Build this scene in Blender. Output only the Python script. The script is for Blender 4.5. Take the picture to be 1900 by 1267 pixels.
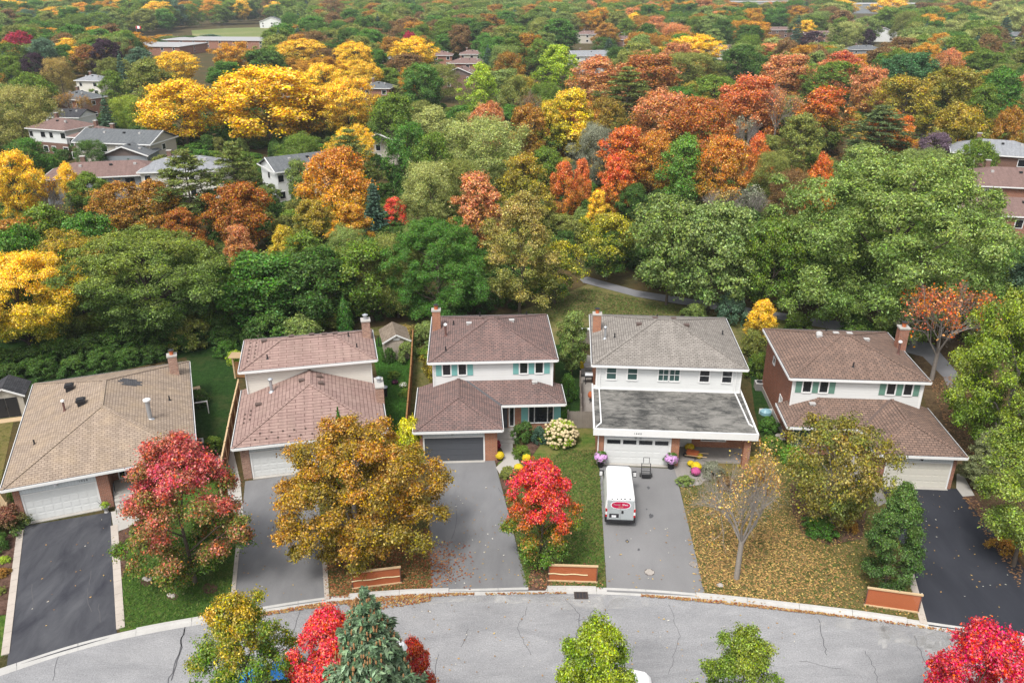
import bpy, bmesh, math, random
import numpy as np

for o in list(bpy.data.objects):
    bpy.data.objects.remove(o)
SC = bpy.context.scene
COL = SC.collection
R = math.radians

# ------------------------------------------------------------------ camera
F, CX, CY, VH, CAMH = 1520.0, 950.0, 633.5, -35.0, 34.0      # focal in photo pixels, horizon row, drone height
TH = math.atan((CY - VH) / F); CT, ST = math.cos(TH), math.sin(TH)
cam_d = bpy.data.cameras.new('camera'); cam = bpy.data.objects.new('camera', cam_d); COL.objects.link(cam)
cam.location = (0, 0, CAMH); cam.rotation_euler = (math.pi / 2 - TH, 0, 0)
cam_d.sensor_width = 36; cam_d.lens = F / 1900 * 36; cam_d.clip_start = 0.5; cam_d.clip_end = 8000
SC.camera = cam

# ------------------------------------------------------------------ sky, sun, exposure (overcast)
SUN_EL, SUN_AZ = 58.0, 205.0          # azimuth clockwise from +Y: light comes from behind the drone, a bit from the left
W = bpy.data.worlds.new('World'); SC.world = W; W.use_nodes = True
nt = W.node_tree; nt.nodes.clear()
sky = nt.nodes.new('ShaderNodeTexSky'); sky.sky_type = 'NISHITA'; sky.sun_disc = False
sky.sun_elevation = R(SUN_EL); sky.sun_rotation = R(SUN_AZ); sky.air_density = 1.0; sky.dust_density = 4.0; sky.ozone_density = 1.0
hs = nt.nodes.new('ShaderNodeHueSaturation'); hs.inputs['Saturation'].default_value = 0.25
bg = nt.nodes.new('ShaderNodeBackground'); bg.inputs['Strength'].default_value = 0.13
wo = nt.nodes.new('ShaderNodeOutputWorld')
nt.links.new(sky.outputs[0], hs.inputs['Color']); nt.links.new(hs.outputs[0], bg.inputs['Color']); nt.links.new(bg.outputs[0], wo.inputs['Surface'])
sl = bpy.data.lights.new('sun', 'SUN'); sl.energy = 1.5; sl.angle = R(13); sl.color = (1, 0.96, 0.9)
sun = bpy.data.objects.new('sun', sl); COL.objects.link(sun)
sun.rotation_euler = (R(90 - SUN_EL), 0, R(180 - SUN_AZ)); sun.location = (0, 0, 200)
SC.view_settings.view_transform = 'Standard'; SC.view_settings.look = 'None'
SC.view_settings.exposure = 1.0; SC.view_settings.gamma = 1.0
SC.cycles.max_bounces = 5; SC.cycles.diffuse_bounces = 3; SC.cycles.glossy_bounces = 2
SC.cycles.transmission_bounces = 4; SC.cycles.transparent_max_bounces = 8; SC.cycles.volume_bounces = 0
SC.cycles.sample_clamp_indirect = 6.0
SC.render.filter_size = 1.15; SC.cycles.use_denoising = True; SC.cycles.use_light_tree = False


def at(u, v, z=0.0):
    """photo pixel + height above ground -> place on the ground plan"""
    d = (CAMH - z) * F / (CT * (v - VH))
    return ((u - CX) / F * d, d * (CT - (v - CY) / F * ST), z)


def pix(x, y, z=0.0):
    h = CAMH - z; d = y * CT + h * ST; w = h * CT - y * ST
    return CX + F * x / d, CY + F * w / d, d


# ------------------------------------------------------------------ materials
MATS = {}


class NT:
    def __init__(s, name):
        m = bpy.data.materials.new(name); m.use_nodes = True; s.m = m; s.t = m.node_tree; s.t.nodes.clear()
        s.out = s.n('ShaderNodeOutputMaterial')
        MATS[name] = m

    def n(s, kind, **kw):
        nd = s.t.nodes.new(kind)
        for k, v in kw.items():
            if k.startswith('i_'):
                nd.inputs[k[2:].replace('_', ' ')].default_value = v
            else:
                setattr(nd, k, v)
        return nd

    def l(s, a, b):
        s.t.links.new(a, b)

    def val(s, x, sock):
        if isinstance(x, (int, float)):
            sock.default_value = x
        elif isinstance(x, tuple):
            sock.default_value = x if len(x) == 4 or sock.type == 'VECTOR' else (*x, 1)
        else:
            s.l(x, sock)

    def math(s, op, a, b=0.0, c=None, clamp=False):
        nd = s.n('ShaderNodeMath', operation=op, use_clamp=clamp)
        s.val(a, nd.inputs[0]); s.val(b, nd.inputs[1])
        if c is not None: s.val(c, nd.inputs[2])
        return nd.outputs[0]

    def mix(s, f, a, b, mode='MIX'):
        nd = s.n('ShaderNodeMix', data_type='RGBA', blend_type=mode)
        s.val(f, nd.inputs[0]); s.val(a, nd.inputs[6]); s.val(b, nd.inputs[7])
        return nd.outputs[2]

    def noise(s, co, scale, detail=4.0, rough=0.6, dist=0.0):
        nd = s.n('ShaderNodeTexNoise'); nd.inputs['Scale'].default_value = scale
        nd.inputs['Detail'].default_value = detail; nd.inputs['Roughness'].default_value = rough; nd.inputs['Distortion'].default_value = dist
        if co is not None: s.l(co, nd.inputs['Vector'])
        return nd.outputs['Fac']

    def ramp(s, f, lo, hi):
        nd = s.n('ShaderNodeMapRange'); s.val(f, nd.inputs[0]); nd.inputs[1].default_value = lo; nd.inputs[2].default_value = hi
        return nd.outputs[0]

    def bump(s, h, strength, dist=0.02):
        nd = s.n('ShaderNodeBump'); nd.inputs['Strength'].default_value = strength; nd.inputs['Distance'].default_value = dist
        s.l(h, nd.inputs['Height']); return nd.outputs[0]

    def pbr(s, col, rough=0.8, normal=None, metal=0.0, spec=0.3):
        p = s.n('ShaderNodeBsdfPrincipled'); s.val(col, p.inputs['Base Color']); s.val(rough, p.inputs['Roughness'])
        p.inputs['Metallic'].default_value = metal; p.inputs['Specular IOR Level'].default_value = spec
        if normal is not None: s.l(normal, p.inputs['Normal'])
        s.l(p.outputs[0], s.out.inputs['Surface']); return p

    def obj(s): return s.n('ShaderNodeTexCoord').outputs['Object']
    def pos(s): return s.n('ShaderNodeNewGeometry').outputs['Position']
    def uv(s): return s.n('ShaderNodeTexCoord').outputs['UV']


def mul(c, k): return tuple(min(1, x * k) for x in c[:3])


def plain(name, col, rough=0.6, metal=0.0, var=0.12, scale=3.0, spec=0.3):
    if name in MATS: return MATS[name]
    k = NT(name); f = k.noise(k.obj(), scale, 5)
    k.pbr(k.mix(f, mul(col, 1 - var), mul(col, 1 + var)), rough, None, metal, spec); return k.m


def shingle(name, a, b, c, row=0.16, wid=0.33, mort=0.012, stain=None):
    k = NT(name); uv = k.uv()
    br = k.n('ShaderNodeTexBrick'); k.l(uv, br.inputs['Vector']); br.inputs['Scale'].default_value = 1.0
    br.inputs['Brick Width'].default_value = wid; br.inputs['Row Height'].default_value = row; br.inputs['Mortar Size'].default_value = mort
    br.inputs['Mortar Smooth'].default_value = 0.4; br.inputs['Bias'].default_value = 0.0
    br.inputs['Color1'].default_value = (*a, 1); br.inputs['Color2'].default_value = (*b, 1); br.inputs['Mortar'].default_value = (*c, 1)
    n1 = k.noise(uv, 0.55, 5); n2 = k.noise(uv, 9.0, 3)
    col = k.mix(k.math('MULTIPLY', k.ramp(n1, 0.35, 0.8), .35), br.outputs[0], mul(a, 1.1), 'MIX') if stain is None else k.mix(k.math('MULTIPLY', k.ramp(n1, 0.45, 0.85), .55), br.outputs[0], (*stain, 1))
    col = k.mix(0.35, col, k.mix(n2, (0.35, 0.35, 0.35), (0.75, 0.75, 0.75)), 'OVERLAY')
    mp = k.n('ShaderNodeMapping'); k.l(uv, mp.inputs[0]); mp.inputs['Scale'].default_value = (2.2, .22, 1); n5 = k.noise(mp.outputs[0], 1.0, 5, .65)
    col = k.mix(0.4, col, k.mix(k.ramp(n5, .3, .7), (0.28, 0.28, 0.28), (0.7, 0.7, 0.7)), 'OVERLAY')
    k.pbr(col, 0.9, k.bump(br.outputs['Fac'], 0.5, -0.02), 0, 0.15); return k.m


def brickmat(name, a, b, mortar):
    k = NT(name); uv = k.uv()
    br = k.n('ShaderNodeTexBrick'); k.l(uv, br.inputs['Vector']); br.inputs['Scale'].default_value = 1.0
    br.inputs['Brick Width'].default_value = 0.23; br.inputs['Row Height'].default_value = 0.076; br.inputs['Mortar Size'].default_value = 0.008
    br.inputs['Color1'].default_value = (*a, 1); br.inputs['Color2'].default_value = (*b, 1); br.inputs['Mortar'].default_value = (*mortar, 1)
    n = k.noise(uv, 1.2, 6)
    k.pbr(k.mix(0.5, br.outputs[0], k.mix(n, (0.25, 0.25, 0.25), (0.75, 0.75, 0.75)), 'OVERLAY'), 0.9, k.bump(br.outputs['Fac'], 0.6, -0.01), 0, 0.15); return k.m


def siding(name, col, pitch=0.2, vertical=False):
    k = NT(name); uv = k.uv(); sp = k.n('ShaderNodeSeparateXYZ'); k.l(uv, sp.inputs[0])
    saw = k.math('FRACT', k.math('DIVIDE', sp.outputs[0 if vertical else 1], pitch))
    groove = k.math('LESS_THAN', saw, 0.1)
    n = k.noise(uv, 0.8, 5)
    c = k.mix(k.math('MULTIPLY', groove, 0.35), k.mix(n, mul(col, 0.93), mul(col, 1.05)), mul(col, 0.45))
    k.pbr(c, 0.6, k.bump(saw, 0.5, 0.02), 0, 0.3); return k.m


def asphalt(name, a, b, blotch=0.35, speck=0.4, scale=0.5):
    k = NT(name); p = k.pos()
    mp = k.n('ShaderNodeMapping'); k.l(p, mp.inputs[0]); mp.inputs['Scale'].default_value = (1.0, 0.35, 1)
    n1 = k.noise(mp.outputs[0], scale, 6, 0.65, 0.6); n2 = k.noise(p, 26, 3, 0.7); n3 = k.noise(p, 0.13, 3)
    c = k.mix(k.ramp(n1, 0.5 - blotch, 0.5 + blotch), a, b)
    c = k.mix(speck, c, k.mix(n2, (0.15, 0.15, 0.15), (0.85, 0.85, 0.85)), 'OVERLAY')
    c = k.mix(0.3, c, k.mix(k.ramp(n3, .3, .7), (0.3, 0.3, 0.3), (0.7, 0.7, 0.7)), 'OVERLAY')
    k.pbr(c, 0.85, k.bump(n2, 0.25, 0.01), 0, 0.25); return k.m


def grass(name, a, b, dry, dryness=0.5, scale=0.35):
    k = NT(name); p = k.pos()
    n1 = k.noise(p, scale, 6, 0.65, 0.4); n2 = k.noise(p, 14, 4, 0.75); n3 = k.noise(p, 2.2, 5, 0.7); n4 = k.noise(p, 6.5, 3, .7)
    c = k.mix(k.ramp(k.math('ADD', k.math('MULTIPLY', k.math('ADD', n2, n4), .35), k.math('MULTIPLY', n3, .3)), 0.40, 0.60), mul(a, .7), mul(b, 1.15))
    c = k.mix(k.math('MULTIPLY', k.ramp(k.math('ADD', k.math('MULTIPLY', n1, 0.65), k.math('MULTIPLY', n3, 0.35)), 0.62 - 0.3 * dryness, 0.78 - 0.3 * dryness), 0.85, clamp=True), c, dry)
    k.pbr(c, 0.95, k.bump(k.math('ADD', n2, n3), 0.9, 0.06), 0, 0.1); return k.m


# ground and paving
k = NT('road_asphalt'); p = k.pos(); mp = k.n('ShaderNodeMapping'); k.l(p, mp.inputs[0]); mp.inputs['Scale'].default_value = (0.5, 1.3, 1)
n1 = k.noise(mp.outputs[0], .5, 6, .68, .7); n2 = k.noise(p, 13, 4, .8); n3 = k.noise(p, .11, 3); n4 = k.noise(p, 2.6, 5, .75)
c = k.mix(k.ramp(n1, .3, .72), (.185, .186, .192), (.275, .275, .28)); c = k.mix(k.math('MULTIPLY', k.ramp(n4, .52, .75), .4), c, (.33, .33, .325))
c = k.mix(.75, c, k.mix(k.ramp(n2, .25, .75), (.2, .2, .2), (.8, .8, .8)), 'OVERLAY'); c = k.mix(.35, c, k.mix(k.ramp(n3, .3, .7), (.3, .3, .3), (.7, .7, .7)), 'OVERLAY')
k.pbr(c, .85, k.bump(n2, .3, .01), 0, .25)
asphalt('drive_worn_black', (0.025, 0.026, 0.034), (0.075, 0.077, 0.085), 0.22, 0.3, 0.75)
asphalt('drive_grey', (0.125, 0.125, 0.13), (0.19, 0.19, 0.192), 0.3, 0.3, 0.6)
asphalt('drive_pale_grey', (0.155, 0.153, 0.155), (0.2, 0.198, 0.198), 0.35, 0.3, 0.5)
asphalt('drive_fresh_black', (0.016, 0.018, 0.025), (0.034, 0.036, 0.045), 0.3, 0.25, 0.5)
asphalt('path_asphalt', (0.14, 0.14, 0.15), (0.2, 0.2, 0.21), 0.3, 0.3)
asphalt('concrete', (0.3, 0.285, 0.26), (0.42, 0.4, 0.37), 0.35, 0.3, 0.9)
asphalt('kerb_concrete', (0.33, 0.325, 0.31), (0.46, 0.45, 0.43), 0.35, 0.35, 1.2)
asphalt('edging_concrete', (0.33, 0.29, 0.25), (0.45, 0.4, 0.35), 0.35, 0.35, 1.5)
asphalt('aggregate', (0.2, 0.185, 0.17), (0.29, 0.27, 0.25), 0.35, 0.6, 1.5)
asphalt('pale_dust', (0.4, 0.39, 0.37), (0.55, 0.54, 0.52), 0.4, 0.3, 1.2)
grass('lawn_deep', (0.036, 0.08, 0.012), (0.075, 0.14, 0.022), (0.13, 0.125, 0.04), 0.4)
grass('lawn_lush', (0.024, 0.065, 0.009), (0.045, 0.11, 0.014), (0.08, 0.11, 0.03), 0.25)
grass('lawn_mixed', (0.045, 0.088, 0.014), (0.095, 0.155, 0.028), (0.17, 0.14, 0.05), 0.6)
grass('lawn_dry', (0.07, 0.078, 0.02), (0.135, 0.13, 0.036), (0.19, 0.14, 0.06), 0.6)
grass('lawn_dull', (0.06, 0.075, 0.02), (0.115, 0.125, 0.034), (0.17, 0.14, 0.06), 0.65)
grass('lawn_shade', (0.012, 0.035, 0.008), (0.025, 0.06, 0.012), (0.05, 0.055, 0.02), 0.4)  # dark green lawn; also carries the painted tree shade behind the bungalow
grass('forest_floor', (0.035, 0.04, 0.015), (0.075, 0.065, 0.026), (0.1, 0.065, 0.028), 0.6, 0.12)
grass('leafy_dirt', (0.05, 0.033, 0.02), (0.1, 0.066, 0.035), (0.14, 0.1, 0.05), 0.5, 0.3)
grass('mulch', (0.055, 0.03, 0.022), (0.12, 0.07, 0.05), (0.15, 0.09, 0.07), 0.4, 1.0)
grass('field_grass', (0.11, 0.15, 0.04), (0.17, 0.2, 0.07), (0.25, 0.23, 0.11), 0.5, 0.02)
# roofs
shingle('roof_tan', (0.3, 0.238, 0.185), (0.235, 0.184, 0.143), (0.13, 0.098, 0.076), 0.2, 0.36, 0.022, (0.35, 0.262, 0.165))
shingle('roof_pink_tile', (0.275, 0.19, 0.165), (0.235, 0.158, 0.138), (0.085, 0.046, 0.042), 0.31, 1.3, 0.024, (0.27, 0.2, 0.165))
shingle('roof_plum', (0.195, 0.125, 0.11), (0.125, 0.093, 0.086), (0.05, 0.037, 0.036), 0.2, 0.34, 0.026)
shingle('roof_taupe', (0.25, 0.228, 0.205), (0.18, 0.163, 0.145), (0.08, 0.072, 0.064), 0.2, 0.34, 0.026)
shingle('roof_brown', (0.205, 0.135, 0.105), (0.135, 0.095, 0.078), (0.05, 0.036, 0.03), 0.22, 0.36, 0.03)
shingle('roof_shed', (0.21, 0.17, 0.13), (0.15, 0.12, 0.092), (0.08, 0.06, 0.05))
shingle('roof_slate', (0.1, 0.108, 0.115), (0.14, 0.148, 0.152), (0.05, 0.055, 0.06))
shingle('roof_black', (0.035, 0.036, 0.04), (0.06, 0.06, 0.066), (0.02, 0.02, 0.02))
shingle('roof_greyblue', (0.2, 0.21, 0.225), (0.26, 0.268, 0.28), (0.12, 0.12, 0.13))
shingle('roof_mauve', (0.19, 0.125, 0.11), (0.15, 0.1, 0.09), (0.08, 0.055, 0.05))
shingle('patch_black', (0.06, 0.06, 0.065), (0.09, 0.09, 0.095), (0.03, 0.03, 0.03))
k = NT('roof_gravel'); p = k.obj()
mp = k.n('ShaderNodeMapping'); k.l(p, mp.inputs[0]); mp.inputs['Scale'].default_value = (0.55, 1.1, 1)
n1 = k.noise(mp.outputs[0], 1.7, 10, 0.8, .5); n2 = k.noise(p, 22, 4, 0.7); n3 = k.noise(p, 0.35, 3)
c = k.mix(k.ramp(k.math('ADD', n1, k.math('MULTIPLY', n3, 0.5)), 0.64, 0.86), (0.05, 0.05, 0.048), (0.2, 0.192, 0.176))
c = k.mix(0.5, c, k.mix(n2, (0.15, 0.15, 0.15), (0.85, 0.85, 0.85)), 'OVERLAY'); k.pbr(c, 0.95, k.bump(n2, 0.6, 0.03), 0, 0.1)
# walls
brickmat('brick_red', (0.3, 0.105, 0.055), (0.21, 0.075, 0.042), (0.34, 0.29, 0.25))
brickmat('brick_orange', (0.36, 0.135, 0.06), (0.27, 0.095, 0.045), (0.36, 0.3, 0.25))
brickmat('brick_mixed', (0.36, 0.2, 0.14), (0.2, 0.09, 0.06), (0.4, 0.35, 0.3))
brickmat('brick_brown', (0.17, 0.085, 0.06), (0.13, 0.065, 0.048), (0.22, 0.18, 0.15))
siding('siding_white', (0.62, 0.63, 0.62), 0.24); siding('siding_cream', (0.6, 0.58, 0.52), 0.22)
siding('panel_white', (0.56, 0.6, 0.62), 0.2, True); siding('siding_grey', (0.22, 0.24, 0.26), 0.2)
siding('siding_beige', (0.42, 0.39, 0.33), 0.2); siding('shed_beige', (0.36, 0.31, 0.26), 0.25, True); siding('gable_brown', (0.13, 0.1, 0.09), 0.2, True)
plain('white_paint', (0.66, 0.66, 0.65), 0.5, var=0.05); plain('cream_paint', (0.53, 0.51, 0.45), 0.5, var=0.04)
plain('door_white', (0.58, 0.59, 0.58), 0.5, var=0.04); plain('door_grey', (0.07, 0.075, 0.085), 0.5, var=0.1)
plain('teal_paint', (0.16, 0.36, 0.34), 0.6); plain('green_paint', (0.12, 0.23, 0.18), 0.6)
plain('glass_dark', (0.015, 0.017, 0.02), 0.12, var=0.3, scale=1.5, spec=0.6); plain('glass_green', (0.035, 0.075, 0.07), 0.12, var=0.3, scale=1.5, spec=0.6)
plain('black_plastic', (0.02, 0.02, 0.022), 0.5); plain('vent_brown', (0.1, 0.07, 0.06), 0.6); plain('vent_grey', (0.38, 0.37, 0.36), 0.5)
plain('galvanized', (0.42, 0.44, 0.46), 0.4, 0.6); plain('flue_brown', (0.12, 0.06, 0.05), 0.6)
plain('cast_iron', (0.07, 0.055, 0.05), 0.7, 0.3); plain('dark_metal', (0.03, 0.03, 0.033), 0.5, 0.3)
plain('fence_brown', (0.25, 0.125, 0.05), 0.85, var=0.25, scale=2); plain('fence_brown_dark', (0.16, 0.078, 0.034), 0.85, var=0.25, scale=2)
plain('fence_grey', (0.2, 0.175, 0.15), 0.9, var=0.3, scale=2); plain('lumber', (0.5, 0.36, 0.21), 0.8, var=0.1)
plain('pale_wood', (0.45, 0.33, 0.2), 0.8, var=0.15); plain('tape_yellow', (0.75, 0.66, 0.4), 0.6)
plain('terracotta', (0.4, 0.11, 0.04), 0.7); plain('black_pot', (0.015, 0.015, 0.018), 0.5); plain('grey_pot', (0.3, 0.29, 0.28), 0.6)
plain('van_white', (0.85, 0.85, 0.85), 0.25, var=0.01, spec=0.5); plain('van_grey', (0.36, 0.39, 0.4), 0.3, var=0.04, spec=0.5)
plain('decal_red', (0.42, 0.01, 0.06), 0.4); plain('light_red', (0.4, 0.01, 0.012), 0.2, spec=0.6); plain('lens_white', (0.7, 0.7, 0.7), 0.15, spec=0.6)
plain('rubber', (0.02, 0.02, 0.02), 0.8); plain('car_blue', (0.02, 0.2, 0.55), 0.25, var=0.03, spec=0.5); plain('car_black', (0.02, 0.02, 0.025), 0.25, spec=0.5)
plain('car_white', (0.82, 0.82, 0.82), 0.25, var=0.01, spec=0.5); plain('yellow_plastic', (0.65, 0.5, 0.02), 0.5); plain('stone', (0.33, 0.3, 0.27), 0.9, var=0.3, scale=6)
plain('ink', (0.03, 0.03, 0.035), 0.6); plain('plate_white', (0.72, 0.73, 0.76), 0.5); plain('blue_plastic', (0.2, 0.36, 0.42), 0.4)
plain('bark', (0.1, 0.08, 0.062), 0.95, var=0.35, scale=6); plain('bark_grey', (0.24, 0.215, 0.19), 0.95, var=0.3, scale=6); plain('bark_dark', (0.045, 0.035, 0.03), 0.95, var=0.35, scale=6)
plain('crack_tar', (0.075, 0.075, 0.08), 0.9); plain('flat_roof_white', (0.3, 0.3, 0.3), 0.8); plain('flag_red', (0.5, 0.03, 0.03), 0.6); plain('flag_white', (0.8, 0.8, 0.8), 0.6)
plain('petal_yellow', (0.55, 0.4, 0.01), 0.6, var=0.2, scale=9); plain('petal_purple', (0.5, 0.27, 0.52), 0.6, var=0.2, scale=9); plain('petal_pink', (0.4, 0.07, 0.2), 0.6)
plain('petal_cream', (0.5, 0.41, 0.24), 0.8, var=0.3, scale=4); plain('petal_white', (0.7, 0.7, 0.65), 0.7); plain('gutter_dark', (0.08, 0.08, 0.085), 0.6)
# orange debris netting: woven threads with see-through gaps
k = NT('orange_netting'); uv = k.uv(); sp = k.n('ShaderNodeSeparateXYZ'); k.l(uv, sp.inputs[0])
gx = k.math('LESS_THAN', k.math('FRACT', k.math('MULTIPLY', sp.outputs[0], 22)), 0.45); gy = k.math('LESS_THAN', k.math('FRACT', k.math('MULTIPLY', sp.outputs[1], 22)), 0.45)
d = k.n('ShaderNodeBsdfPrincipled'); d.inputs['Base Color'].default_value = (0.36, 0.1, 0.035, 1); d.inputs['Roughness'].default_value = 0.8
tr = k.n('ShaderNodeBsdfTransparent'); ms = k.n('ShaderNodeMixShader'); k.l(k.math('MAXIMUM', gx, gy), ms.inputs[0]); k.l(tr.outputs[0], ms.inputs[1]); k.l(d.outputs[0], ms.inputs[2]); k.l(ms.outputs[0], k.out.inputs['Surface'])
# leaves: each tree carries its own two leaf colours (c1 low and inner, c2 high and outer) and how they blend
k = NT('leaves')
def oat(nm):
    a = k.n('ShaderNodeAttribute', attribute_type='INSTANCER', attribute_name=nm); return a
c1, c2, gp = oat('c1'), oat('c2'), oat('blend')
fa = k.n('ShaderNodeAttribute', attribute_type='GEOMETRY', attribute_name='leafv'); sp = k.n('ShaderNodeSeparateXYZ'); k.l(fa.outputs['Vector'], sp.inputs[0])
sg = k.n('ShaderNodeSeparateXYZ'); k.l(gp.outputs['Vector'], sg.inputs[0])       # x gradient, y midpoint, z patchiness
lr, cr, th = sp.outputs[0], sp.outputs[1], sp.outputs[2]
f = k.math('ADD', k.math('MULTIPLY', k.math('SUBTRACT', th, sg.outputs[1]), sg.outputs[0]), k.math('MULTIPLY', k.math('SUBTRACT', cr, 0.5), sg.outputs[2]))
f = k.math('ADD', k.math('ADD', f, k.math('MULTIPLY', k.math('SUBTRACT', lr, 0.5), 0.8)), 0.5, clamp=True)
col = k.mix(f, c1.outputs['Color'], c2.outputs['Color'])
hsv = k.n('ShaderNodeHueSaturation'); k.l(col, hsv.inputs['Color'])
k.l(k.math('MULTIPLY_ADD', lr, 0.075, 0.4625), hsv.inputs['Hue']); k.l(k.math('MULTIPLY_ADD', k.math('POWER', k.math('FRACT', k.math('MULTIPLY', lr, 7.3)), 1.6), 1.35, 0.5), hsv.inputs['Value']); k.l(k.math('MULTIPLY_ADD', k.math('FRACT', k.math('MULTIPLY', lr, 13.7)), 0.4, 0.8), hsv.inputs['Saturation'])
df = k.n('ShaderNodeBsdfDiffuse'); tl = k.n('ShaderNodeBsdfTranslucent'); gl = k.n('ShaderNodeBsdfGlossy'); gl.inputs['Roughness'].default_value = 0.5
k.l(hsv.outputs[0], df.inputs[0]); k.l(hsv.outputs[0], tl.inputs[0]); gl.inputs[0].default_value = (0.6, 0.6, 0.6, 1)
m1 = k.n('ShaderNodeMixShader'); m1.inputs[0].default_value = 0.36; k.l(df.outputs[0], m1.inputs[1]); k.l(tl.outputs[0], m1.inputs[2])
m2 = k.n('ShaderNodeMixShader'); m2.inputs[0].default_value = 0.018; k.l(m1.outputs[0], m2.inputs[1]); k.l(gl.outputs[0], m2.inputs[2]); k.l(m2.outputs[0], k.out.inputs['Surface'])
# fallen leaves: colour per leaf
k = NT('fallen_leaf'); a = k.n('ShaderNodeAttribute', attribute_type='GEOMETRY', attribute_name='lcol'); k.pbr(a.outputs['Color'], 0.8, None, 0, 0.15)
M = MATS


# ------------------------------------------------------------------ mesh building
def uv_metric(me):
    """UVs in metres: along the wall or eave and up the wall or slope"""
    n = len(me.polygons)
    if n == 0: return
    uvl = me.uv_layers.new(name='UVMap')
    co = np.empty(len(me.vertices) * 3, np.float32); me.vertices.foreach_get('co', co); co = co.reshape(-1, 3)
    nr = np.empty(n * 3, np.float32); me.polygons.foreach_get('normal', nr); nr = nr.reshape(-1, 3)
    li = np.empty(len(me.loops), np.int32); me.loops.foreach_get('vertex_index', li)
    ls = np.empty(n, np.int32); me.polygons.foreach_get('loop_start', ls); lt = np.empty(n, np.int32); me.polygons.foreach_get('loop_total', lt)
    fi = np.repeat(np.arange(n), lt)
    t = np.stack([-nr[:, 1], nr[:, 0], np.zeros(n, np.float32)], 1); ln = np.linalg.norm(t, axis=1)
    flat = ln < 0.05; t[flat] = (1, 0, 0); ln[flat] = 1; t /= ln[:, None]
    b = np.cross(nr, t)
    p = co[li]; uvv = np.stack([(p * t[fi]).sum(1), (p * b[fi]).sum(1)], 1).astype(np.float32)
    uvl.data.foreach_set('uv', uvv.ravel())


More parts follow.
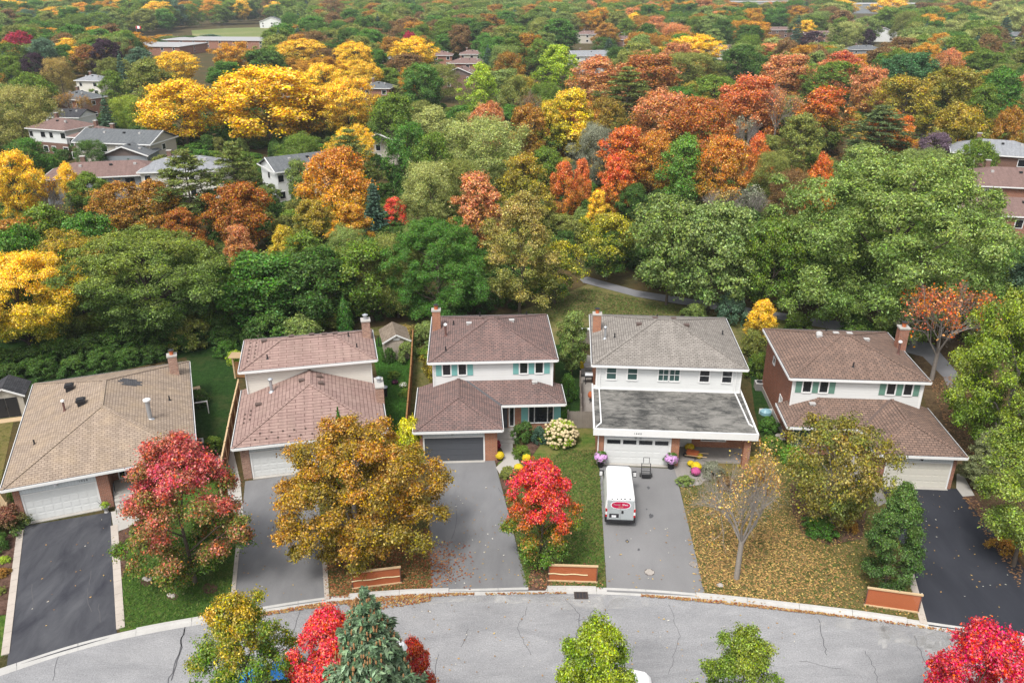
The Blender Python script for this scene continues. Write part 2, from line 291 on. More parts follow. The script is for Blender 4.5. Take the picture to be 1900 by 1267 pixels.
class MB:
    def __init__(s): s.v = []; s.f = []

    def add(s, vs, fs):
        o = len(s.v); s.v += [tuple(p) for p in vs]; s.f += [tuple(i + o for i in f) for f in fs]; return s

    def box(s, x0, x1, y0, y1, z0, z1):
        return s.add([(x0, y0, z0), (x1, y0, z0), (x1, y1, z0), (x0, y1, z0), (x0, y0, z1), (x1, y0, z1), (x1, y1, z1), (x0, y1, z1)],
                     [(0, 3, 2, 1), (4, 5, 6, 7), (0, 1, 5, 4), (1, 2, 6, 5), (2, 3, 7, 6), (3, 0, 4, 7)])

    def poly(s, pts): return s.add(pts, [tuple(range(len(pts)))])

    def slab(s, pts, t):
        """a sloped or level sheet with thickness t downwards"""
        n = len(pts); lo = [(x, y, z - t) for x, y, z in pts]
        return s.add(list(pts) + lo, [tuple(range(n)), tuple(range(2 * n - 1, n - 1, -1))] + [(i, i + n, (i + 1) % n + n, (i + 1) % n) for i in range(n)])

    def tube(s, p0, p1, r0, r1=None, n=8, cap=True):
        r1 = r0 if r1 is None else r1
        a = np.array(p0, float); b = np.array(p1, float); d = b - a; L = np.linalg.norm(d)
        if L < 1e-6: return s
        d /= L; u = np.cross(d, (0, 0, 1) if abs(d[2]) < 0.9 else (1, 0, 0)); u /= np.linalg.norm(u); w = np.cross(d, u)
        ring = [(math.cos(2 * math.pi * i / n), math.sin(2 * math.pi * i / n)) for i in range(n)]
        vs = [tuple(a + (u * c + w * q) * r0) for c, q in ring] + [tuple(b + (u * c + w * q) * r1) for c, q in ring]
        fs = [(i, (i + 1) % n, (i + 1) % n + n, i + n) for i in range(n)]
        if cap: fs += [tuple(range(n - 1, -1, -1)), tuple(range(n, 2 * n))]
        return s.add(vs, fs)

    def lathe(s, prof, n=14, c=(0, 0, 0)):
        vs = []
        for r, z in prof: vs += [(c[0] + r * math.cos(2 * math.pi * i / n), c[1] + r * math.sin(2 * math.pi * i / n), c[2] + z) for i in range(n)]
        m = len(prof); fs = [(j * n + i, j * n + (i + 1) % n, (j + 1) * n + (i + 1) % n, (j + 1) * n + i) for j in range(m - 1) for i in range(n)]
        return s.add(vs, fs + [tuple(range(n - 1, -1, -1)), tuple((m - 1) * n + i for i in range(n))])

    def loft(s, rings, cap=True):
        n = len(rings[0]); vs = [p for r in rings for p in r]; m = len(rings)
        fs = [(j * n + i, j * n + (i + 1) % n, (j + 1) * n + (i + 1) % n, (j + 1) * n + i) for j in range(m - 1) for i in range(n)]
        if cap: fs += [tuple(range(n - 1, -1, -1)), tuple((m - 1) * n + i for i in range(n))]
        return s.add(vs, fs)

    def bar(s, p0, p1, w, h):
        """upright-oriented rectangular bar between two points (centre line)"""
        a = np.array(p0, float); b = np.array(p1, float); d = b - a; d /= np.linalg.norm(d)
        u = np.cross(d, (0, 0, 1)) if abs(d[2]) < 0.95 else np.array((1., 0, 0)); u = u / np.linalg.norm(u); v = np.cross(u, d)
        q = [(-1, -1), (1, -1), (1, 1), (-1, 1)]
        vs = [tuple(a + u * i * w / 2 + v * j * h / 2) for i, j in q] + [tuple(b + u * i * w / 2 + v * j * h / 2) for i, j in q]
        return s.add(vs, [(0, 1, 2, 3), (7, 6, 5, 4), (0, 4, 5, 1), (1, 5, 6, 2), (2, 6, 7, 3), (3, 7, 4, 0)])

    def mesh(s, name, mat, smooth=False):
        me = bpy.data.meshes.new(name); me.from_pydata(s.v, [], s.f); me.update()
        bm = bmesh.new(); bm.from_mesh(me); bmesh.ops.recalc_face_normals(bm, faces=bm.faces); bm.to_mesh(me); bm.free()
        me.materials.append(mat if not isinstance(mat, str) else M[mat]); uv_metric(me)
        if smooth: me.polygons.foreach_set('use_smooth', [True] * len(me.polygons))
        return me

    def build(s, name, mat, parent=None, smooth=False, loc=None, rz=None):
        return link(name, s.mesh(name, mat, smooth), parent, loc, rz)

    def sheet(s, name, mat, parent=None):
        """open upward-facing sheets keep their winding"""
        me = bpy.data.meshes.new(name); me.from_pydata(s.v, [], s.f); me.update()
        for pl in me.polygons:
            if pl.normal.z < 0: pl.flip()
        me.materials.append(M[mat]); uv_metric(me)
        return link(name, me, parent)


def link(name, me, parent=None, loc=None, rz=None):
    o = bpy.data.objects.new(name, me); COL.objects.link(o)
    if parent is not None: o.parent = parent
    if loc is not None: o.location = loc
    if rz is not None: o.rotation_euler = (0, 0, rz)
    return o


def tag(o, label=None, cat=None, group=None, kind=None):
    if label: o['label'] = label
    if cat: o['category'] = cat
    if group: o['group'] = group
    if kind: o['kind'] = kind
    return o


def thing(name, loc, rz, label, cat, group=None):
    o = bpy.data.objects.new(name, None); COL.objects.link(o); o.empty_display_size = 0.3
    o.location = loc; o.rotation_euler = (0, 0, rz); return tag(o, label, cat, group)


def copy_tree(o, parent=None):
    c = o.copy(); COL.objects.link(c); c.parent = parent
    for ch in list(o.children): copy_tree(ch, c)
    return c


def ptop(pts, z): return [at(u, v, 0)[:2] + (z,) for u, v in pts]


def struct(name, pts, z, mat, label=None):
    o = MB().poly(ptop(pts, z)).sheet(name, mat); o['kind'] = 'structure'
    if label: o['label'] = label
    return o


def text(body, size, mat, parent, loc, rot=(math.pi / 2, 0, 0), name='house_number', spacing=1.0):
    cu = bpy.data.curves.new(name, 'FONT'); cu.body = body; cu.size = size; cu.extrude = 0.008; cu.align_x = 'CENTER'; cu.space_character = spacing; cu.resolution_u = 2
    cu.materials.append(M[mat]); o = bpy.data.objects.new(name, cu); COL.objects.link(o); o.parent = parent; o.location = loc; o.rotation_euler = rot; bpy.context.view_layer.update(); me = bpy.data.meshes.new_from_object(o.evaluated_get(bpy.context.evaluated_depsgraph_get()))
    bpy.data.objects.remove(o); o = link(name, me, parent, loc); o.rotation_euler = rot; o['kind'] = 'stuff'; return o


# ------------------------------------------------------------------ trees: crowns of leaf faces on lobes, trunks with limbs reaching into them
def norm(a): return a / np.maximum(np.linalg.norm(a, axis=-1, keepdims=True), 1e-9)


def leaf_mesh(name, P0, N, size, asp, leafv, T=None, rng=None):
    """one bent rhombus per leaf"""
    n = len(P0); rng = rng or np.random.default_rng(1)
    if T is None: T = rng.normal(size=(n, 3))
    T = norm(T - N * (T * N).sum(1, keepdims=True)); B = np.cross(N, T)
    L = size[:, None]; Wd = L * asp
    bend = N * L * 0.12
    v = np.stack([P0 - T * L * .5, P0 + B * Wd * .5 + bend, P0 + T * L * .5, P0 - B * Wd * .5 + bend], 1).reshape(-1, 3).astype(np.float32)
    me = bpy.data.meshes.new(name); me.vertices.add(4 * n); me.vertices.foreach_set('co', v.ravel())
    me.loops.add(4 * n); me.loops.foreach_set('vertex_index', np.arange(4 * n, dtype=np.int32))
    me.polygons.add(n); me.polygons.foreach_set('loop_start', np.arange(0, 4 * n, 4, dtype=np.int32)); me.polygons.foreach_set('loop_total', np.full(n, 4, np.int32))
    a = me.attributes.new('leafv', 'FLOAT_VECTOR', 'FACE'); a.data.foreach_set('vector', leafv.astype(np.float32).ravel())
    me.update(calc_edges=True); me.materials.append(M['leaves']); return me


PROF = {
    'round': lambda t: np.sin(np.pi * np.clip(0.1 + 0.86 * t, 0, 1)) ** 0.6,
    'oval': lambda t: np.sin(np.pi * np.clip(0.13 + 0.83 * t ** 0.85, 0, 1)) ** 0.75,
    'spread': lambda t: np.clip(0.42 + 1.0 * t, 0, 1) * np.clip((1.04 - t) * 2.6, 0, 1) ** 0.5,
    'pyramid': lambda t: np.clip(0.55 + 1.6 * t, 0, 1) * (1 - t) ** 0.6 * 1.15,
    'shrub': lambda t: np.sqrt(np.clip(1 - (t * 0.98) ** 2.2, 0, 1)) * np.clip(0.75 + t, 0, 1),
    'tall': lambda t: np.sin(np.pi * np.clip(0.16 + 0.8 * t, 0, 1)) ** 0.8,
}


def tubes_mesh(name, segs, mat, n=6):
    mb = MB()
    for a, b, r0, r1 in segs: mb.tube(a, b, r0, r1, n if r0 > 0.06 else 4, False)
    me = bpy.data.meshes.new(name); me.from_pydata(mb.v, [], mb.f); me.update(); me.materials.append(M[mat])
    me.polygons.foreach_set('use_smooth', [True] * len(me.polygons)); return me


def make_broadleaf(name, seed, style, Rc, Hh, base, lobes, subs, leaves, leaf, flat=0.8, up=0.6, lobe=(0.2, 0.34), spread=0.16, droop=0.0, bark='bark', asp=0.62, tr=0.16, hole=0.0, limbs=16, irr=.2):
    rng = np.random.default_rng(seed); pf = PROF[style]
    t = (np.arange(lobes) + rng.uniform(0.1, 0.9, lobes)) / lobes; t = t ** 0.85
    az = np.arange(lobes) * 2.39996 + rng.normal(0, 0.35, lobes)
    lr = Rc * (lobe[0] * .8 + (lobe[1] - lobe[0] * .8) * rng.uniform(0, 1, lobes) ** 1.35) * (0.72 + 0.28 * pf(t)); ph = rng.uniform(0, 6.28, 4)
    wob = 1 + irr * (np.sin(2 * az + ph[0] + 3 * t) * .5 + np.sin(3 * az + ph[1] - 4 * t) * .35 + np.sin(5 * az + ph[2] + 9 * t) * .3)
    fr = np.sqrt(rng.uniform(0.22, 1.0, lobes)); rr = np.maximum(pf(t) * Rc * fr * 1.06 - lr * 0.62, 0) * (1 + rng.normal(0, .07, lobes)) * wob
    ch = Hh - base
    z = base + np.clip(t, 0.06, 0.97) * ch; z = np.minimum(z, Hh - lr * flat * 0.9); z += rng.normal(0, 0.03 * ch, lobes) + irr * .12 * ch * np.sin(az * 1.0 + ph[3]) * t
    C = np.stack([rr * np.cos(az), rr * np.sin(az), z - droop * rr], 1)
    lob_r = rng.uniform(0, 1, lobes)
    m = subs
    out = norm(C * [1, 1, 0] + 1e-4)
    D = norm(rng.normal(size=(lobes, m, 3)) + out[:, None] * 0.75 + np.array([0, 0, 0.55]))
    Ps = C[:, None] + D * (lr[:, None, None] * np.array([1, 1, flat])) * np.where(rng.uniform(size=(lobes, m, 1)) < .1, rng.uniform(1.1, 1.5, (lobes, m, 1)), rng.uniform(0.6, 1.1, (lobes, m, 1)))
    sr = rng.uniform(0, 1, (lobes, m))
    keep = rng.uniform(size=(lobes, m)) > hole
    Ps, D, sr = Ps[keep], D[keep], sr[keep]; li = np.repeat(np.arange(lobes), m).reshape(lobes, m)[keep]
    k = leaves
    sp = spread * Rc
    P0 = (Ps[:, None] + rng.normal(0, 1, (len(Ps), k, 3)) * np.array([sp, sp, sp * 0.6]) * rng.uniform(.35, 1, (len(Ps), 1, 1)) * .55).reshape(-1, 3)
    N = norm((D[:, None] * 0.75 + np.array([0, 0, up]) + rng.normal(0, 0.55, (len(Ps), k, 3))).reshape(-1, 3))
    nl = len(P0)
    sz = leaf * rng.uniform(0.6, 1.3, nl)
    clump = 0.6 * np.repeat(lob_r[li], k) + 0.4 * np.repeat(sr, k)
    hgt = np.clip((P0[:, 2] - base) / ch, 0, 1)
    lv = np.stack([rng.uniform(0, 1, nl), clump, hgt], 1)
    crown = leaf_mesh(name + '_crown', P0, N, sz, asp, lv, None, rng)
    segs = []; tz = base + 0.35 * ch; r0 = tr
    pts = [np.array([0, 0, -0.15]), np.array([rng.normal(0, .08), rng.normal(0, .08), base * 0.6]), np.array([rng.normal(0, .15), rng.normal(0, .15), tz]), np.array([rng.normal(0, .2), rng.normal(0, .2), base + 0.75 * ch])]
    rad = [r0 * 1.25, r0, r0 * 0.7, r0 * 0.2]
    for i in range(3): segs.append((pts[i], pts[i + 1], rad[i], rad[i + 1]))
    for i in rng.permutation(lobes)[:limbs]:
        c = C[i]; s0 = np.clip((c[2] - 0.75 * np.hypot(c[0], c[1])) / Hh, 0.6 * base / Hh, 0.8); st = np.array([0, 0, s0 * Hh]) + pts[2] * [1, 1, 0] * s0
        mid = st * 0.45 + c * 0.55 + np.array([0, 0, 0.05 * ch]) + rng.normal(0, .05 * Rc, 3)
        rb = r0 * rng.uniform(0.28, 0.5)
        segs += [(st, mid, rb, rb * 0.6), (mid, c, rb * 0.6, rb * 0.2)]
        for q in range(3):
            segs.append((mid * .5 + c * .5, c + norm(rng.normal(size=3) + out[i]) * lr[i] * .8, rb * .25, rb * .08))
    trunk = tubes_mesh(name + '_trunk', segs, bark)
    return dict(crown=crown, trunk=trunk, R=Rc, H=Hh, crown_base=base)


def make_conifer(name, seed, kind, Rc, Hh, base, whorls, per, leaf, bark='bark_dark', dens=1.0):
    rng = np.random.default_rng(seed); P0 = []; N = []; T = []; lv = []; sz = []; segs = [(np.array([0, 0, -.15]), np.array([0, 0, Hh * .97]), Rc * (0.05 if kind == 'pine' else 0.045), 0.02)]
    for w in range(whorls):
        t = (w + rng.uniform(-.2, .2)) / (whorls - 1); t = min(max(t, 0), 1); z = base + t * (Hh - base)
        if kind == 'pine': rad = Rc * (0.55 + 0.45 * math.sin(math.pi * min(1, .25 + t * .8))) * (1 - t ** 4 * .75)
        else: rad = Rc * (1 - t) ** 0.85 + 0.12
        for b in range(per if t < .93 else max(3, per // 2)):
            az = 2 * math.pi * (b + rng.uniform(-.3, .3)) / per + w * 0.7; r = rad * rng.uniform(0.6, 1.08)
            dz = (0.12 if kind == 'pine' else -0.28 + 0.5 * t) * r * rng.uniform(.6, 1.3)
            d = np.array([math.cos(az), math.sin(az), 0]); side = np.array([-d[1], d[0], 0])
            p0 = np.array([0, 0, z]); p1 = d * r + [0, 0, z + dz]
            segs.append((p0, p1, 0.045 * Rc / 3 + .012, 0.01)); cl = rng.uniform(0, 1)
            if kind == 'pine':
                nt_ = int(5 + 5 * r / Rc)
                for q in range(nt_):
                    s = rng.uniform(0.35, 1.05); c = p0 + (p1 - p0) * s + side * rng.normal(0, .2) * r * .9 + np.array([0, 0, rng.normal(0, .1)])
                    n = int(26 * dens); dd = norm(rng.normal(size=(n, 3)) + d * .5 + [0, 0, .9])
                    P0.append(c + dd * rng.uniform(.1, .55, (n, 1)) * [1.25, 1.25, .45] * (Rc / 3.2)); N.append(norm(rng.normal(0, .6, (n, 3)) + [0, 0, 1.0])); T.append(dd)
                    sz.append(leaf * rng.uniform(.7, 1.3, n)); lv.append(np.stack([rng.uniform(0, 1, n), np.full(n, .6 * cl + .4 * rng.uniform()), np.full(n, t)], 1))
            else:
                n = int((26 + 60 * r / Rc) * dens); s = rng.uniform(0.12, 1.04, n) ** .8; wd = (1 - s * .75) * r * .34
                off = rng.normal(0, .55, n) * wd
                c = p0 + (p1 - p0) * s[:, None] + side * off[:, None]; c[:, 2] -= np.abs(off) * .35 + rng.uniform(-.06, .16, n) * Rc / 2.5
                dd = norm(d * .8 + side * np.sign(off)[:, None] * .6 + rng.normal(0, .45, (n, 3)) + [0, 0, -.1])
                P0.append(c); N.append(norm(rng.normal(0, .55, (n, 3)) + [0, 0, 1.0] + d * .35)); T.append(dd); sz.append(leaf * rng.uniform(.6, 1.3, n))
                lv.append(np.stack([rng.uniform(0, 1, n), .4 * cl + .6 * s, np.full(n, t)], 1))
    P0 = np.concatenate(P0); crown = leaf_mesh(name + '_crown', P0, np.concatenate(N), np.concatenate(sz), 0.26 if kind == 'pine' else 0.36, np.concatenate(lv), np.concatenate(T), rng)
    return dict(crown=crown, trunk=tubes_mesh(name + '_trunk', segs, bark), R=Rc, H=Hh, crown_base=base)


def make_column(name, seed, Rc, Hh, n, leaf):
    """clipped-looking cedar: upright flat sprays all over a spindle"""
    rng = np.random.default_rng(seed); t = rng.uniform(0, 1, n) ** 1.25; az = rng.uniform(0, 2 * math.pi, n)
    pr = np.sin(np.pi * np.clip(.3 + .7 * t, 0, 1)) ** .7 * (1 - t ** 6); r = Rc * pr * rng.uniform(.72, 1.05, n) * (1 + .1 * np.sin(az * 5 + t * 22))
    d = np.stack([np.cos(az), np.sin(az), np.zeros(n)], 1); P0 = d * r[:, None]; P0[:, 2] = .05 + t * (Hh - .15)
    N = norm(d + rng.normal(0, .45, (n, 3)) + [0, 0, .25]); T = norm(rng.normal(0, .35, (n, 3)) + [0, 0, 1])
    lv = np.stack([rng.uniform(0, 1, n), .5 + .5 * np.sin(az * 5 + t * 22), t], 1)
    return dict(crown=leaf_mesh(name + '_crown', P0, N, leaf * rng.uniform(.6, 1.3, n), .45, lv, T, rng), trunk=tubes_mesh(name + '_trunk', [(np.array([0, 0, -.1]), np.array([0, 0, Hh * .8]), Rc * .12, .02)], 'bark_dark'), R=Rc, H=Hh, crown_base=0)


def make_bare(name, seed, Rc, Hh, base, depth, leaves, leaf, bark='bark_grey', tr=.2, patchy=.3):
    """branching twigs with a few leaves left on some limbs"""
    rng = np.random.default_rng(seed); segs = []; tips = []

    def grow(p, d, L, r, lev):
        q = p + d * L; segs.append((p, q, r, r * .68))
        if lev == 0 or r < .0035: tips.append(q); return
        nb = 3 if lev > depth - 4 else rng.integers(2, 4)
        for i in range(nb):
            nd = norm(d + rng.normal(0, .42 if lev < depth else .5, 3) + np.array([0, 0, .1])); pp = p + (q - p) * rng.uniform(.55, 1)
            grow(pp if i else q, nd, L * rng.uniform(.66, .86), r * (.66 if i == 0 else .54), lev - 1)
            if lev <= 2: tips.append(pp + nd * L * .4)
    tip = np.array([0, 0, base]); segs.append((np.array([0, 0, -.15]), tip, tr * 1.2, tr))
    for i in range(5):
        a = 2 * math.pi * i / 5 + rng.uniform(-.4, .4); grow(tip - [0, 0, base * .25 * rng.uniform(0, 1)], norm(np.array([math.cos(a) * .8, math.sin(a) * .8, rng.uniform(.7, 1.4)])), (Hh - base) * .3, tr * .55, depth)
    tips = np.array(tips); sc = np.array([Rc / np.percentile(np.hypot(tips[:, 0], tips[:, 1]), 96)] * 2 + [1.0]); zs = (Hh - base) / (tips[:, 2].max() - base)
    fix = lambda p: np.array([p[0] * sc[0], p[1] * sc[1], p[2] if p[2] <= base else base + (p[2] - base) * zs])
    segs = [(fix(a), fix(b), r0, r1) for a, b, r0, r1 in segs]; tips = np.array([fix(p) for p in tips])
    g = np.sin(tips[:, 0] * 1.3 + seed) + np.sin(tips[:, 1] * 1.7 + 2) + np.sin(tips[:, 2] * 1.1) + rng.normal(0, .4, len(tips))
    sel = tips[g > np.quantile(g, 1 - patchy)]; n = max(1, leaves // max(1, len(sel)))
    P0 = (sel[:, None] + rng.normal(0, Rc * .05, (len(sel), n, 3))).reshape(-1, 3); N = norm(rng.normal(0, .7, P0.shape) + [0, 0, 1])
    lv = np.stack([rng.uniform(0, 1, len(P0)), np.repeat(rng.uniform(0, 1, len(sel)), n), np.clip((P0[:, 2] - base) / (Hh - base), 0, 1)], 1)
    return dict(crown=leaf_mesh(name + '_crown', P0, N, leaf * rng.uniform(.6, 1.3, len(P0)), .65, lv, None, rng), trunk=tubes_mesh(name + '_trunk', segs, bark, 5), R=Rc, H=Hh, crown_base=base)


PROTO = {}
for i in range(4):
    PROTO[f'round{i}'] = make_broadleaf(f'round{i}', 11 + i, 'round', 5, 11, 2.0, 62, 34, 14, .29, limbs=12, spread=.15, lobe=(.17, .32))
PROTO['round4'] = make_broadleaf('round4', 15, 'round', 5, 11, 1.8, 46, 40, 14, .27, limbs=26, spread=.13, lobe=(.12, .38), irr=.38, hole=.22)
PROTO['round5'] = make_broadleaf('round5', 16, 'oval', 5, 11, 1.4, 52, 36, 14, .27, limbs=24, spread=.14, lobe=(.14, .36), irr=.34, hole=.2, flat=.65)
for i in range(2):
    PROTO[f'oval{i}'] = make_broadleaf(f'oval{i}', 31 + i, 'oval', 3.8, 11, 1.6, 60, 32, 13, .27, limbs=12, lobe=(.17, .33))
for i in range(3):
    PROTO[f'spread{i}'] = make_broadleaf(f'spread{i}', 41 + i, 'spread', 6, 11, 2.6, 96, 28, 13, .27, flat=.42, up=1.0, lobe=(.14, .26), spread=.11, tr=.2, hole=.12, limbs=26, bark='bark_dark', asp=.5)
for i in range(2):
    PROTO[f'fine{i}'] = make_broadleaf(f'fine{i}', 51 + i, 'round', 5, 10, 1.2, 68, 44, 14, .2, flat=1.0, up=.5, spread=.12, limbs=12, asp=.42)
PROTO['pine0'] = make_conifer('pine0', 61, 'pine', 3.6, 13, 4.2, 10, 5, .42, 'bark', 1.0)
PROTO['pine1'] = make_conifer('pine1', 62, 'pine', 3.6, 13, 3.4, 11, 5, .42, 'bark', 1.0)
PROTO['spruce0'] = make_conifer('spruce0', 63, 'spruce', 2.6, 10, .6, 20, 9, .42)
PROTO['cedar0'] = make_column('cedar0', 64, .75, 4.4, 5200, .17)
for i in range(3):
    PROTO[f'shrub{i}'] = make_broadleaf(f'shrub{i}', 71 + i, 'shrub', 1.6, 1.9, .05, 40, 28, 10, .12, up=.55, spread=.12, tr=.04, limbs=5)
PROTO['bare0'] = make_bare('bare0', 81, 3.4, 8.6, 2.6, 7, 900, .13, patchy=.35, tr=.17)
PROTO['bare1'] = make_bare('bare1', 82, 4.2, 10, 3.0, 6, 5200, .22, patchy=.62, tr=.17)
PROTO['bare2'] = make_bare('bare2', 83, 3.5, 7, 1.0, 6, 500, .25, patchy=.15)
# trees seen close: smaller leaves, more of them
PROTO['near_pyramid'] = make_broadleaf('near_pyramid', 91, 'oval', 3.6, 8.3, .8, 96, 50, 17, .13, flat=.75, lobe=(.12, .25), spread=.11, tr=.12)
PROTO['near_broad'] = make_broadleaf('near_broad', 92, 'round', 4.8, 8.6, 1.1, 140, 50, 16, .135, flat=.75, lobe=(.1, .2), spread=.085, tr=.2, bark='bark_grey', irr=.07)
PROTO['near_oval'] = make_broadleaf('near_oval', 93, 'oval', 2.2, 6, .8, 72, 40, 18, .11, flat=.8, lobe=(.14, .28), spread=.12, tr=.08)
PROTO['near_crab'] = make_broadleaf('near_crab', 94, 'spread', 3.3, 5.2, .9, 84, 38, 9, .14, flat=.55, lobe=(.14, .26), spread=.12, tr=.12, hole=.2, limbs=34, bark='bark_grey')
PROTO['near_linden'] = make_broadleaf('near_linden', 95, 'pyramid', 2.3, 6.6, .5, 84, 44, 15, .12, flat=.6, lobe=(.17, .29), spread=.12, tr=.09)
PROTO['near_loose'] = make_broadleaf('near_loose', 96, 'oval', 3.0, 9, 1.6, 84, 42, 17, .125, flat=.7, lobe=(.15, .28), spread=.13, tr=.12, hole=.12)
PROTO['near_spruce'] = make_conifer('near_spruce', 97, 'spruce', 3.6, 13, .5, 26, 11, .27, dens=3.2)
PROTO['giant'] = make_broadleaf('giant', 98, 'round', 11, 16, 1.2, 250, 58, 15, .25, flat=.6, lobe=(.075, .17), spread=.055, tr=.45, asp=.42)
PROTO['locust'] = make_broadleaf('locust', 99, 'spread', 8, 12, 3.0, 160, 52, 16, .2, flat=.42, up=1.0, lobe=(.11, .2), spread=.075, tr=.26, hole=.1, limbs=44, bark='bark_dark', asp=.5)
KINDS = {'round': ['round0', 'round1', 'round2', 'round3', 'round4', 'round5', 'round4', 'round5'], 'oval': ['oval0', 'oval1'], 'spread': ['spread0', 'spread1', 'spread2'], 'fine': ['fine0', 'fine1'],
         'pine': ['pine0', 'pine1'], 'spruce': ['spruce0'], 'cedar': ['cedar0'], 'shrub': ['shrub0', 'shrub1', 'shrub2']}
RND = random.Random(7)

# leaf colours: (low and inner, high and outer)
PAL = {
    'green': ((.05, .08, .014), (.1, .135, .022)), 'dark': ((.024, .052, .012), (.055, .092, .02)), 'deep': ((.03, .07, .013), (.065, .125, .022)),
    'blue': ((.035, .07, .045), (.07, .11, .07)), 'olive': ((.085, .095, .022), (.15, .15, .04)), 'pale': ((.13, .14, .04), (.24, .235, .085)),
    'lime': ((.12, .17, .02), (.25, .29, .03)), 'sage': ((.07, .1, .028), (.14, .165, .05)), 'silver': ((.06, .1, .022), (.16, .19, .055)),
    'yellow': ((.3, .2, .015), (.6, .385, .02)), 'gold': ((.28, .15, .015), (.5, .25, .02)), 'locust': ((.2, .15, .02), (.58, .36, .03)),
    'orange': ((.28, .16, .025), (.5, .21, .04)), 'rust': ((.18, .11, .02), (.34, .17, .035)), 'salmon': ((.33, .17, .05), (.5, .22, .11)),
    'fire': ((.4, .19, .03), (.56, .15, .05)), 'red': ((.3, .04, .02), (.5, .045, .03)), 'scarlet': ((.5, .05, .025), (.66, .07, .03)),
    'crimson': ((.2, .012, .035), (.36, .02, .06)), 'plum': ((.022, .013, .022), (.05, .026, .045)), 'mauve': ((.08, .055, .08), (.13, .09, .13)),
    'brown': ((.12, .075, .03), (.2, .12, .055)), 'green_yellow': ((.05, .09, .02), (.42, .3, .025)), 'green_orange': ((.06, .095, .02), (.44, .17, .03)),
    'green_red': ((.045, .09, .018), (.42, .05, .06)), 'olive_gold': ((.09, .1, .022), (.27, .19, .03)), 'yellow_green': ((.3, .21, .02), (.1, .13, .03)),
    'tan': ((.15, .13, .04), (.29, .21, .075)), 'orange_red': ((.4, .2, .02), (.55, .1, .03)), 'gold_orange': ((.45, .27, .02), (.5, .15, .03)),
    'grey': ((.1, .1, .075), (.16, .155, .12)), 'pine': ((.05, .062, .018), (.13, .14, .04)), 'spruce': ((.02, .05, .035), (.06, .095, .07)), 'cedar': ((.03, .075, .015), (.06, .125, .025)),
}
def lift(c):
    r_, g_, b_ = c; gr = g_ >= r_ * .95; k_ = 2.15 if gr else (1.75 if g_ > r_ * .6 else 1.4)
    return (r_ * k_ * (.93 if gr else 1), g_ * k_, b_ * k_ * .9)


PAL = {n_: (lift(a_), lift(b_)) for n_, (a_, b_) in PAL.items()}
TREES = []       # (x, y, radius, height, label key) for spacing


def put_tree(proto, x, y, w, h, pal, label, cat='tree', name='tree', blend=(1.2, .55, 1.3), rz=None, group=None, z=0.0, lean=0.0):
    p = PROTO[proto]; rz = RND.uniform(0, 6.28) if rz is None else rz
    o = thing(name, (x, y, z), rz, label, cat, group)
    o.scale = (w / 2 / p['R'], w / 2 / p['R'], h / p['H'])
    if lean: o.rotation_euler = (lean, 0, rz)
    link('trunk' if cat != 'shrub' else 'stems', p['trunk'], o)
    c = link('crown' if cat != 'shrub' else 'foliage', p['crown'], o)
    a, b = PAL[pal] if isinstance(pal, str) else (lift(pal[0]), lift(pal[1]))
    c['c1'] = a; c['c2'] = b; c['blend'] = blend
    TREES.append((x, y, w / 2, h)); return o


# ------------------------------------------------------------------ ground, road, kerb, drives, lawns
g = MB().poly([(-3500, -600, 0), (3500, -600, 0), (3500, 5000, 0), (-3500, 5000, 0)]).sheet('ground', 'forest_floor'); g['kind'] = 'structure'
KP = [at(u, v)[:2] for u, v in [(0, 1245), (215, 1180), (430, 1140), (600, 1113), (750, 1100), (900, 1096), (1050, 1093), (1200, 1098), (1320, 1108), (1450, 1122), (1600, 1140), (1720, 1158), (1900, 1185)]]
KP = [(-48, 17), (-37, 27.2)] + KP + [(40, 32.6), (54, 28)]


def smooth_line(P_, n=6):
    out = []
    for i in range(len(P_) - 1):
        p0 = P_[max(i - 1, 0)]; p1 = P_[i]; p2 = P_[i + 1]; p3 = P_[min(i + 2, len(P_) - 1)]
        for j in range(n):
            t = j / n
            out.append(tuple(.5 * (2 * b + (c - a) * t + (2 * a - 5 * b + 4 * c - d) * t * t + (3 * b - a - 3 * c + d) * t ** 3) for a, b, c, d in zip(p0, p1, p2, p3)))
    return out + [P_[-1]]


KL = smooth_line(KP, 8)


def offset(line, d):
    out = []
    for i, p in enumerate(line):
        a = line[max(i - 1, 0)]; b = line[min(i + 1, len(line) - 1)]; tx, ty = b[0] - a[0], b[1] - a[1]; L = math.hypot(tx, ty)
        out.append((p[0] - ty / L * d, p[1] + tx / L * d))
    return out


far_e, near_e = offset(KL, 0.0), offset(KL, -9.4)
mb = MB()
for i in range(len(KL) - 1):
    mb.add([(*near_e[i], .004), (*near_e[i + 1], .004), (*far_e[i + 1], .004), (*far_e[i], .004)], [(0, 1, 2, 3)])
road = mb.sheet('road', 'road_asphalt'); road['kind'] = 'structure'


def ribbon(name, pts, w, z, mat, parent=None):
    pts = [p[:2] for p in pts]; a = offset(pts, w / 2); b = offset(pts, -w / 2); mb = MB()
    for i in range(len(pts) - 1): mb.add([(*b[i], z), (*b[i + 1], z), (*a[i + 1], z), (*a[i], z)], [(0, 1, 2, 3)])
    return mb.sheet(name, mat, parent)


rc = random.Random(3)


def wobble(px, n=5, amp=.09, z=0.0):
    P_ = [at(u, v)[:2] for u, v in px]; out = []
    for i in range(len(P_) - 1):
        for j in range(n):
            t = j / n; out.append((P_[i][0] * (1 - t) + P_[i + 1][0] * t + rc.uniform(-amp, amp), P_[i][1] * (1 - t) + P_[i + 1][1] * t + rc.uniform(-amp, amp)))
    return out + [P_[-1]]


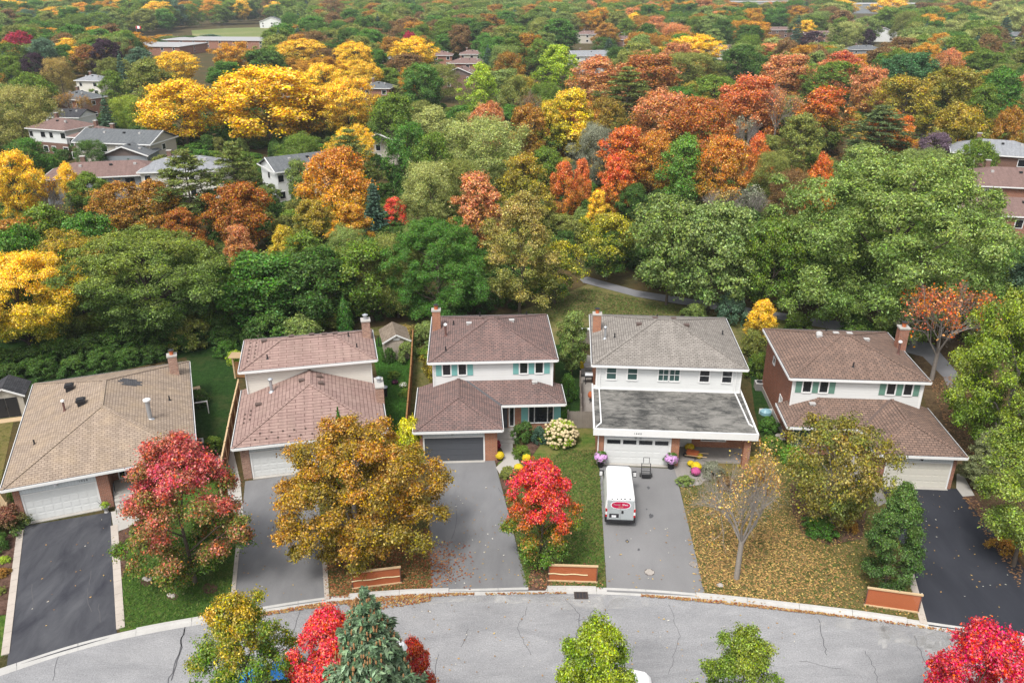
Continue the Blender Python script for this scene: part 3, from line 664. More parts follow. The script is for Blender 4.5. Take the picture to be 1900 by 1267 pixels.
for px, w in [([(345, 1160), (335, 1200), (318, 1262)], .07), ([(342, 1165), (330, 1215), (312, 1267)], .06), ([(107, 1215), (98, 1262)], .03), ([(556, 1130), (540, 1180), (538, 1205)], .035), ([(870, 1165), (855, 1200)], .03), ([(812, 1215), (805, 1267)], .03),
              ([(1048, 1110), (1075, 1140), (1068, 1200)], .035), ([(1112, 1120), (1090, 1148), (1068, 1150)], .03), ([(1520, 1148), (1526, 1185), (1534, 1215)], .04), ([(1603, 1205), (1622, 1240), (1630, 1267)], .03), ([(1695, 1180), (1715, 1225), (1728, 1267)], .04), ([(1480, 1225), (1560, 1240)], .025)]:
    ribbon('crack', wobble(px), w, .009, 'crack_tar', road)
for px in [[(1240, 1120), (1262, 1180), (1240, 1250)], [(980, 1125), (960, 1165), (985, 1215)]]:
    ribbon('crack', wobble(px, 9, .07), .022, .0085, 'crack_tar', road)
# pale concrete-dust stains along the gutter
def blob(name, u, v, ru, rv, mat, z, parent, n=26, rough=.35):
    pts = []
    for i in range(n):
        a = 2 * math.pi * i / n; r = 1 + rc.uniform(-rough, rough); pts.append((u + ru * r * math.cos(a), v + rv * r * math.sin(a)))
    return MB().poly(ptop(pts, z)).sheet(name, mat, parent)


kd = NT('dust_film'); tc = kd.pos(); nz = kd.noise(tc, .9, 3, .55, .8); pd = kd.n('ShaderNodeBsdfPrincipled'); pd.inputs['Base Color'].default_value = (.46, .455, .44, 1); pd.inputs['Roughness'].default_value = .9
td = kd.n('ShaderNodeBsdfTransparent'); mx = kd.n('ShaderNodeMixShader'); kd.l(kd.math('MULTIPLY', kd.ramp(nz, .38, .75), .7), mx.inputs[0]); kd.l(td.outputs[0], mx.inputs[1]); kd.l(pd.outputs[0], mx.inputs[2]); kd.l(mx.outputs[0], kd.out.inputs['Surface'])
for u, v, ru, rv in [(1090, 1118, 75, 14), (1170, 1120, 50, 9), (1600, 1158, 90, 12), (1690, 1178, 70, 16), (1745, 1190, 55, 14), (1640, 1175, 16, 22), (1760, 1205, 14, 24), (1730, 1215, 18, 26), (940, 1112, 120, 7), (760, 1118, 60, 8), (1760, 1153, 34, 8)]:
    blob('dust_stain', u, v, ru, rv, 'dust_film', .012 if v > 1155 or u < 1500 else .028, road)
# kerb: upstand and gutter strip in cast lengths, dropped at the drives
drops = [(-29.2, -21.8), (-16.9, -10.9), (-5.3, 1.4), (5.4, 12.2), (23.8, 33)]
kerb = thing('kerb', (0, 0, 0), 0, 'pale concrete kerb and gutter along the curving street', None); kerb['kind'] = 'structure'
i = 0; fine = smooth_line(KP, 40)
acc = [0.0]
for a, b in zip(fine, fine[1:]): acc.append(acc[-1] + math.dist(a, b))
s = 0.0; LEN = 3.0
def on_line(s):
    j = min(max(np.searchsorted(acc, s) - 1, 0), len(fine) - 2); t = (s - acc[j]) / max(acc[j + 1] - acc[j], 1e-6)
    return tuple(fine[j][q] * (1 - t) + fine[j + 1][q] * t for q in (0, 1))
while s < acc[-1] - LEN:
    ln = [on_line(s + .012 + (LEN - .024) * t / 4) for t in range(5)]; mid = ln[2][0]; low = any(a < mid < b for a, b in drops)
    h = .035 if low else .12
    A, B_, C_, D_ = offset(ln, .2), offset(ln, .02), offset(ln, -.04), offset(ln, -.38)
    rings = [[(*A[q], -.05), (*A[q], h), (*B_[q], h), (*C_[q], .022), (*D_[q], .014), (*D_[q], -.05)] for q in range(5)]
    MB().loft(rings).build('kerb_stone', 'kerb_concrete', kerb); s += LEN

LAWNS = [
    ('lawn_shade', [(-80, 745), (-80, 640), (200, 600), (460, 590), (450, 645), (345, 662), (60, 722)]),  # dark sheet: canopy shade behind the bungalow put into the ground colour
    ('lawn_deep', [(222, 1172), (228, 1060), (250, 960), (300, 900), (445, 885), (432, 1132)]),
    ('lawn_dry', [(600, 1118), (590, 900), (800, 890), (800, 1098)]),
    ('lawn_mixed', [(975, 1096), (945, 930), (920, 850), (1045, 795), (1112, 790), (1113, 880), (1125, 1097)]),
    ('lawn_dry', [(1306, 1108), (1262, 905), (1300, 850), (1460, 830), (1650, 900), (1722, 1160), (1500, 1130)]),
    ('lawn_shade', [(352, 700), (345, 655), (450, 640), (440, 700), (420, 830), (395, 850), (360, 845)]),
    ('lawn_lush', [(690, 650), (700, 625), (768, 640), (755, 800), (718, 805), (700, 700)]),
    ('lawn_dull', [(680, 610), (800, 590), (810, 625), (770, 640), (700, 625)]),
    ('lawn_dull', [(768, 640), (830, 640), (830, 720), (757, 800)]),
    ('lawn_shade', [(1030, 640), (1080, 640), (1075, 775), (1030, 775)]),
    ('lawn_dull', [(930, 590), (1010, 560), (1090, 528), (1200, 555), (1330, 580), (1480, 590), (1560, 600), (1560, 612), (1400, 650), (1080, 640), (930, 640)]),
    ('lawn_dry', [(-60, 960), (-60, 700), (30, 760), (0, 900), (-10, 960)]),
    ('lawn_deep', [(-60, 1250), (-60, 1040), (30, 990), (10, 1215)]),
    ('leafy_dirt', [(1690, 640), (1740, 600), (1950, 700), (1960, 1130), (1880, 1020), (1790, 890), (1720, 760)]),
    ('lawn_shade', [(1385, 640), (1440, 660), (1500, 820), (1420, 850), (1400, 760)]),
]
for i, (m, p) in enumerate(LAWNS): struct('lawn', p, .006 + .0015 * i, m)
struct('path', [(1075, 518), (1090, 514), (1180, 539), (1300, 558), (1450, 581), (1552, 596), (1620, 616), (1730, 638), (1775, 690), (1790, 740), (1770, 745), (1750, 700), (1712, 662), (1600, 634), (1545, 612), (1450, 594), (1300, 571), (1180, 551), (1082, 525)], .035, 'path_asphalt')
fld = struct('field', [(355, 57), (420, 53), (525, 50), (535, 68), (360, 79)], .05, 'field_grass')
struct('driveway', [(46, 976), (206, 950), (217, 1179), (12, 1240)], .03, 'drive_worn_black')
struct('driveway', [(455, 893), (588, 876), (604, 1114), (431, 1139)], .03, 'drive_grey')
struct('driveway', [(803, 858), (917, 852), (981, 1097), (802, 1098), (795, 1010)], .03, 'drive_grey')
struct('driveway', [(1112, 864), (1252, 870), (1309, 1107), (1126, 1098)], .03, 'drive_pale_grey')
struct('driveway', [(1632, 905), (1784, 907), (1906, 1064), (2010, 1200), (1723, 1161), (1697, 1080)], .03, 'drive_fresh_black')
dw = bpy.data.objects['driveway']
for u, v, r in [(1164, 1004, 3), (1168, 970, 2), (1203, 905, 3), (1208, 958, 5), (1185, 1020, 2.5), (1200, 945, 1.5)]:
    blob('oil_stain', u, v, r, r, 'crack_tar', .036, bpy.data.objects['driveway.003'], 14)
for px in [[(165, 1090), (160, 1110), (170, 1135)], [(60, 1085), (62, 1130)], [(168, 1060), (166, 1085)], [(183, 1120), (186, 1155)]]:
    ribbon('crack', wobble(px, 4, .06), .05, .037, 'crack_tar', dw)
for px in [[(845, 935), (848, 965), (838, 1000)], [(925, 905), (940, 930)]]:
    ribbon('crack', wobble(px, 4, .06), .03, .037, 'crack_tar', bpy.data.objects['driveway.002'])


def edging(px, w, name='driveway_edging', mat='edging_concrete', step=.6, h=.07):
    P_ = [at(u, v)[:2] for u, v in px]; a = P_[0]; b = P_[-1]; o = thing(name, (0, 0, 0), 0, None, None); o['kind'] = 'structure'
    tot = sum(math.dist(p, q) for p, q in zip(P_, P_[1:])); n = int(tot / step)
    def q(s):
        for p1, p2 in zip(P_, P_[1:]):
            L = math.dist(p1, p2)
            if s <= L + 1e-6: return (p1[0] + (p2[0] - p1[0]) * s / L, p1[1] + (p2[1] - p1[1]) * s / L)
            s -= L
        return P_[-1]
    for i in range(n):
        c0 = q(tot * i / n + .008); c1 = q(tot * (i + 1) / n - .008)
        MB().bar((*c0, h / 2 - .01), (*c1, h / 2 - .01), w, h + .02 + rc.uniform(-.006, .006)).build('paver', mat, o)


edging([(212, 975), (224, 1166)], .45); edging([(38, 985), (10, 1215)], .4); edging([(600, 1010), (607, 1113)], .28); edging([(447, 960), (430, 1130)], .25)
edging([(1688, 1060), (1714, 1158)], .4)
struct('walkway', [(206, 950), (255, 942), (262, 972), (222, 985), (213, 990), (209, 970)], .045, 'concrete')
struct('walkway', [(417, 835), (432, 832), (446, 893), (452, 960), (434, 965), (420, 900)], .045, 'concrete')
struct('walkway', [(920, 818), (951, 820), (952, 840), (962, 853), (965, 863), (958, 872), (930, 885), (920, 868), (933, 856), (936, 845), (930, 832), (921, 822)], .05, 'concrete')
struct('walkway', [(1250, 868), (1252, 815), (1300, 815), (1330, 870), (1300, 900), (1262, 905)], .05, 'aggregate')
struct('walkway', [(1775, 880), (1786, 880), (1808, 920), (1786, 922), (1774, 906)], .05, 'concrete')
struct('walkway', [(1555, 860), (1600, 850), (1632, 905), (1650, 930), (1630, 940)], .05, 'aggregate')
for p in [[(216, 990), (252, 972), (262, 968), (240, 1010), (228, 1075), (222, 1070)], [(-40, 1010), (38, 985), (14, 1140), (-40, 1150)], [(952, 845), (992, 815), (1010, 815), (985, 850), (975, 880), (935, 912), (928, 892), (960, 870), (968, 858)],
          [(918, 850), (930, 840), (936, 850), (920, 862)], [(1465, 900), (1500, 880), (1610, 930), (1600, 1000), (1540, 1012), (1490, 995), (1470, 950)], [(980, 1096), (984, 1060), (1010, 1048), (1024, 1075), (1012, 1096)], [(1786, 922), (1808, 920), (1860, 985), (1905, 1063), (1880, 1030)]]:
    struct('planting_bed', p, .048, 'mulch')
for u, v, ru, rv in [(272, 1078, 11, 10), (320, 1107, 11, 7), (390, 1092, 15, 10)]:
    o = blob('planting_bed', u, v, ru, rv, 'mulch', .05, None, 20, .12); o['kind'] = 'structure'


# ------------------------------------------------------------------ the five houses on the street
def hip_faces(x0, x1, y0, y1, ze, pitch):
    w, d = x1 - x0, y1 - y0
    if w >= d:
        h = ze + pitch * d / 2; a = (x0 + d / 2, (y0 + y1) / 2, h); b = (x1 - d / 2, (y0 + y1) / 2, h)
        return [[(x0, y0, ze), (x1, y0, ze), b, a], [(x1, y0, ze), (x1, y1, ze), b], [(x1, y1, ze), (x0, y1, ze), a, b], [(x0, y1, ze), (x0, y0, ze), a]], (a, b)
    h = ze + pitch * w / 2; a = ((x0 + x1) / 2, y0 + w / 2, h); b = ((x0 + x1) / 2, y1 - w / 2, h)
    return [[(x0, y0, ze), (x1, y0, ze), a], [(x1, y0, ze), (x1, y1, ze), b, a], [(x1, y1, ze), (x0, y1, ze), b], [(x0, y1, ze), (x0, y0, ze), a, b]], (a, b)


def dedup(edges):
    seen = {}
    for a, b in edges:
        k = tuple(sorted([tuple(round(c, 2) for c in a), tuple(round(c, 2) for c in b)])); seen.setdefault(k, []).append((a, b))
    return seen


class House:
    def __init__(s, name, loc, deg, label, mirror=False, group='houses along the street'):
        s.root = thing(name, (*loc, 0), R(deg), label, 'house', group); s.m = mirror; s.roof = None

    def X(s, x): return -x if s.m else x
    def pt(s, p): return (s.X(p[0]), p[1], p[2])

    def box(s, name, mat, x0, x1, y0, y1, z0, z1, parent=None):
        a, b = sorted((s.X(x0), s.X(x1))); return MB().box(a, b, y0, y1, z0, z1).build(name, mat, parent or s.root)

    def roof_faces(s, faces, mat, fascia='white_paint', valley=(), name='roof', thick=.1, cap=True, nofascia=()):
        mb = MB()
        for f in faces: mb.slab([s.pt(p) for p in f], thick)
        rf = mb.build(name, mat, s.root)
        ed = dedup([(f[i], f[(i + 1) % len(f)]) for f in faces for i in range(len(f))])
        fb = MB(); cb = MB(); gb = MB()
        for k_, lst in ed.items():
            a, b = lst[0]
            if len(lst) == 1 and abs(a[2] - b[2]) < .02 and abs(a[2] - min(p[2] for f in faces for p in f)) < .02:
                ax, bx = s.pt(a), s.pt(b); dx, dy = bx[0] - ax[0], bx[1] - ax[1]; L = math.hypot(dx, dy)
                c = np.mean([s.pt(p)[:2] for f in faces for p in f], axis=0); nx, ny = -dy / L, dx / L
                if (ax[0] + nx - c[0]) ** 2 + (ax[1] + ny - c[1]) ** 2 < (ax[0] - nx - c[0]) ** 2 + (ax[1] - ny - c[1]) ** 2: nx, ny = -nx, -ny
                fb.bar((ax[0] + nx * .05, ax[1] + ny * .05, ax[2] - .09), (bx[0] + nx * .05, bx[1] + ny * .05, bx[2] - .09), .1, .19)
                gb.bar((ax[0] + nx * .02, ax[1] + ny * .02, ax[2] + .012), (bx[0] + nx * .02, bx[1] + ny * .02, bx[2] + .012), .07, .02)
            elif len(lst) == 2 and cap:
                va = k_ in [tuple(sorted([tuple(round(c, 2) for c in q) for q in v])) for v in valley]
                ax, bx = s.pt(a), s.pt(b)
                if va: MB().bar((*ax[:2], ax[2] + .01), (*bx[:2], bx[2] + .01), .22, .03).build('valley_flashing', 'vent_brown' if mat != 'roof_plum' else 'gutter_dark', rf)
                else: cb.bar((*ax[:2], ax[2] + .015), (*bx[:2], bx[2] + .015), .26, .035)
        if fb.v: fb.build('gutter', fascia, rf); gb.build('gutter_channel', 'gutter_dark', rf)
        if cb.v: cb.build('ridge_cap', mat, rf)
        s.roof = rf; return rf

    def window(s, x, z, w, h, y, glass='glass_dark', frame='white_paint', bars=1, cross=False, side=None, fw=.09):
        """x is the centre; side None = front wall facing -y, 'l'/'r' = wall at that x facing sideways, y then its centre"""
        root = MB(); t = .06
        def em(mb, a0, a1, z0, z1, d0, d1):
            if side is None: xa, xb = sorted((s.X(a0), s.X(a1))); mb.box(xa, xb, y - d1, y - d0, z0, z1)
            else:
                sg = -1 if side == 'l' else 1
                xs = sorted((x + sg * d0, x + sg * d1)); mb.box(xs[0], xs[1], y + a0, y + a1, z0, z1)
        c = x if side is None else 0.0
        f = MB(); em(f, c - w / 2 - fw, c - w / 2, z - fw, z + h + fw, .0, t); em(f, c + w / 2, c + w / 2 + fw, z - fw, z + h + fw, .0, t); em(f, c - w / 2, c + w / 2, z + h, z + h + fw, .0, t); em(f, c - w / 2, c + w / 2, z - fw, z, .0, t + .02)
        for i in range(1, bars + 1): em(f, c - w / 2, c + w / 2, z + h * i / (bars + 1) - .025, z + h * i / (bars + 1) + .025, .02, t - .01)
        if cross: em(f, c - .02, c + .02, z, z + h, .022, t - .012)
        o = f.build('window', frame, s.root); g = MB(); em(g, c - w / 2, c + w / 2, z, z + h, .008, .018); g.build('pane', glass, o); return o

    def shutter(s, x, z, w, h, y, mat):
        mb = MB(); xa, xb = sorted((s.X(x - w / 2), s.X(x + w / 2))); mb.box(xa, xb, y - .04, y - .001, z, z + h)
        for i in range(int(h / .1)): mb.box(xa + .05, xb - .05, y - .055, y - .04, z + .05 + i * .1, z + .1 + i * .1)
        mb.build('shutter', mat, s.root)

    def garage(s, x0, x1, y, h, mat, rows=4, cols=8, lights=False, z0=.06, frame='white_paint', flat=False):
        d = s.box('garage_door', mat, x0, x1, y - .03, y + .02, z0, h)
        xa, xb = sorted((s.X(x0), s.X(x1))); W_ = (xb - xa) / cols; H_ = (h - z0) / rows
        if flat:
            pm = MB().box(.012, xb - xa - .012, -.012, 0, .012, H_ - .012).mesh('section', mat)
            for r in range(rows): link('section', pm, d, (xa, y - .031, z0 + r * H_))
        else:
            pm = MB().box(.07, W_ - .07, -.014, 0, .08, H_ - .08).mesh('panel', mat)
            sm = MB().box(.0, xb - xa, -.004, 0, .012, H_ - .012).mesh('section', mat)
            for r in range(rows):
                link('section', sm, d, (xa, y - .031, z0 + r * H_))
                if lights and r == rows - 1: continue
                for c in range(cols): link('panel', pm, d, (xa + c * W_, y - .036, z0 + r * H_))
            if lights:
                for c in range(4):
                    w4 = (xb - xa) / 4; g = MB().box(.1, w4 - .1, -.03, .0, .1, H_ - .12); g.build('pane', 'glass_dark', d, loc=(xa + c * w4, y - .033, z0 + (rows - 1) * H_))
        fr = MB()
        fr.box(xa - .12, xa - .002, y - .07, y + .02, 0, h + .1); fr.box(xb + .002, xb + .12, y - .07, y + .02, 0, h + .1); fr.box(xa, xb, y - .068, y + .02, h + .003, h + .1); fr.build('door_frame', frame, d)
        MB().box(xa - .1, xb + .1, y - .3, y + .02, 0, .055).build('sill', 'concrete', d)

    def zroof(s, x, y): return 0

    def vent(s, x, y, z, kind, par=None):
        par = par or s.roof; x = s.X(x); mb = MB()
        if kind == 'box': mb.box(x - .2, x + .2, y - .16, y + .16, z - .1, z + .13).box(x - .23, x + .23, y - .19, y + .19, z + .13, z + .17); mb.build('roof_vent', 'vent_brown', par)
        elif kind == 'greybox': mb.box(x - .2, x + .2, y - .16, y + .16, z - .1, z + .12).box(x - .23, x + .23, y - .19, y + .19, z + .12, z + .16); mb.build('roof_vent', 'vent_grey', par)
        elif kind == 'turbine': mb.box(x - .26, x + .26, y - .26, y + .26, z - .1, z + .3).box(x - .33, x + .33, y - .33, y + .33, z + .3, z + .44).box(x - .24, x + .24, y - .24, y + .24, z + .44, z + .52); mb.build('roof_vent', 'black_plastic', par)
        elif kind == 'stack': mb.tube((x, y, z - .1), (x, y, z + .38), .055, n=8).tube((x, y, z - .05), (x, y, z + .08), .13, .07, 8); mb.build('plumbing_stack', 'black_plastic', par)
        elif kind == 'dome': mb.lathe([(.2, 0), (.2, .12), (.28, .16), (.22, .26), (.08, .32)], 12, (x, y, z - .05)); mb.build('roof_vent', 'vent_grey', par)

    def flue(s, x, y, z, h, mat='galvanized', cap='white_paint', r=.1):
        x = s.X(x); o = MB().tube((x, y, z - .2), (x, y, z + h), r, n=12).tube((x, y, z - .05), (x, y, z + .12), r * 2.1, r * 1.1, 12).build('flue', mat, s.root)
        MB().lathe([(r * 1.15, 0), (r * 1.7, .03), (r * 1.7, .13), (r * .9, .2)], 12, (x, y, z + h + .002)).build('flue_cap', cap, o)

    def chimney(s, x0, x1, y0, y1, z0, z1, mat, flue=True, capmat='concrete', metal=False):
        o = s.box('chimney', mat, x0, x1, y0, y1, z0, z1); a, b = sorted((s.X(x0), s.X(x1)))
        MB().box(a - .06, b + .06, y0 - .06, y1 + .06, z1, z1 + .12).build('chimney_cap', capmat, o)
        cx_, cy_ = (a + b) / 2, (y0 + y1) / 2
        if flue: MB().lathe([(.16, 0), (.16, .28), (.19, .28), (.19, .34)], 10, (cx_, cy_, z1 + .12)).build('flue_pot', 'terracotta' if not metal else 'galvanized', o); MB().lathe([(.1, 0), (.26, .05), (.05, .16)], 10, (cx_, cy_, z1 + .47)).build('rain_cap', 'galvanized' if metal else 'dark_metal', o)
        MB().box(a - .08, b + .08, y0 - .1, y1 + .08, z0 + (z1 - z0) * .0 + .02, z0 + .1)
        return o

    def downspout(s, x, y, z0, z1):
        x = s.X(x); MB().box(x - .04, x + .04, y - .09, y - .01, z0, z1).build('downspout', 'white_paint', s.root)


# --- tan bungalow
PITCH = .34
h = House('bungalow', (-33.8, 45.6), 21.5, 'low bungalow with broad tan shingle hip roof and black patch beside the long black drive')
W_, D_ = 12.2, 16.8
fs, _ = hip_faces(0, W_, 0, D_, 3.2, PITCH)
h.roof_faces(fs, 'roof_tan')
h.box('wall', 'brick_red', .45, 5.95, 2.6, D_ - .45, 0, 3.15); h.box('wall', 'brick_red', 5.96, W_ - .45, 2.6, D_ - .45, .0, 3.14)
h.box('wall', 'brick_red', .45, .85, .5, 2.6, 0, 3.12); h.box('wall', 'brick_red', 5.55, 6.3, .5, 2.59, 0, 3.11); h.box('soffit', 'white_paint', .4, W_ - .3, .3, 2.55, 3.0, 3.09)
h.garage(.98, 5.42, .62, 2.15, 'door_white', 4, 8); h.box('gable_panel', 'panel_white', .86, 5.54, .56, .7, 2.27, 3.0)
text('1 4 2 8', .2, 'ink', h.root, (4.75, .55, 2.42)); MB().box(2.95, 3.2, .42, .55, 2.6, 2.82).lathe([(.1, 0), (.13, .1), (.06, .2)], 8, (3.07, .42, 2.5)).build('wall_lamp', 'plate_white', h.root)
h.box('porch', 'concrete', 6.32, 9.6, .9, 2.58, .0, .86)
st = bpy.data.objects.new('steps', None); COL.objects.link(st); st.parent = h.root
for i in range(5): MB().box(6.4, 8.5, .9 - .32 * (i + 1), .9 - .32 * i - .004, -.02, .86 - .172 * (i + 1) + .03).build('step', 'concrete', st)
for x in (6.5, 8.4):
    rl = MB(); rl.tube((x, .8, .86), (x, .8, 1.75), .025).tube((x, -.55, .1), (x, -.55, 1.0), .025).tube((x, .8, 1.75), (x, -.55, 1.0), .025); rl.build('handrail', 'dark_metal', h.root)
h.box('column', 'brick_red', 8.55, 8.95, .75, 1.15, .86, 3.0); h.box('column', 'brick_red', 11.3, 11.75, .75, 1.15, .0, 3.0)
for sx, cx_ in ((1, 6.3), (-1, 8.55)):
    a_ = MB()
    for i in range(5): a_.box(*sorted((cx_, cx_ + sx * (.5 - .1 * i))), .85, 1.1, 3.0 - .1 * (i + 1), 3.0 - .1 * i - .001)
    a_.build('arch_brick', 'brick_red', h.root)
h.box('front_door', 'cream_paint', 7.3, 8.25, 2.52, 2.598, .88, 2.85); o = h.window(6.95, 1.0, .35, 1.75, 2.6, bars=0); h.window(7.78, 1.75, .6, .85, 2.52, bars=0, frame='cream_paint', fw=.05); h.window(10.2, 1.4, 1.6, 1.2, 2.6, bars=0)
h.vent(3.35, 11.9, 4.35, 'turbine'); h.vent(4.55, 8.0, 4.75, 'turbine'); h.vent(1.55, 4.8, 3.7, 'stack'); h.vent(10.6, 8.4, 3.75, 'stack'); h.flue(3.3, 8.3, 4.3, .75, 'flue_brown', 'white_paint', .08); h.flue(9.3, 4.9, 4.1, 1.55, 'galvanized', 'white_paint', .16)
h.chimney(10.7, 11.4, 13.5, 14.15, 2.9, 5.2, 'brick_mixed')
mb = MB()
for i in range(6):
    for j in range(5):
        if (i in (0, 5) and j in (0, 4)) or (i == 0 and j == 1): continue
        x = 7.0 + i * .26 + (j % 2) * .13; y = 10.2 + j * .25; z = 3.2 + PITCH * (W_ - x); mb.slab([(x, y, z + .03), (x + .25, y, z + .03 - .085), (x + .25, y + .24, z + .03 - .085), (x, y + .24, z + .03)], .02)
mb.build('patch_shingles', 'patch_black', h.roof)

# --- pink roofed split level
h = House('split_level_house', (-20.3, 51.2), 12.5, 'split-level house with two pink metal tile hip roofs and small oval sign over garage')
E = 3.0
g1 = [[(0, 0, E), (11.2, 0, E), (5.6, 5.6, E + PITCH * 5.6)], [(0, 9.5, E), (0, 0, E), (5.6, 5.6, E + PITCH * 5.6), (5.6, 8.15, E + PITCH * 5.6), (.62, 8.15, E + PITCH * .62), (.62, 9.5, E + PITCH * .62)],
      [(11.2, 0, E), (11.2, 9.5, E), (10.7, 9.5, E + PITCH * .5), (10.7, 8.15, E + PITCH * .5), (5.6, 8.15, E + PITCH * 5.6), (5.6, 5.6, E + PITCH * 5.6)]]
h.roof_faces(g1, 'roof_pink_tile'); low = h.roof
fs, _ = hip_faces(.2, 11.1, 7.7, 14.2, 5.5, PITCH); h.roof_faces(fs, 'roof_pink_tile', name='upper_roof'); upr = h.roof
h.box('wall', 'siding_cream', .65, 10.65, 8.16, 13.8, 2.9, 5.45); h.box('wall', 'brick_mixed', .62, 10.68, 8.2, 13.83, 0, 2.9)
h.box('wall', 'brick_mixed', .45, 1.05, .5, 8.18, 0, 2.95); h.box('wall', 'brick_mixed', 6.05, 10.75, .5, 8.19, 0, 2.94); h.box('soffit', 'white_paint', .3, 10.9, .3, 8.1, 2.86, 2.93)
h.garage(1.2, 5.9, .6, 2.12, 'door_white', 4, 8); h.box('gable_panel', 'panel_white', 1.08, 6.02, .55, .68, 2.25, 2.85)
sg = MB().lathe([(.0, 0), (.26, 0), (.26, .03), (.0, .03)], 20).build('number_plaque', 'ink', h.root); sg.rotation_euler = (math.pi / 2, 0, 0); sg.location = (3.6, .548, 2.58); sg.scale = (1.15, .72, 1)
sg2 = MB().lathe([(.0, 0), (.2, 0), (.2, .02), (.0, .02)], 20).build('plaque_face', 'plate_white', sg); sg2.location = (0, 0, .031)
h.window(8.6, .9, 1.9, 1.2, .5, bars=0); h.downspout(.62, 8.14, 3.3, 5.3); h.downspout(10.62, 8.14, 3.2, 5.3)
for x, y in [(6.4, 7.2), (5.0, 6.6), (6.5, 6.0), (1.6, 5.4)]: h.vent(x, y, E + PITCH * min(x, 11.2 - x), 'box', low)
for x, y in [(2.0, 12.0), (4.2, 13.0), (5.9, 13.0), (7.9, 12.2), (7.0, 12.0)]: h.vent(x, y, 5.5 + PITCH * min(x - .2, y - 7.7, 14.2 - y), 'box', upr)
for x, y in [(2.4, 8.9), (9.6, 9.3), (9.0, 11.4)]: h.vent(x, y, 5.5 + PITCH * min(x - .2, 11.1 - x, y - 7.7, 14.2 - y), 'stack', upr)
h.flue(2.6, 6.9, E + PITCH * 2.6, 1.0, 'galvanized', 'galvanized', .12); h.chimney(10.75, 11.35, 4.6, 6.3, 0, 4.4, 'brick_mixed', True, 'concrete', True); h.chimney(10.2, 10.9, 11.9, 12.6, 5.2, 7.2, 'brick_mixed', True, 'concrete', True)
mb = MB()
for x0, y0, n in [(1.6, .55, 10), (1.95, 1.1, 10)]:
    for i in range(n): x = x0 + i * .82; mb.box(x - .06, x + .06, y0 - .05, y0 + .05, E + PITCH * y0, E + PITCH * y0 + .1)
for y in (3.2, 3.9, 4.6): mb.box(.55, .67, y, y + .12, E + .2, E + .31); mb.box(1.0, 1.12, y + .2, y + .32, E + .35, E + .46)
for y in np.arange(9.0, 13.6, .75): mb.box(.75, .87, y, y + .1, 5.5 + .18, 5.5 + .3); mb.box(1.3, 1.4, y + .3, y + .4, 5.5 + .36, 5.5 + .48)
mb.build('snow_guard', 'vent_brown', low)


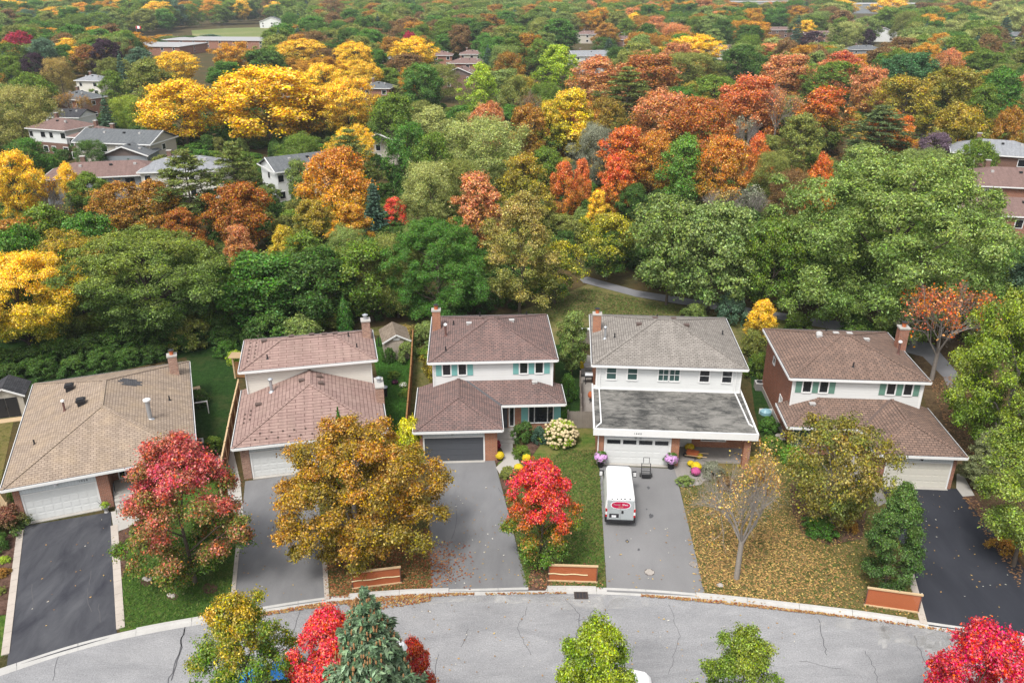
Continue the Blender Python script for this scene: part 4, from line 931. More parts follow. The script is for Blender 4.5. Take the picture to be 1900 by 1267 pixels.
# --- the pair of two-storey houses with L-shaped lower roofs
def two_storey(name, loc, deg, label, mirror, roofmat, shut, glass, number, doormat, flatdoor, brick, gfrac, upw, chim):
    h = House(name, loc, deg, label, mirror); gw = 6.7 if not mirror else 6.3; x1 = 11.9 if not mirror else 11.7; py = 3.9 if not mirror else 3.6
    ux0, ux1, uy0, uy1 = upw; wy = uy0 + .33; wl, wr = ux0 + .4, ux1 - .4; p = PITCH; E = 3.0; r = gw / 2; zr = E + p * r; UZ = 5.8
    vy = wy; vx = gw - (vy - py); zt = E + p * (vy - py)
    hx = x1 - (vy - py)
    v1 = ((gw, py, E), (vx, vy, zt))
    faces = [[(0, 0, E), (gw, 0, E), (r, r, zr)], [(0, vy + .8, E), (0, 0, E), (r, r, zr), (r, vy, zr), (wl, vy, E + p * wl), (wl, vy + .8, E + p * wl)],
             [(gw, 0, E), v1[0], v1[1], (r, vy, zr), (r, r, zr)], [v1[0], (x1, py, E), (hx, vy, zt), v1[1]],
             [(x1, py, E), (x1, vy + .8, E), (wr, vy + .8, E + p * (x1 - wr)), (wr, vy, E + p * (x1 - wr)), (hx, vy, zt)]]
    h.roof_faces(faces, roofmat, valley=[v1]); low = h.roof
    fs, _ = hip_faces(ux0, ux1, uy0, uy1, UZ, p); h.roof_faces(fs, roofmat, name='upper_roof'); up = h.roof
    h.box('wall', 'siding_white', wl, wr, wy, wy + .12, 2.9, UZ - .05); h.box('wall', brick, wl - .0, wr + .0, wy + .121, uy1 - .4, 0, UZ - .06)
    for x in (wl, wr): h.box('corner_trim', 'white_paint', x - .06, x + .06, wy - .03, wy + .125, 3.2, UZ - .07)
    h.box('wall', brick, .4, gw - .4, 1.2, wy + .1, 0, 2.93); h.box('wall', brick, .4, .62, .45, 1.19, 0, 2.92); h.box('wall', brick, 5.35, gw - .4, .45, 1.19, 0, 2.91)
    h.box('soffit', 'white_paint', .3, gw - .2, .25, 1.15, 2.8, 2.9)
    lw = py + 1.1
    h.box('wall', brick, gw - .39, wr - .1, lw, wy + .11, 0, 2.92); h.box('soffit', 'white_paint', gw - .2, x1 - .3, py + .2, lw - .01, 2.84, 2.91)
    h.garage(.75, 5.23, .55, 2.13, doormat, 4, 8, flat=flatdoor); h.box('gable_panel', 'panel_white', .62, 5.34, .5, .62, 2.25, 2.79)
    text(number, .26, 'ink', h.root, (h.X(4.75 if not mirror else 4.5), .485, 2.45), spacing=1.25)
    lx = h.X(2.9); MB().box(lx - .09, lx + .09, .38, .5, 2.45, 2.7).lathe([(.05, 0), (.1, .08), (.1, .2), (.03, .26)], 8, (lx, .38, 2.4)).build('wall_lamp', 'black_plastic' if mirror else 'galvanized', h.root)
    # upstairs: shutter window shutter window shutter, twice
    for x0 in ((wl + .2), (wr - .2 - 3.0)):
        for i in range(3): h.shutter(x0 + .22 + i * 1.28, 4.42, .46, 1.08, wy, shut)
        for i in range(2): h.window(x0 + .86 + i * 1.28, 4.5, .6, .96, wy, 'glass_dark', bars=0, fw=.1)
    # ground floor beside the door
    h.box('front_door', 'door_grey' if not mirror else 'brick_red', gw - .25, gw + .6, lw - .07, lw - .002, .35, 2.5)
    h.window(gw + .95, .5, .32, 1.95, lw, bars=0); cx_ = gw + 3.35 if not mirror else gw + 3.6
    if not mirror:
        h.shutter(cx_ - 1.35, .75, .55, 1.7, lw, shut); h.shutter(cx_ + 1.35, .75, .55, 1.7, lw, shut)
    for dx, w in ((-.78, .4), (0, 1.0), (.78, .4)): h.window(cx_ + dx, .75, w, 1.65, lw, glass, bars=0, fw=.07)
    h.box('porch', 'concrete', gw - .38, gw + 1.25, py - .6, lw - .01, 0, .3); h.box('porch_step', 'concrete', gw - .38, gw + 1.25, py - 1.0, py - .605, 0, .15)
    for x, y, q in [(2.4, 0, 0)]: pass
    mid = (ux0 + ux1) / 2; zz = lambda x, y: UZ + p * min(x - ux0, ux1 - x, y - uy0, uy1 - y)
    gb = 'greybox' if mirror else 'box'
    for x, y in [(mid - 1.9, uy0 + 5.2), (mid + 1.8, uy0 + 5.6), (mid - .6, uy0 + 5.6), (mid + .5, uy0 + 5.6)]: h.vent(x, y, zz(x, y), gb if not (mirror or abs(x - mid) > 1) else 'greybox', up)
    for x, y in [(ux0 + 2.0, uy0 + 6.2), (ux0 + 1.4, uy0 + 1.3), (mid - .9, uy1 - 1.2), (ux1 - 1.9, uy1 - .7)]:
        if not mirror: h.vent(x, y, zz(x, y), 'stack', up)
    if mirror: h.vent(mid + .2, uy0 + 1.4, zz(mid + .2, uy0 + 1.4), 'stack', up); h.vent(mid + .2, uy1 - 1.0, zz(mid, uy1 - 1), 'stack', up); h.vent(mid + 1.7, uy0 + 6.0, zz(mid + 1.7, uy0 + 6), 'dome', up)
    h.vent(x1 - 2.3, py + 2.3, E + p * 2.2, 'greybox', low)
    if not mirror:
        h.chimney(ux0 + .15, ux0 + .85, uy0 + 6.3, uy0 + 6.9, 5.5, 7.7, brick); h.flue(ux0 + 1.35, uy0 + 4.3, zz(ux0 + 1.35, uy0 + 4.3), .95, 'flue_brown', 'white_paint', .09)
    else:
        h.chimney(ux0 - .2, ux0 + .55, uy0 + 5.9, uy0 + 6.6, 0, 7.7, brick); h.flue(ux0 + 1.0, uy0 + 4.4, zz(ux0 + 1.0, uy0 + 4.4), 1.0, 'flue_brown', 'white_paint', .09)
        h.window(h.X(wr) , 1.6, .7, 1.0, uy0 + 3.0, 'lens_white', side='l'); h.window(h.X(wr), 4.0, .5, .5, uy0 + 6.5, side='l', bars=0)
        h.box('foundation', 'concrete', wr, wr + .04, wy + .2, uy1 - .5, 0, .5)
    h.downspout(wl - .05, wy, E + p * wl, 5.6); h.downspout(wr + .05, wy, E + p * (x1 - wr), 5.6)
    return h


h3 = two_storey('two_storey_house', (-7.4, 53.6), 3.0, 'two-storey house with plum-brown roofs, teal shutters and dark grey garage door', False, 'roof_plum', 'teal_paint', 'glass_dark', '1436', 'door_grey', True, 'brick_orange', 0, (.95, 11.45, 6.25, 16.2), 0)
h5 = two_storey('two_storey_house', (32.4, 50.0), -4.0, 'two-storey brick house with brown roofs, sage green shutters and cream panelled garage door', True, 'roof_brown', 'green_paint', 'glass_green', '1444', 'cream_paint', False, 'brick_red', 0, (.65, 11.25, 6.3, 16.2), 0)

# --- taupe roofed house with flat gravel roof in front
h = House('two_storey_house', (6.1, 53.5), -4.0, 'two-storey house with taupe hip roof and flat gravel roof over white garage')
fs, _ = hip_faces(-.05, 12.35, 6.4, 17.4, 5.6, PITCH); h.roof_faces(fs, 'roof_taupe', name='upper_roof'); up = h.roof
h.box('wall', 'siding_white', .35, 11.95, 6.8, 6.92, 3.0, 5.55); h.box('wall', 'brick_orange', .34, 11.96, 6.921, 17.0, 0, 5.54)
for x in (.35, 11.95): h.box('corner_trim', 'white_paint', x - .06, x + .06, 6.77, 6.925, 3.3, 5.53)
fr = h.box('flat_roof', 'roof_gravel', .12, 12.08, .12, 6.79, 3.02, 3.24)
mb = MB().box(0, 12.2, 0, .119, 2.78, 3.34).box(0, .119, .12, 7.6, 2.78, 3.339).box(12.081, 12.2, .12, 7.6, 2.78, 3.339).box(.12, .34, 6.83, 7.6, 2.9, 3.2).box(11.97, 12.08, 6.83, 7.6, 2.9, 3.2); mb.build('parapet', 'white_paint', fr)
MB().bar((.6, 6.75, 3.31), (.6, 1.0, 3.31), .09, .1).bar((.6, 1.0, 3.31), (.2, .3, 3.31), .09, .09).bar((11.6, 6.75, 3.31), (11.75, 1.6, 3.31), .09, .1).bar((11.75, 1.6, 3.31), (12.0, 1.2, 3.31), .09, .09).build('downspout', 'white_paint', h.root)
h.box('eave_flashing', 'white_paint', .3, 12.0, 6.72, 6.79, 3.25, 3.36)
h.box('soffit', 'white_paint', .13, 12.07, .13, 6.78, 2.9, 3.015)
h.box('wall', 'brick_orange', .35, 6.55, 1.1, 6.9, 0, 2.89); h.box('wall', 'brick_orange', .35, .85, .5, 1.09, 0, 2.88); h.box('wall', 'brick_orange', 5.95, 6.55, .5, 1.09, 0, 2.88); h.box('wall', 'brick_orange', 6.56, 11.95, 3.3, 6.91, 0, 2.885)
h.garage(1.0, 5.82, .62, 2.25, 'door_white', 4, 8, lights=True); h.box('gable_panel', 'panel_white', .86, 5.94, .56, .7, 2.37, 2.89)
text('1440', .22, 'ink', h.root, (3.3, -.008, 2.98), spacing=1.5)
for x in (11.35,): h.box('column', 'brick_orange', x, x + .5, .5, 1.0, 0, 2.89)
h.box('front_door', 'door_white', 6.9, 7.9, 3.22, 3.298, .15, 2.3); h.window(7.15, 1.2, .5, .9, 3.22, bars=0, fw=.04); h.window(9.6, .8, 1.8, 1.4, 3.3, bars=0)
h.box('porch', 'aggregate', 6.56, 11.9, 1.2, 3.29, 0, .16); h.downspout(.42, 0.5, 0, 2.85); h.downspout(.62, 6.77, 3.3, 5.4); h.downspout(11.55, 6.77, 3.3, 5.4)
for x in (1.55, 3.25, 9.05, 10.85): h.window(x, 4.2, .74, 1.06, 6.8, 'glass_dark' if x > 5 else 'glass_green', bars=1, fw=.1)
h.window(5.75, 4.2, .76, 1.06, 6.8, 'glass_green', bars=1, cross=True, fw=.1); h.window(6.65, 4.2, .76, 1.06, 6.8, 'glass_green', bars=1, cross=True, fw=.1)
zz = lambda x, y: 5.6 + PITCH * min(x + .05, 12.35 - x, y - 6.4, 17.4 - y)
for x, y in [(4.0, 11.8), (5.4, 12.5), (7.0, 12.6), (8.0, 11.6)]: h.vent(x, y, zz(x, y), 'box', up)
for x, y in [(1.9, 10.6), (5.7, 13.6), (11.3, 12.6)]: h.vent(x, y, zz(x, y), 'stack', up)
h.chimney(.1, .8, 12.9, 13.5, 5.3, 7.3, 'brick_orange', True, 'concrete'); h.flue(1.1, 10.9, zz(1.1, 10.9), .95, 'galvanized', 'galvanized', .09)
MB().tube((3.4, .5, 2.6), (3.4, .4, 2.55), .07, n=8).tube((3.25, .42, 2.5), (3.2, .3, 2.42), .06, .08, 8).tube((3.55, .42, 2.5), (3.6, .3, 2.42), .06, .08, 8).build('wall_lamp', 'galvanized', h.root)


# ------------------------------------------------------------------ houses beyond the wood
BGH = []


def bg_house(name, u, v, z, w, d, deg, kind, roofm, wallm, label, wall2=None, chim=True, cols=4, pitch=.38, frame='white_paint', extra=None, cat='house', group='houses beyond the wood'):
    x, y, _ = at(u, v, z); a = R(deg); o = thing(name, (x, y, 0), a, label, cat, group)
    x0, x1 = -w / 2, w / 2; ov = .45
    if kind == 'hip': fs, rg = hip_faces(x0, x1, 0, d, z, pitch)
    elif kind == 'gablex':    # ridge runs along x, gables at the sides
        hz = z + pitch * d / 2; fs = [[(x0, 0, z), (x1, 0, z), (x1, d / 2, hz), (x0, d / 2, hz)], [(x1, d, z), (x0, d, z), (x0, d / 2, hz), (x1, d / 2, hz)]]
    elif kind == 'gabley':    # gable faces the viewer
        hz = z + pitch * w / 2; fs = [[(x0, 0, z), (0, 0, hz), (0, d, hz), (x0, d, z)], [(x1, 0, z), (x1, d, z), (0, d, hz), (0, 0, hz)]]
    else: fs = [[(x0, 0, z), (x1, 0, z), (x1, d, z), (x0, d, z)]]
    mb = MB()
    for f in fs: mb.slab(f, .16)
    rf = mb.build('roof', roofm, o)
    mb = MB().box(x0 + .0, x1 - .0, -.09, -.002, z - .2, z - .01).box(x0 - .09, x0 - .002, 0, d, z - .2, z - .01).box(x1 + .002, x1 + .09, 0, d, z - .2, z - .01)
    if kind == 'gabley':
        mb = MB().bar((x0, -.05, z - .06), (0, -.05, hz - .06), .1, .22).bar((0, -.05, hz - .06), (x1, -.05, z - .06), .1, .22)
    mb.build('gutter', 'white_paint', rf)
    if kind == 'gablex' and cols: MB().bar((x0 - .05, 0, z - .06), (x0 - .05, d / 2, hz - .06), .1, .22).bar((x1 + .05, 0, z - .06), (x1 + .05, d / 2, hz - .06), .1, .22).build('barge_board', 'white_paint', rf)
    zs = z * .5 if wall2 else 0
    if wall2: MB().box(x0 + ov, x1 - ov, ov, d - ov, 0, zs).build('wall', wall2, o)
    MB().box(x0 + ov - .01, x1 - ov + .01, ov - .01, d - ov + .01, zs, z - .05).build('wall', wallm, o)
    if kind == 'gablex':
        for xx in (x0 + ov, x1 - ov - .1): MB().add([(xx, ov, z - .05), (xx, d - ov, z - .05), (xx, d / 2, hz - .25), (xx + .1, ov, z - .05), (xx + .1, d - ov, z - .05), (xx + .1, d / 2, hz - .25)], [(0, 1, 2), (5, 4, 3), (0, 3, 4, 1), (1, 4, 5, 2), (2, 5, 3, 0)]).build('gable', wallm, o)
    if kind == 'gabley': MB().add([(x0 + ov, ov, z - .05), (x1 - ov, ov, z - .05), (0, ov, hz - .25), (x0 + ov, ov + .1, z - .05), (x1 - ov, ov + .1, z - .05), (0, ov + .1, hz - .25)], [(0, 1, 2), (5, 4, 3), (0, 3, 4, 1), (1, 4, 5, 2), (2, 5, 3, 0)]).build('gable', 'gable_brown' if extra == 'brown' else wallm, o)
    def win(xx, zz_, ww, hh, side=None):
        f = MB(); g_ = MB()
        if side is None: f.box(xx - ww / 2 - .12, xx + ww / 2 + .12, ov - .07, ov - .012, zz_ - .12, zz_ + hh + .12); g_.box(xx - ww / 2, xx + ww / 2, ov - .09, ov - .072, zz_, zz_ + hh)
        else:
            sx = x0 + ov if side == 'l' else x1 - ov; s_ = -1 if side == 'l' else 1
            q = sorted((sx + s_ * .012, sx + s_ * .07)); f.box(q[0], q[1], xx - ww / 2 - .12, xx + ww / 2 + .12, zz_ - .12, zz_ + hh + .12); q = sorted((sx + s_ * .072, sx + s_ * .09)); g_.box(q[0], q[1], xx - ww / 2, xx + ww / 2, zz_, zz_ + hh)
        wo_ = f.build('window', frame, o); g_.build('pane', 'glass_dark', wo_)
    fl = [z - 1.75] + ([.9] if z > 4 else [])
    for zz_ in fl:
        for c in range(cols):
            win(x0 + w * (c + .5) / cols + (c % 2 - .5) * .5, zz_, 1.2 if c % 2 else .9, 1.1)
        if cols: win(d * .5, zz_, 1.0, 1.0, 'l'); win(d * .5, zz_, 1.0, 1.0, 'r')
    zt = max(p[2] for f in fs for p in f)
    if chim:
        c = MB().box(x0 + w * .3 - .35, x0 + w * .3 + .35, d * .6, d * .6 + .6, z - .3, zt + .7).build('chimney', 'brick_brown', o); MB().box(x0 + w * .3 - .42, x0 + w * .3 + .42, d * .6 - .06, d * .6 + .66, zt + .701, zt + .82).build('chimney_cap', 'concrete', c)
    if kind != 'flat':
        for q in (.3, .55, .75):
            yy = d * .36; zz_ = z + pitch * min(yy, d - yy) if kind != 'gabley' else z + pitch * (w / 2 - abs(x0 + w * q))
            MB().box(x0 + w * q - .22, x0 + w * q + .22, yy - .2, yy + .2, zz_ - .2, zz_ + .25).build('roof_vent', 'vent_grey' if q != .55 else 'black_plastic', rf)
    BGH.append((x - math.sin(a) * d / 2, y + math.cos(a) * d / 2, max(w, d) * (.62 if cat == 'house' else .4), z if cat == 'house' else -50)); return o


bg_house('far_house', 82, 240, 5.6, 11, 9, -20, 'hip', 'roof_mauve', 'siding_white', 'white-walled two-storey house with red-brown roof beneath the pale locust', 'brick_brown')
bg_house('far_house', 155, 256, 5.2, 9, 9, -18, 'hip', 'roof_mauve', 'brick_brown', 'brown brick house with two white-framed windows next to slate-roofed house')
bg_house('far_house', 205, 266, 5.0, 17, 10, -10, 'gablex', 'roof_slate', 'siding_beige', 'wide house with long weathered slate-grey roof and low front gable')
bg_house('far_garage', 228, 290, 3.6, 9.5, 7, 2, 'gabley', 'roof_slate', 'siding_grey', 'grey-roofed wing with dark brown gable facing the wood', extra='brown', chim=False, cols=0)
bg_house('far_house', 190, 328, 4.3, 19, 9, 14, 'hip', 'roof_mauve', 'siding_grey', 'long grey-walled bungalow with mauve-brown roof and pale chimney', cols=5, frame='black_plastic')
bg_house('far_house', 335, 318, 5.0, 14, 9, 8, 'hip', 'roof_greyblue', 'siding_cream', 'cream house with pale grey roof half hidden by the pines')
bg_house('far_house', 578, 312, 5.4, 12.5, 9, 34, 'gablex', 'roof_slate', 'siding_white', 'bright white gabled house with dark grey roof behind orange maple', cols=5, chim=False)
bg_house('far_garage', 116, 218, 3.4, 8.5, 8, -8, 'gablex', 'roof_black', 'siding_white', 'small garage with steep black roof and four white vents', chim=False, cols=0)
bg_house('far_house', 122, 184, 5.6, 10, 9, -25, 'hip', 'roof_slate', 'brick_red', 'red brick house with dark roof and bay windows by bare tree')
bg_house('far_house', 160, 150, 5.0, 9, 8, -10, 'hip', 'roof_greyblue', 'siding_cream', 'pale house with light grey roof behind the dark-roofed brick one', cols=2)
bg_house('far_house', 696, 164, 5.0, 9, 8, -6, 'hip', 'roof_slate', 'brick_red', 'grey-roofed red brick house beside the round dark green maple', cols=2)
bg_house('far_house', 537, 152, 5.0, 8, 9, -15, 'gabley', 'roof_mauve', 'siding_beige', 'beige gable-fronted house peeping over the tall yellow locust', cols=2)
bg_house('far_house', 702, 264, 4.6, 9, 9, -12, 'gabley', 'roof_shed', 'siding_beige', 'beige gabled house with sandy roof right of the tall pine', cols=1)
bg_house('far_house', 850, 140, 4.6, 13, 8, -12, 'gabley', 'roof_mauve', 'brick_brown', 'brown gabled house with white barge boards behind the lime tree', extra='brown', cols=2)
bg_house('far_house', 866, 118, 4.6, 15, 9, -4, 'hip', 'roof_mauve', 'brick_red', 'low brick house with wide brown hip roof behind brown gabled house', cols=3)
bg_house('far_house', 874, 101, 5.4, 10, 8, 0, 'hip', 'roof_mauve', 'siding_beige', 'beige two-storey house with brown roof at edge of dark wood', cols=3)
bg_house('far_house', 820, 103, 5.0, 9, 8, 0, 'hip', 'roof_mauve', 'brick_red', 'small red brick house with brown roof right of crimson tree', cols=2)
bg_house('far_house', 725, 116, 5.2, 8, 9, 10, 'gabley', 'roof_slate', 'brick_brown', 'dark brick house almost swallowed by two yellow locusts', cols=2)
bg_house('far_house', 1096, 64, 5.2, 17, 9, 0, 'hip', 'roof_mauve', 'siding_beige', 'beige-cream house with mauve-brown roof farthest up the side street', cols=4)
bg_house('far_house', 1098, 104, 4.4, 17, 10, 12, 'gablex', 'roof_greyblue', 'siding_white', 'pale blue-grey roofed bungalow with white gable by street lamp', cols=3)
bg_house('far_house', 1108, 120, 3.6, 14, 8, 14, 'hip', 'roof_shed', 'siding_white', 'white bungalow with tan roof just above the rust-red maples', cols=2)
bg_house('far_house', 1158, 74, 4.6, 13, 9, -6, 'hip', 'roof_mauve', 'brick_brown', 'brown-roofed brick house left of far yellow locust', cols=3)
bg_house('far_house', 1355, 92, 4.6, 16, 9, 6, 'hip', 'roof_mauve', 'siding_cream', 'pale house with mauve roof behind the broad golden locust', cols=3)
bg_house('far_house', 1444, 56, 5.0, 26, 9, 4, 'gablex', 'roof_mauve', 'brick_brown', 'long brown-roofed house behind the orange-brown far trees', cols=5)
bg_house('far_house', 1524, 64, 5.2, 20, 9, 2, 'gablex', 'roof_mauve', 'brick_red', 'brown-roofed brick house beside the plum-coloured tree', cols=4)
bg_house('far_house', 1606, 40, 5.0, 30, 10, -6, 'hip', 'roof_shed', 'brick_red', 'tan-roofed brick house below the far yellow tree', cols=4)
bg_house('far_house', 1640, 62, 5.0, 17, 10, -12, 'gabley', 'roof_mauve', 'siding_white', 'mauve-roofed house with white gable near small plum tree', cols=2)
bg_house('far_house', 1610, 92, 3.4, 16, 9, 8, 'hip', 'roof_slate', 'siding_grey', 'low grey-roofed house at the edge of the right-hand wood', cols=3)
bg_house('far_house', 1896, 66, 4.6, 18, 9, 0, 'hip', 'roof_slate', 'siding_grey', 'slate-roofed house at the far right beside tall dark spruce', cols=3)
bg_house('far_house', 1852, 288, 5.8, 15, 10, -24, 'hip', 'roof_greyblue', 'brick_brown', 'two-storey brown brick house with blue-grey roof at the right edge', cols=2)
bg_house('far_house', 1895, 348, 4.0, 17, 11, -12, 'hip', 'roof_mauve', 'brick_red', 'mauve-roofed bungalow in front of the blue-grey roofed brick house', cols=2)
bg_house('far_house', 1900, 402, 3.4, 15, 9, -12, 'hip', 'roof_mauve', 'brick_red', 'lowest mauve-roofed house at the right edge beside the giant maple', cols=1, chim=False)
bg_house('far_house', 503, 41, 4.6, 19, 12, 4, 'gabley', 'roof_slate', 'siding_white', 'lone white gabled house at the far edge of the sports field', cols=3, chim=False)
bg_house('school', 252, 86, 4.5, 46, 30, -8, 'flat', 'flat_roof_white', 'brick_red', 'brick school block with pale flat roof behind dark plum tree', cols=7, chim=False, cat='school', group='school buildings')
bg_house('school', 395, 75, 4.5, 60, 30, -6, 'flat', 'flat_roof_white', 'brick_red', 'long brick school wing with stepped flat roofs beside the sports field', cols=8, chim=False, cat='school', group='school buildings')
bg_house('warehouse', 1437, 4, 11, 120, 60, 5, 'flat', 'flat_roof_white', 'flat_roof_white', 'pale flat-roofed warehouse on the skyline above orange trees', cols=0, chim=False, cat='warehouse', group='warehouses on the skyline')
bg_house('warehouse', 1690, 8, 10, 190, 60, 0, 'flat', 'flat_roof_white', 'siding_grey', 'long grey warehouse on the skyline behind the far yellow trees', cols=0, chim=False, cat='warehouse', group='warehouses on the skyline')


# ------------------------------------------------------------------ sheds, fences, garden things
def shed(name, x, y, deg, w, d, ze, roofm, wallm, label, doorm, pitch=.6):
    o = thing(name, (x, y, 0), R(deg), label, 'shed'); hz = ze + pitch * w / 2; ov = .15
    MB().slab([(-w / 2 - ov, -ov, ze), (0, -ov, hz), (0, d + ov, hz), (-w / 2 - ov, d + ov, ze)], .06).slab([(w / 2 + ov, -ov, ze), (w / 2 + ov, d + ov, ze), (0, d + ov, hz), (0, -ov, hz)], .06).build('roof', roofm, o)
    MB().box(-w / 2 + .1, w / 2 - .1, .05, d - .05, 0, ze + .02).build('wall', wallm, o)
    MB().add([(-w / 2 + .1, .05, ze), (w / 2 - .1, .05, ze), (0, .05, hz - .12), (-w / 2 + .1, .12, ze), (w / 2 - .1, .12, ze), (0, .12, hz - .12)], [(0, 1, 2), (5, 4, 3), (0, 3, 4, 1), (1, 4, 5, 2), (2, 5, 3, 0)]).build('gable', wallm, o)
    MB().bar((-w / 2 - ov, -ov - .02, ze - .05), (0, -ov - .02, hz - .05), .05, .14).bar((0, -ov - .02, hz - .05), (w / 2 + ov, -ov - .02, ze - .05), .05, .14).build('barge_board', 'white_paint', o)
    dd = w * .62
    for s in (-1, 1): dr = MB().box(*sorted((s * .02, s * dd / 2)), .0, .048, .08, 1.85).build('door', doorm, o); MB().tube((s * .12, -.05, .9), (s * .12, -.05, 1.1), .02).build('handle', 'dark_metal', dr)
    return o


x, y, _ = at(738, 668); s_ = shed('garden_shed', x, y, 14, 2.5, 3.2, 2.0, 'roof_shed', 'shed_beige', 'small beige shed with grey-brown shingled gable roof on the lush lawn', 'shed_beige')
MB().box(-.32, .32, .0, .046, 2.12, 2.36).build('gable_window', 'lens_white', s_)
x, y, _ = at(18, 775); s_ = shed('garden_shed', x, y, 18, 2.9, 2.6, 1.95, 'roof_black', 'siding_beige', 'pale resin shed with arched black double doors behind the bungalow', 'black_plastic')
MB().box(-1.5, 1.5, -.9, -.16, 0, .06).build('threshold', 'pale_wood', s_)


def board_fence(pts, h, label, mat, post, cap=True, bw=.14):
    o = thing('board_fence', (*pts[0], 0), 0, label, 'fence'); x0, y0 = pts[0]
    P_ = [(a - x0, b - y0) for a, b in pts]; rr = random.Random(5)
    for (ax, ay), (bx, by) in zip(P_, P_[1:]):
        L = math.hypot(bx - ax, by - ay); ang = math.atan2(by - ay, bx - ax); n = max(1, round(L / 2.4)); pl = L / n
        for i in range(n):
            px, py = ax + (bx - ax) * i / n, ay + (by - ay) * i / n
            pan = MB(); k_ = 0.0
            while k_ < pl - .12: hh = h + rr.uniform(-.015, .015); pan.box(.1 + k_, min(.1 + k_ + bw - .008, pl - .02), -.012 + rr.uniform(-.005, .005), .012, .03, hh); k_ += bw
            po = pan.build('fence_panel', mat, o, loc=(px, py, 0), rz=ang); po['kind'] = 'stuff'
            MB().box(.05, pl - .05, .013, .05, h * .2, h * .2 + .09).box(.05, pl - .05, .013, .05, h * .82, h * .82 + .09).build('rail', post, po)
            if cap: MB().box(.02, pl, -.06, .06, h + .016, h + .05).build('top_rail', post, po)
            MB().box(-.06, .06, -.06, .06, 0, h + .12).build('post', post, o, loc=(px, py, 0), rz=ang)
    ex, ey = P_[-1]; MB().box(-.06, .06, -.06, .06, 0, h + .12).build('post', post, o, loc=(ex, ey, 0)); return o


G = lambda u, v, z=0: at(u, v, z)[:2]
board_fence([G(442, 706, 1.8), G(427, 770, 1.8), G(405, 880, 1.8)], 1.8, 'tall brown board fence between the bungalow and the pink-roofed house', 'fence_brown', 'lumber')
board_fence([G(766, 613, 1.8), G(762, 680, 1.8), G(752, 798, 1.8)], 1.8, 'long brown board fence between the pink-roofed house and the plum-roofed house', 'fence_brown_dark', 'fence_brown')
board_fence([G(1054, 763, 1.6), G(1101, 763, 1.6)], 1.6, 'short weathered grey board fence between the plum-roofed and taupe-roofed houses', 'fence_grey', 'fence_grey', False)
board_fence([G(1077, 690, 1.5), G(1079, 757, 1.5)], 1.5, 'grey side fence along the narrow patio of the taupe-roofed house', 'fence_grey', 'fence_grey', False)
board_fence([G(380, 852, 1.3), G(408, 848, 1.3)], 1.3, 'stub of weathered grey fence behind the red and green maple', 'fence_grey', 'fence_grey', False)
board_fence([G(-8, 905, 1.6), G(12, 935, 1.6)], 1.6, 'low tan fence at the left edge beside the bungalow garage', 'pale_wood', 'pale_wood', False)
board_fence([G(1075, 612, 1.6), G(1098, 612, 1.6)], 1.6, 'dark grey fence end behind the taupe-roofed house chimney', 'fence_grey', 'fence_grey', False)
board_fence([G(195, 358, 1.8), G(305, 330, 1.8)], 1.8, 'brown fence behind the long grey-walled bungalow beyond the wood', 'fence_brown', 'fence_brown', False)
a, b = G(690, 645), G(742, 640); o = thing('chain_fence', (*a, 0), math.atan2(b[1] - a[1], b[0] - a[0]), 'thin black wire fence behind the small beige shed', 'fence'); L = math.dist(a, b)
for i in range(5): MB().tube((L * i / 4, 0, 0), (L * i / 4, 0, 1.3), .035).build('post', 'dark_metal', o)
mb = MB().tube((0, 0, 1.27), (L, 0, 1.27), .02).tube((0, 0, .1), (L, 0, .1), .012)
for i in range(18): mb.tube((L * i / 18, 0, .1), (L * i / 18 + L / 18, 0, 1.27), .006, n=4).tube((L * i / 18 + L / 18, 0, .1), (L * i / 18, 0, 1.27), .006, n=4)
mb.build('wire', 'dark_metal', o)
a, b = G(437, 702), G(463, 702); o = thing('pergola_gate', (*a, 0), math.atan2(b[1] - a[1], b[0] - a[0]), 'small timber gate arch beside the pink-roofed house', 'gate'); L = math.dist(a, b)
for xx in (0, L): MB().box(xx - .07, xx + .07, -.07, .07, 0, 2.3).build('post', 'lumber', o)
for i in range(5): MB().box(-.2, L + .2, -.5 + i * .25 - .03, -.5 + i * .25 + .03, 2.31, 2.45).build('rafter', 'lumber', o)
for q in range(9): MB().box(.12 + q * (L - .24) / 9, .12 + (q + .9) * (L - .24) / 9, -.02, .02, .1, 1.7).build('slat', 'fence_brown', o)


def barrier(u0, v0, u1, v1, label, h=1.28, tape=.62, tl=1.0):
    a, b = G(u0, v0), G(u1, v1); o = thing('tree_barrier', (*a, 0), math.atan2(b[1] - a[1], b[0] - a[0]), label, 'barrier', 'orange tree protection barriers'); L = math.dist(a, b)
    MB().box(-.05, L + .05, -.05, .05, .02, .11).build('bottom_rail', 'lumber', o); MB().box(-.05, L + .05, -.06, .06, h - .06, h + .03).build('top_rail', 'lumber', o)
    for xx in (0, L): MB().box(xx - .025, xx + .025, -.02, .02, .112, h - .062).build('post', 'flue_brown', o)
    MB().box(.03, L - .03, .021, .024, .112, h - .062).build('netting', 'orange_netting', o)
    if tape:
        n = 7; pts = [(L * tl * i / n - .04, -.03, tape + .03 * math.sin(i * 1.7)) for i in range(n + 1)]; mb = MB()
        for p, q in zip(pts, pts[1:]): mb.bar(p, q, .02, .06)
        mb.build('strap', 'tape_yellow', o)


barrier(655, 1093, 744, 1082, 'orange netting tree barrier with strap in front of the big rust-gold tree')
barrier(1018, 1078, 1107, 1081, 'orange netting tree barrier with short strap beside the small red maple', tl=.82)
barrier(1604, 1123, 1703, 1137, 'orange netting tree barrier without strap below the dark green linden', tape=0, h=1.35)


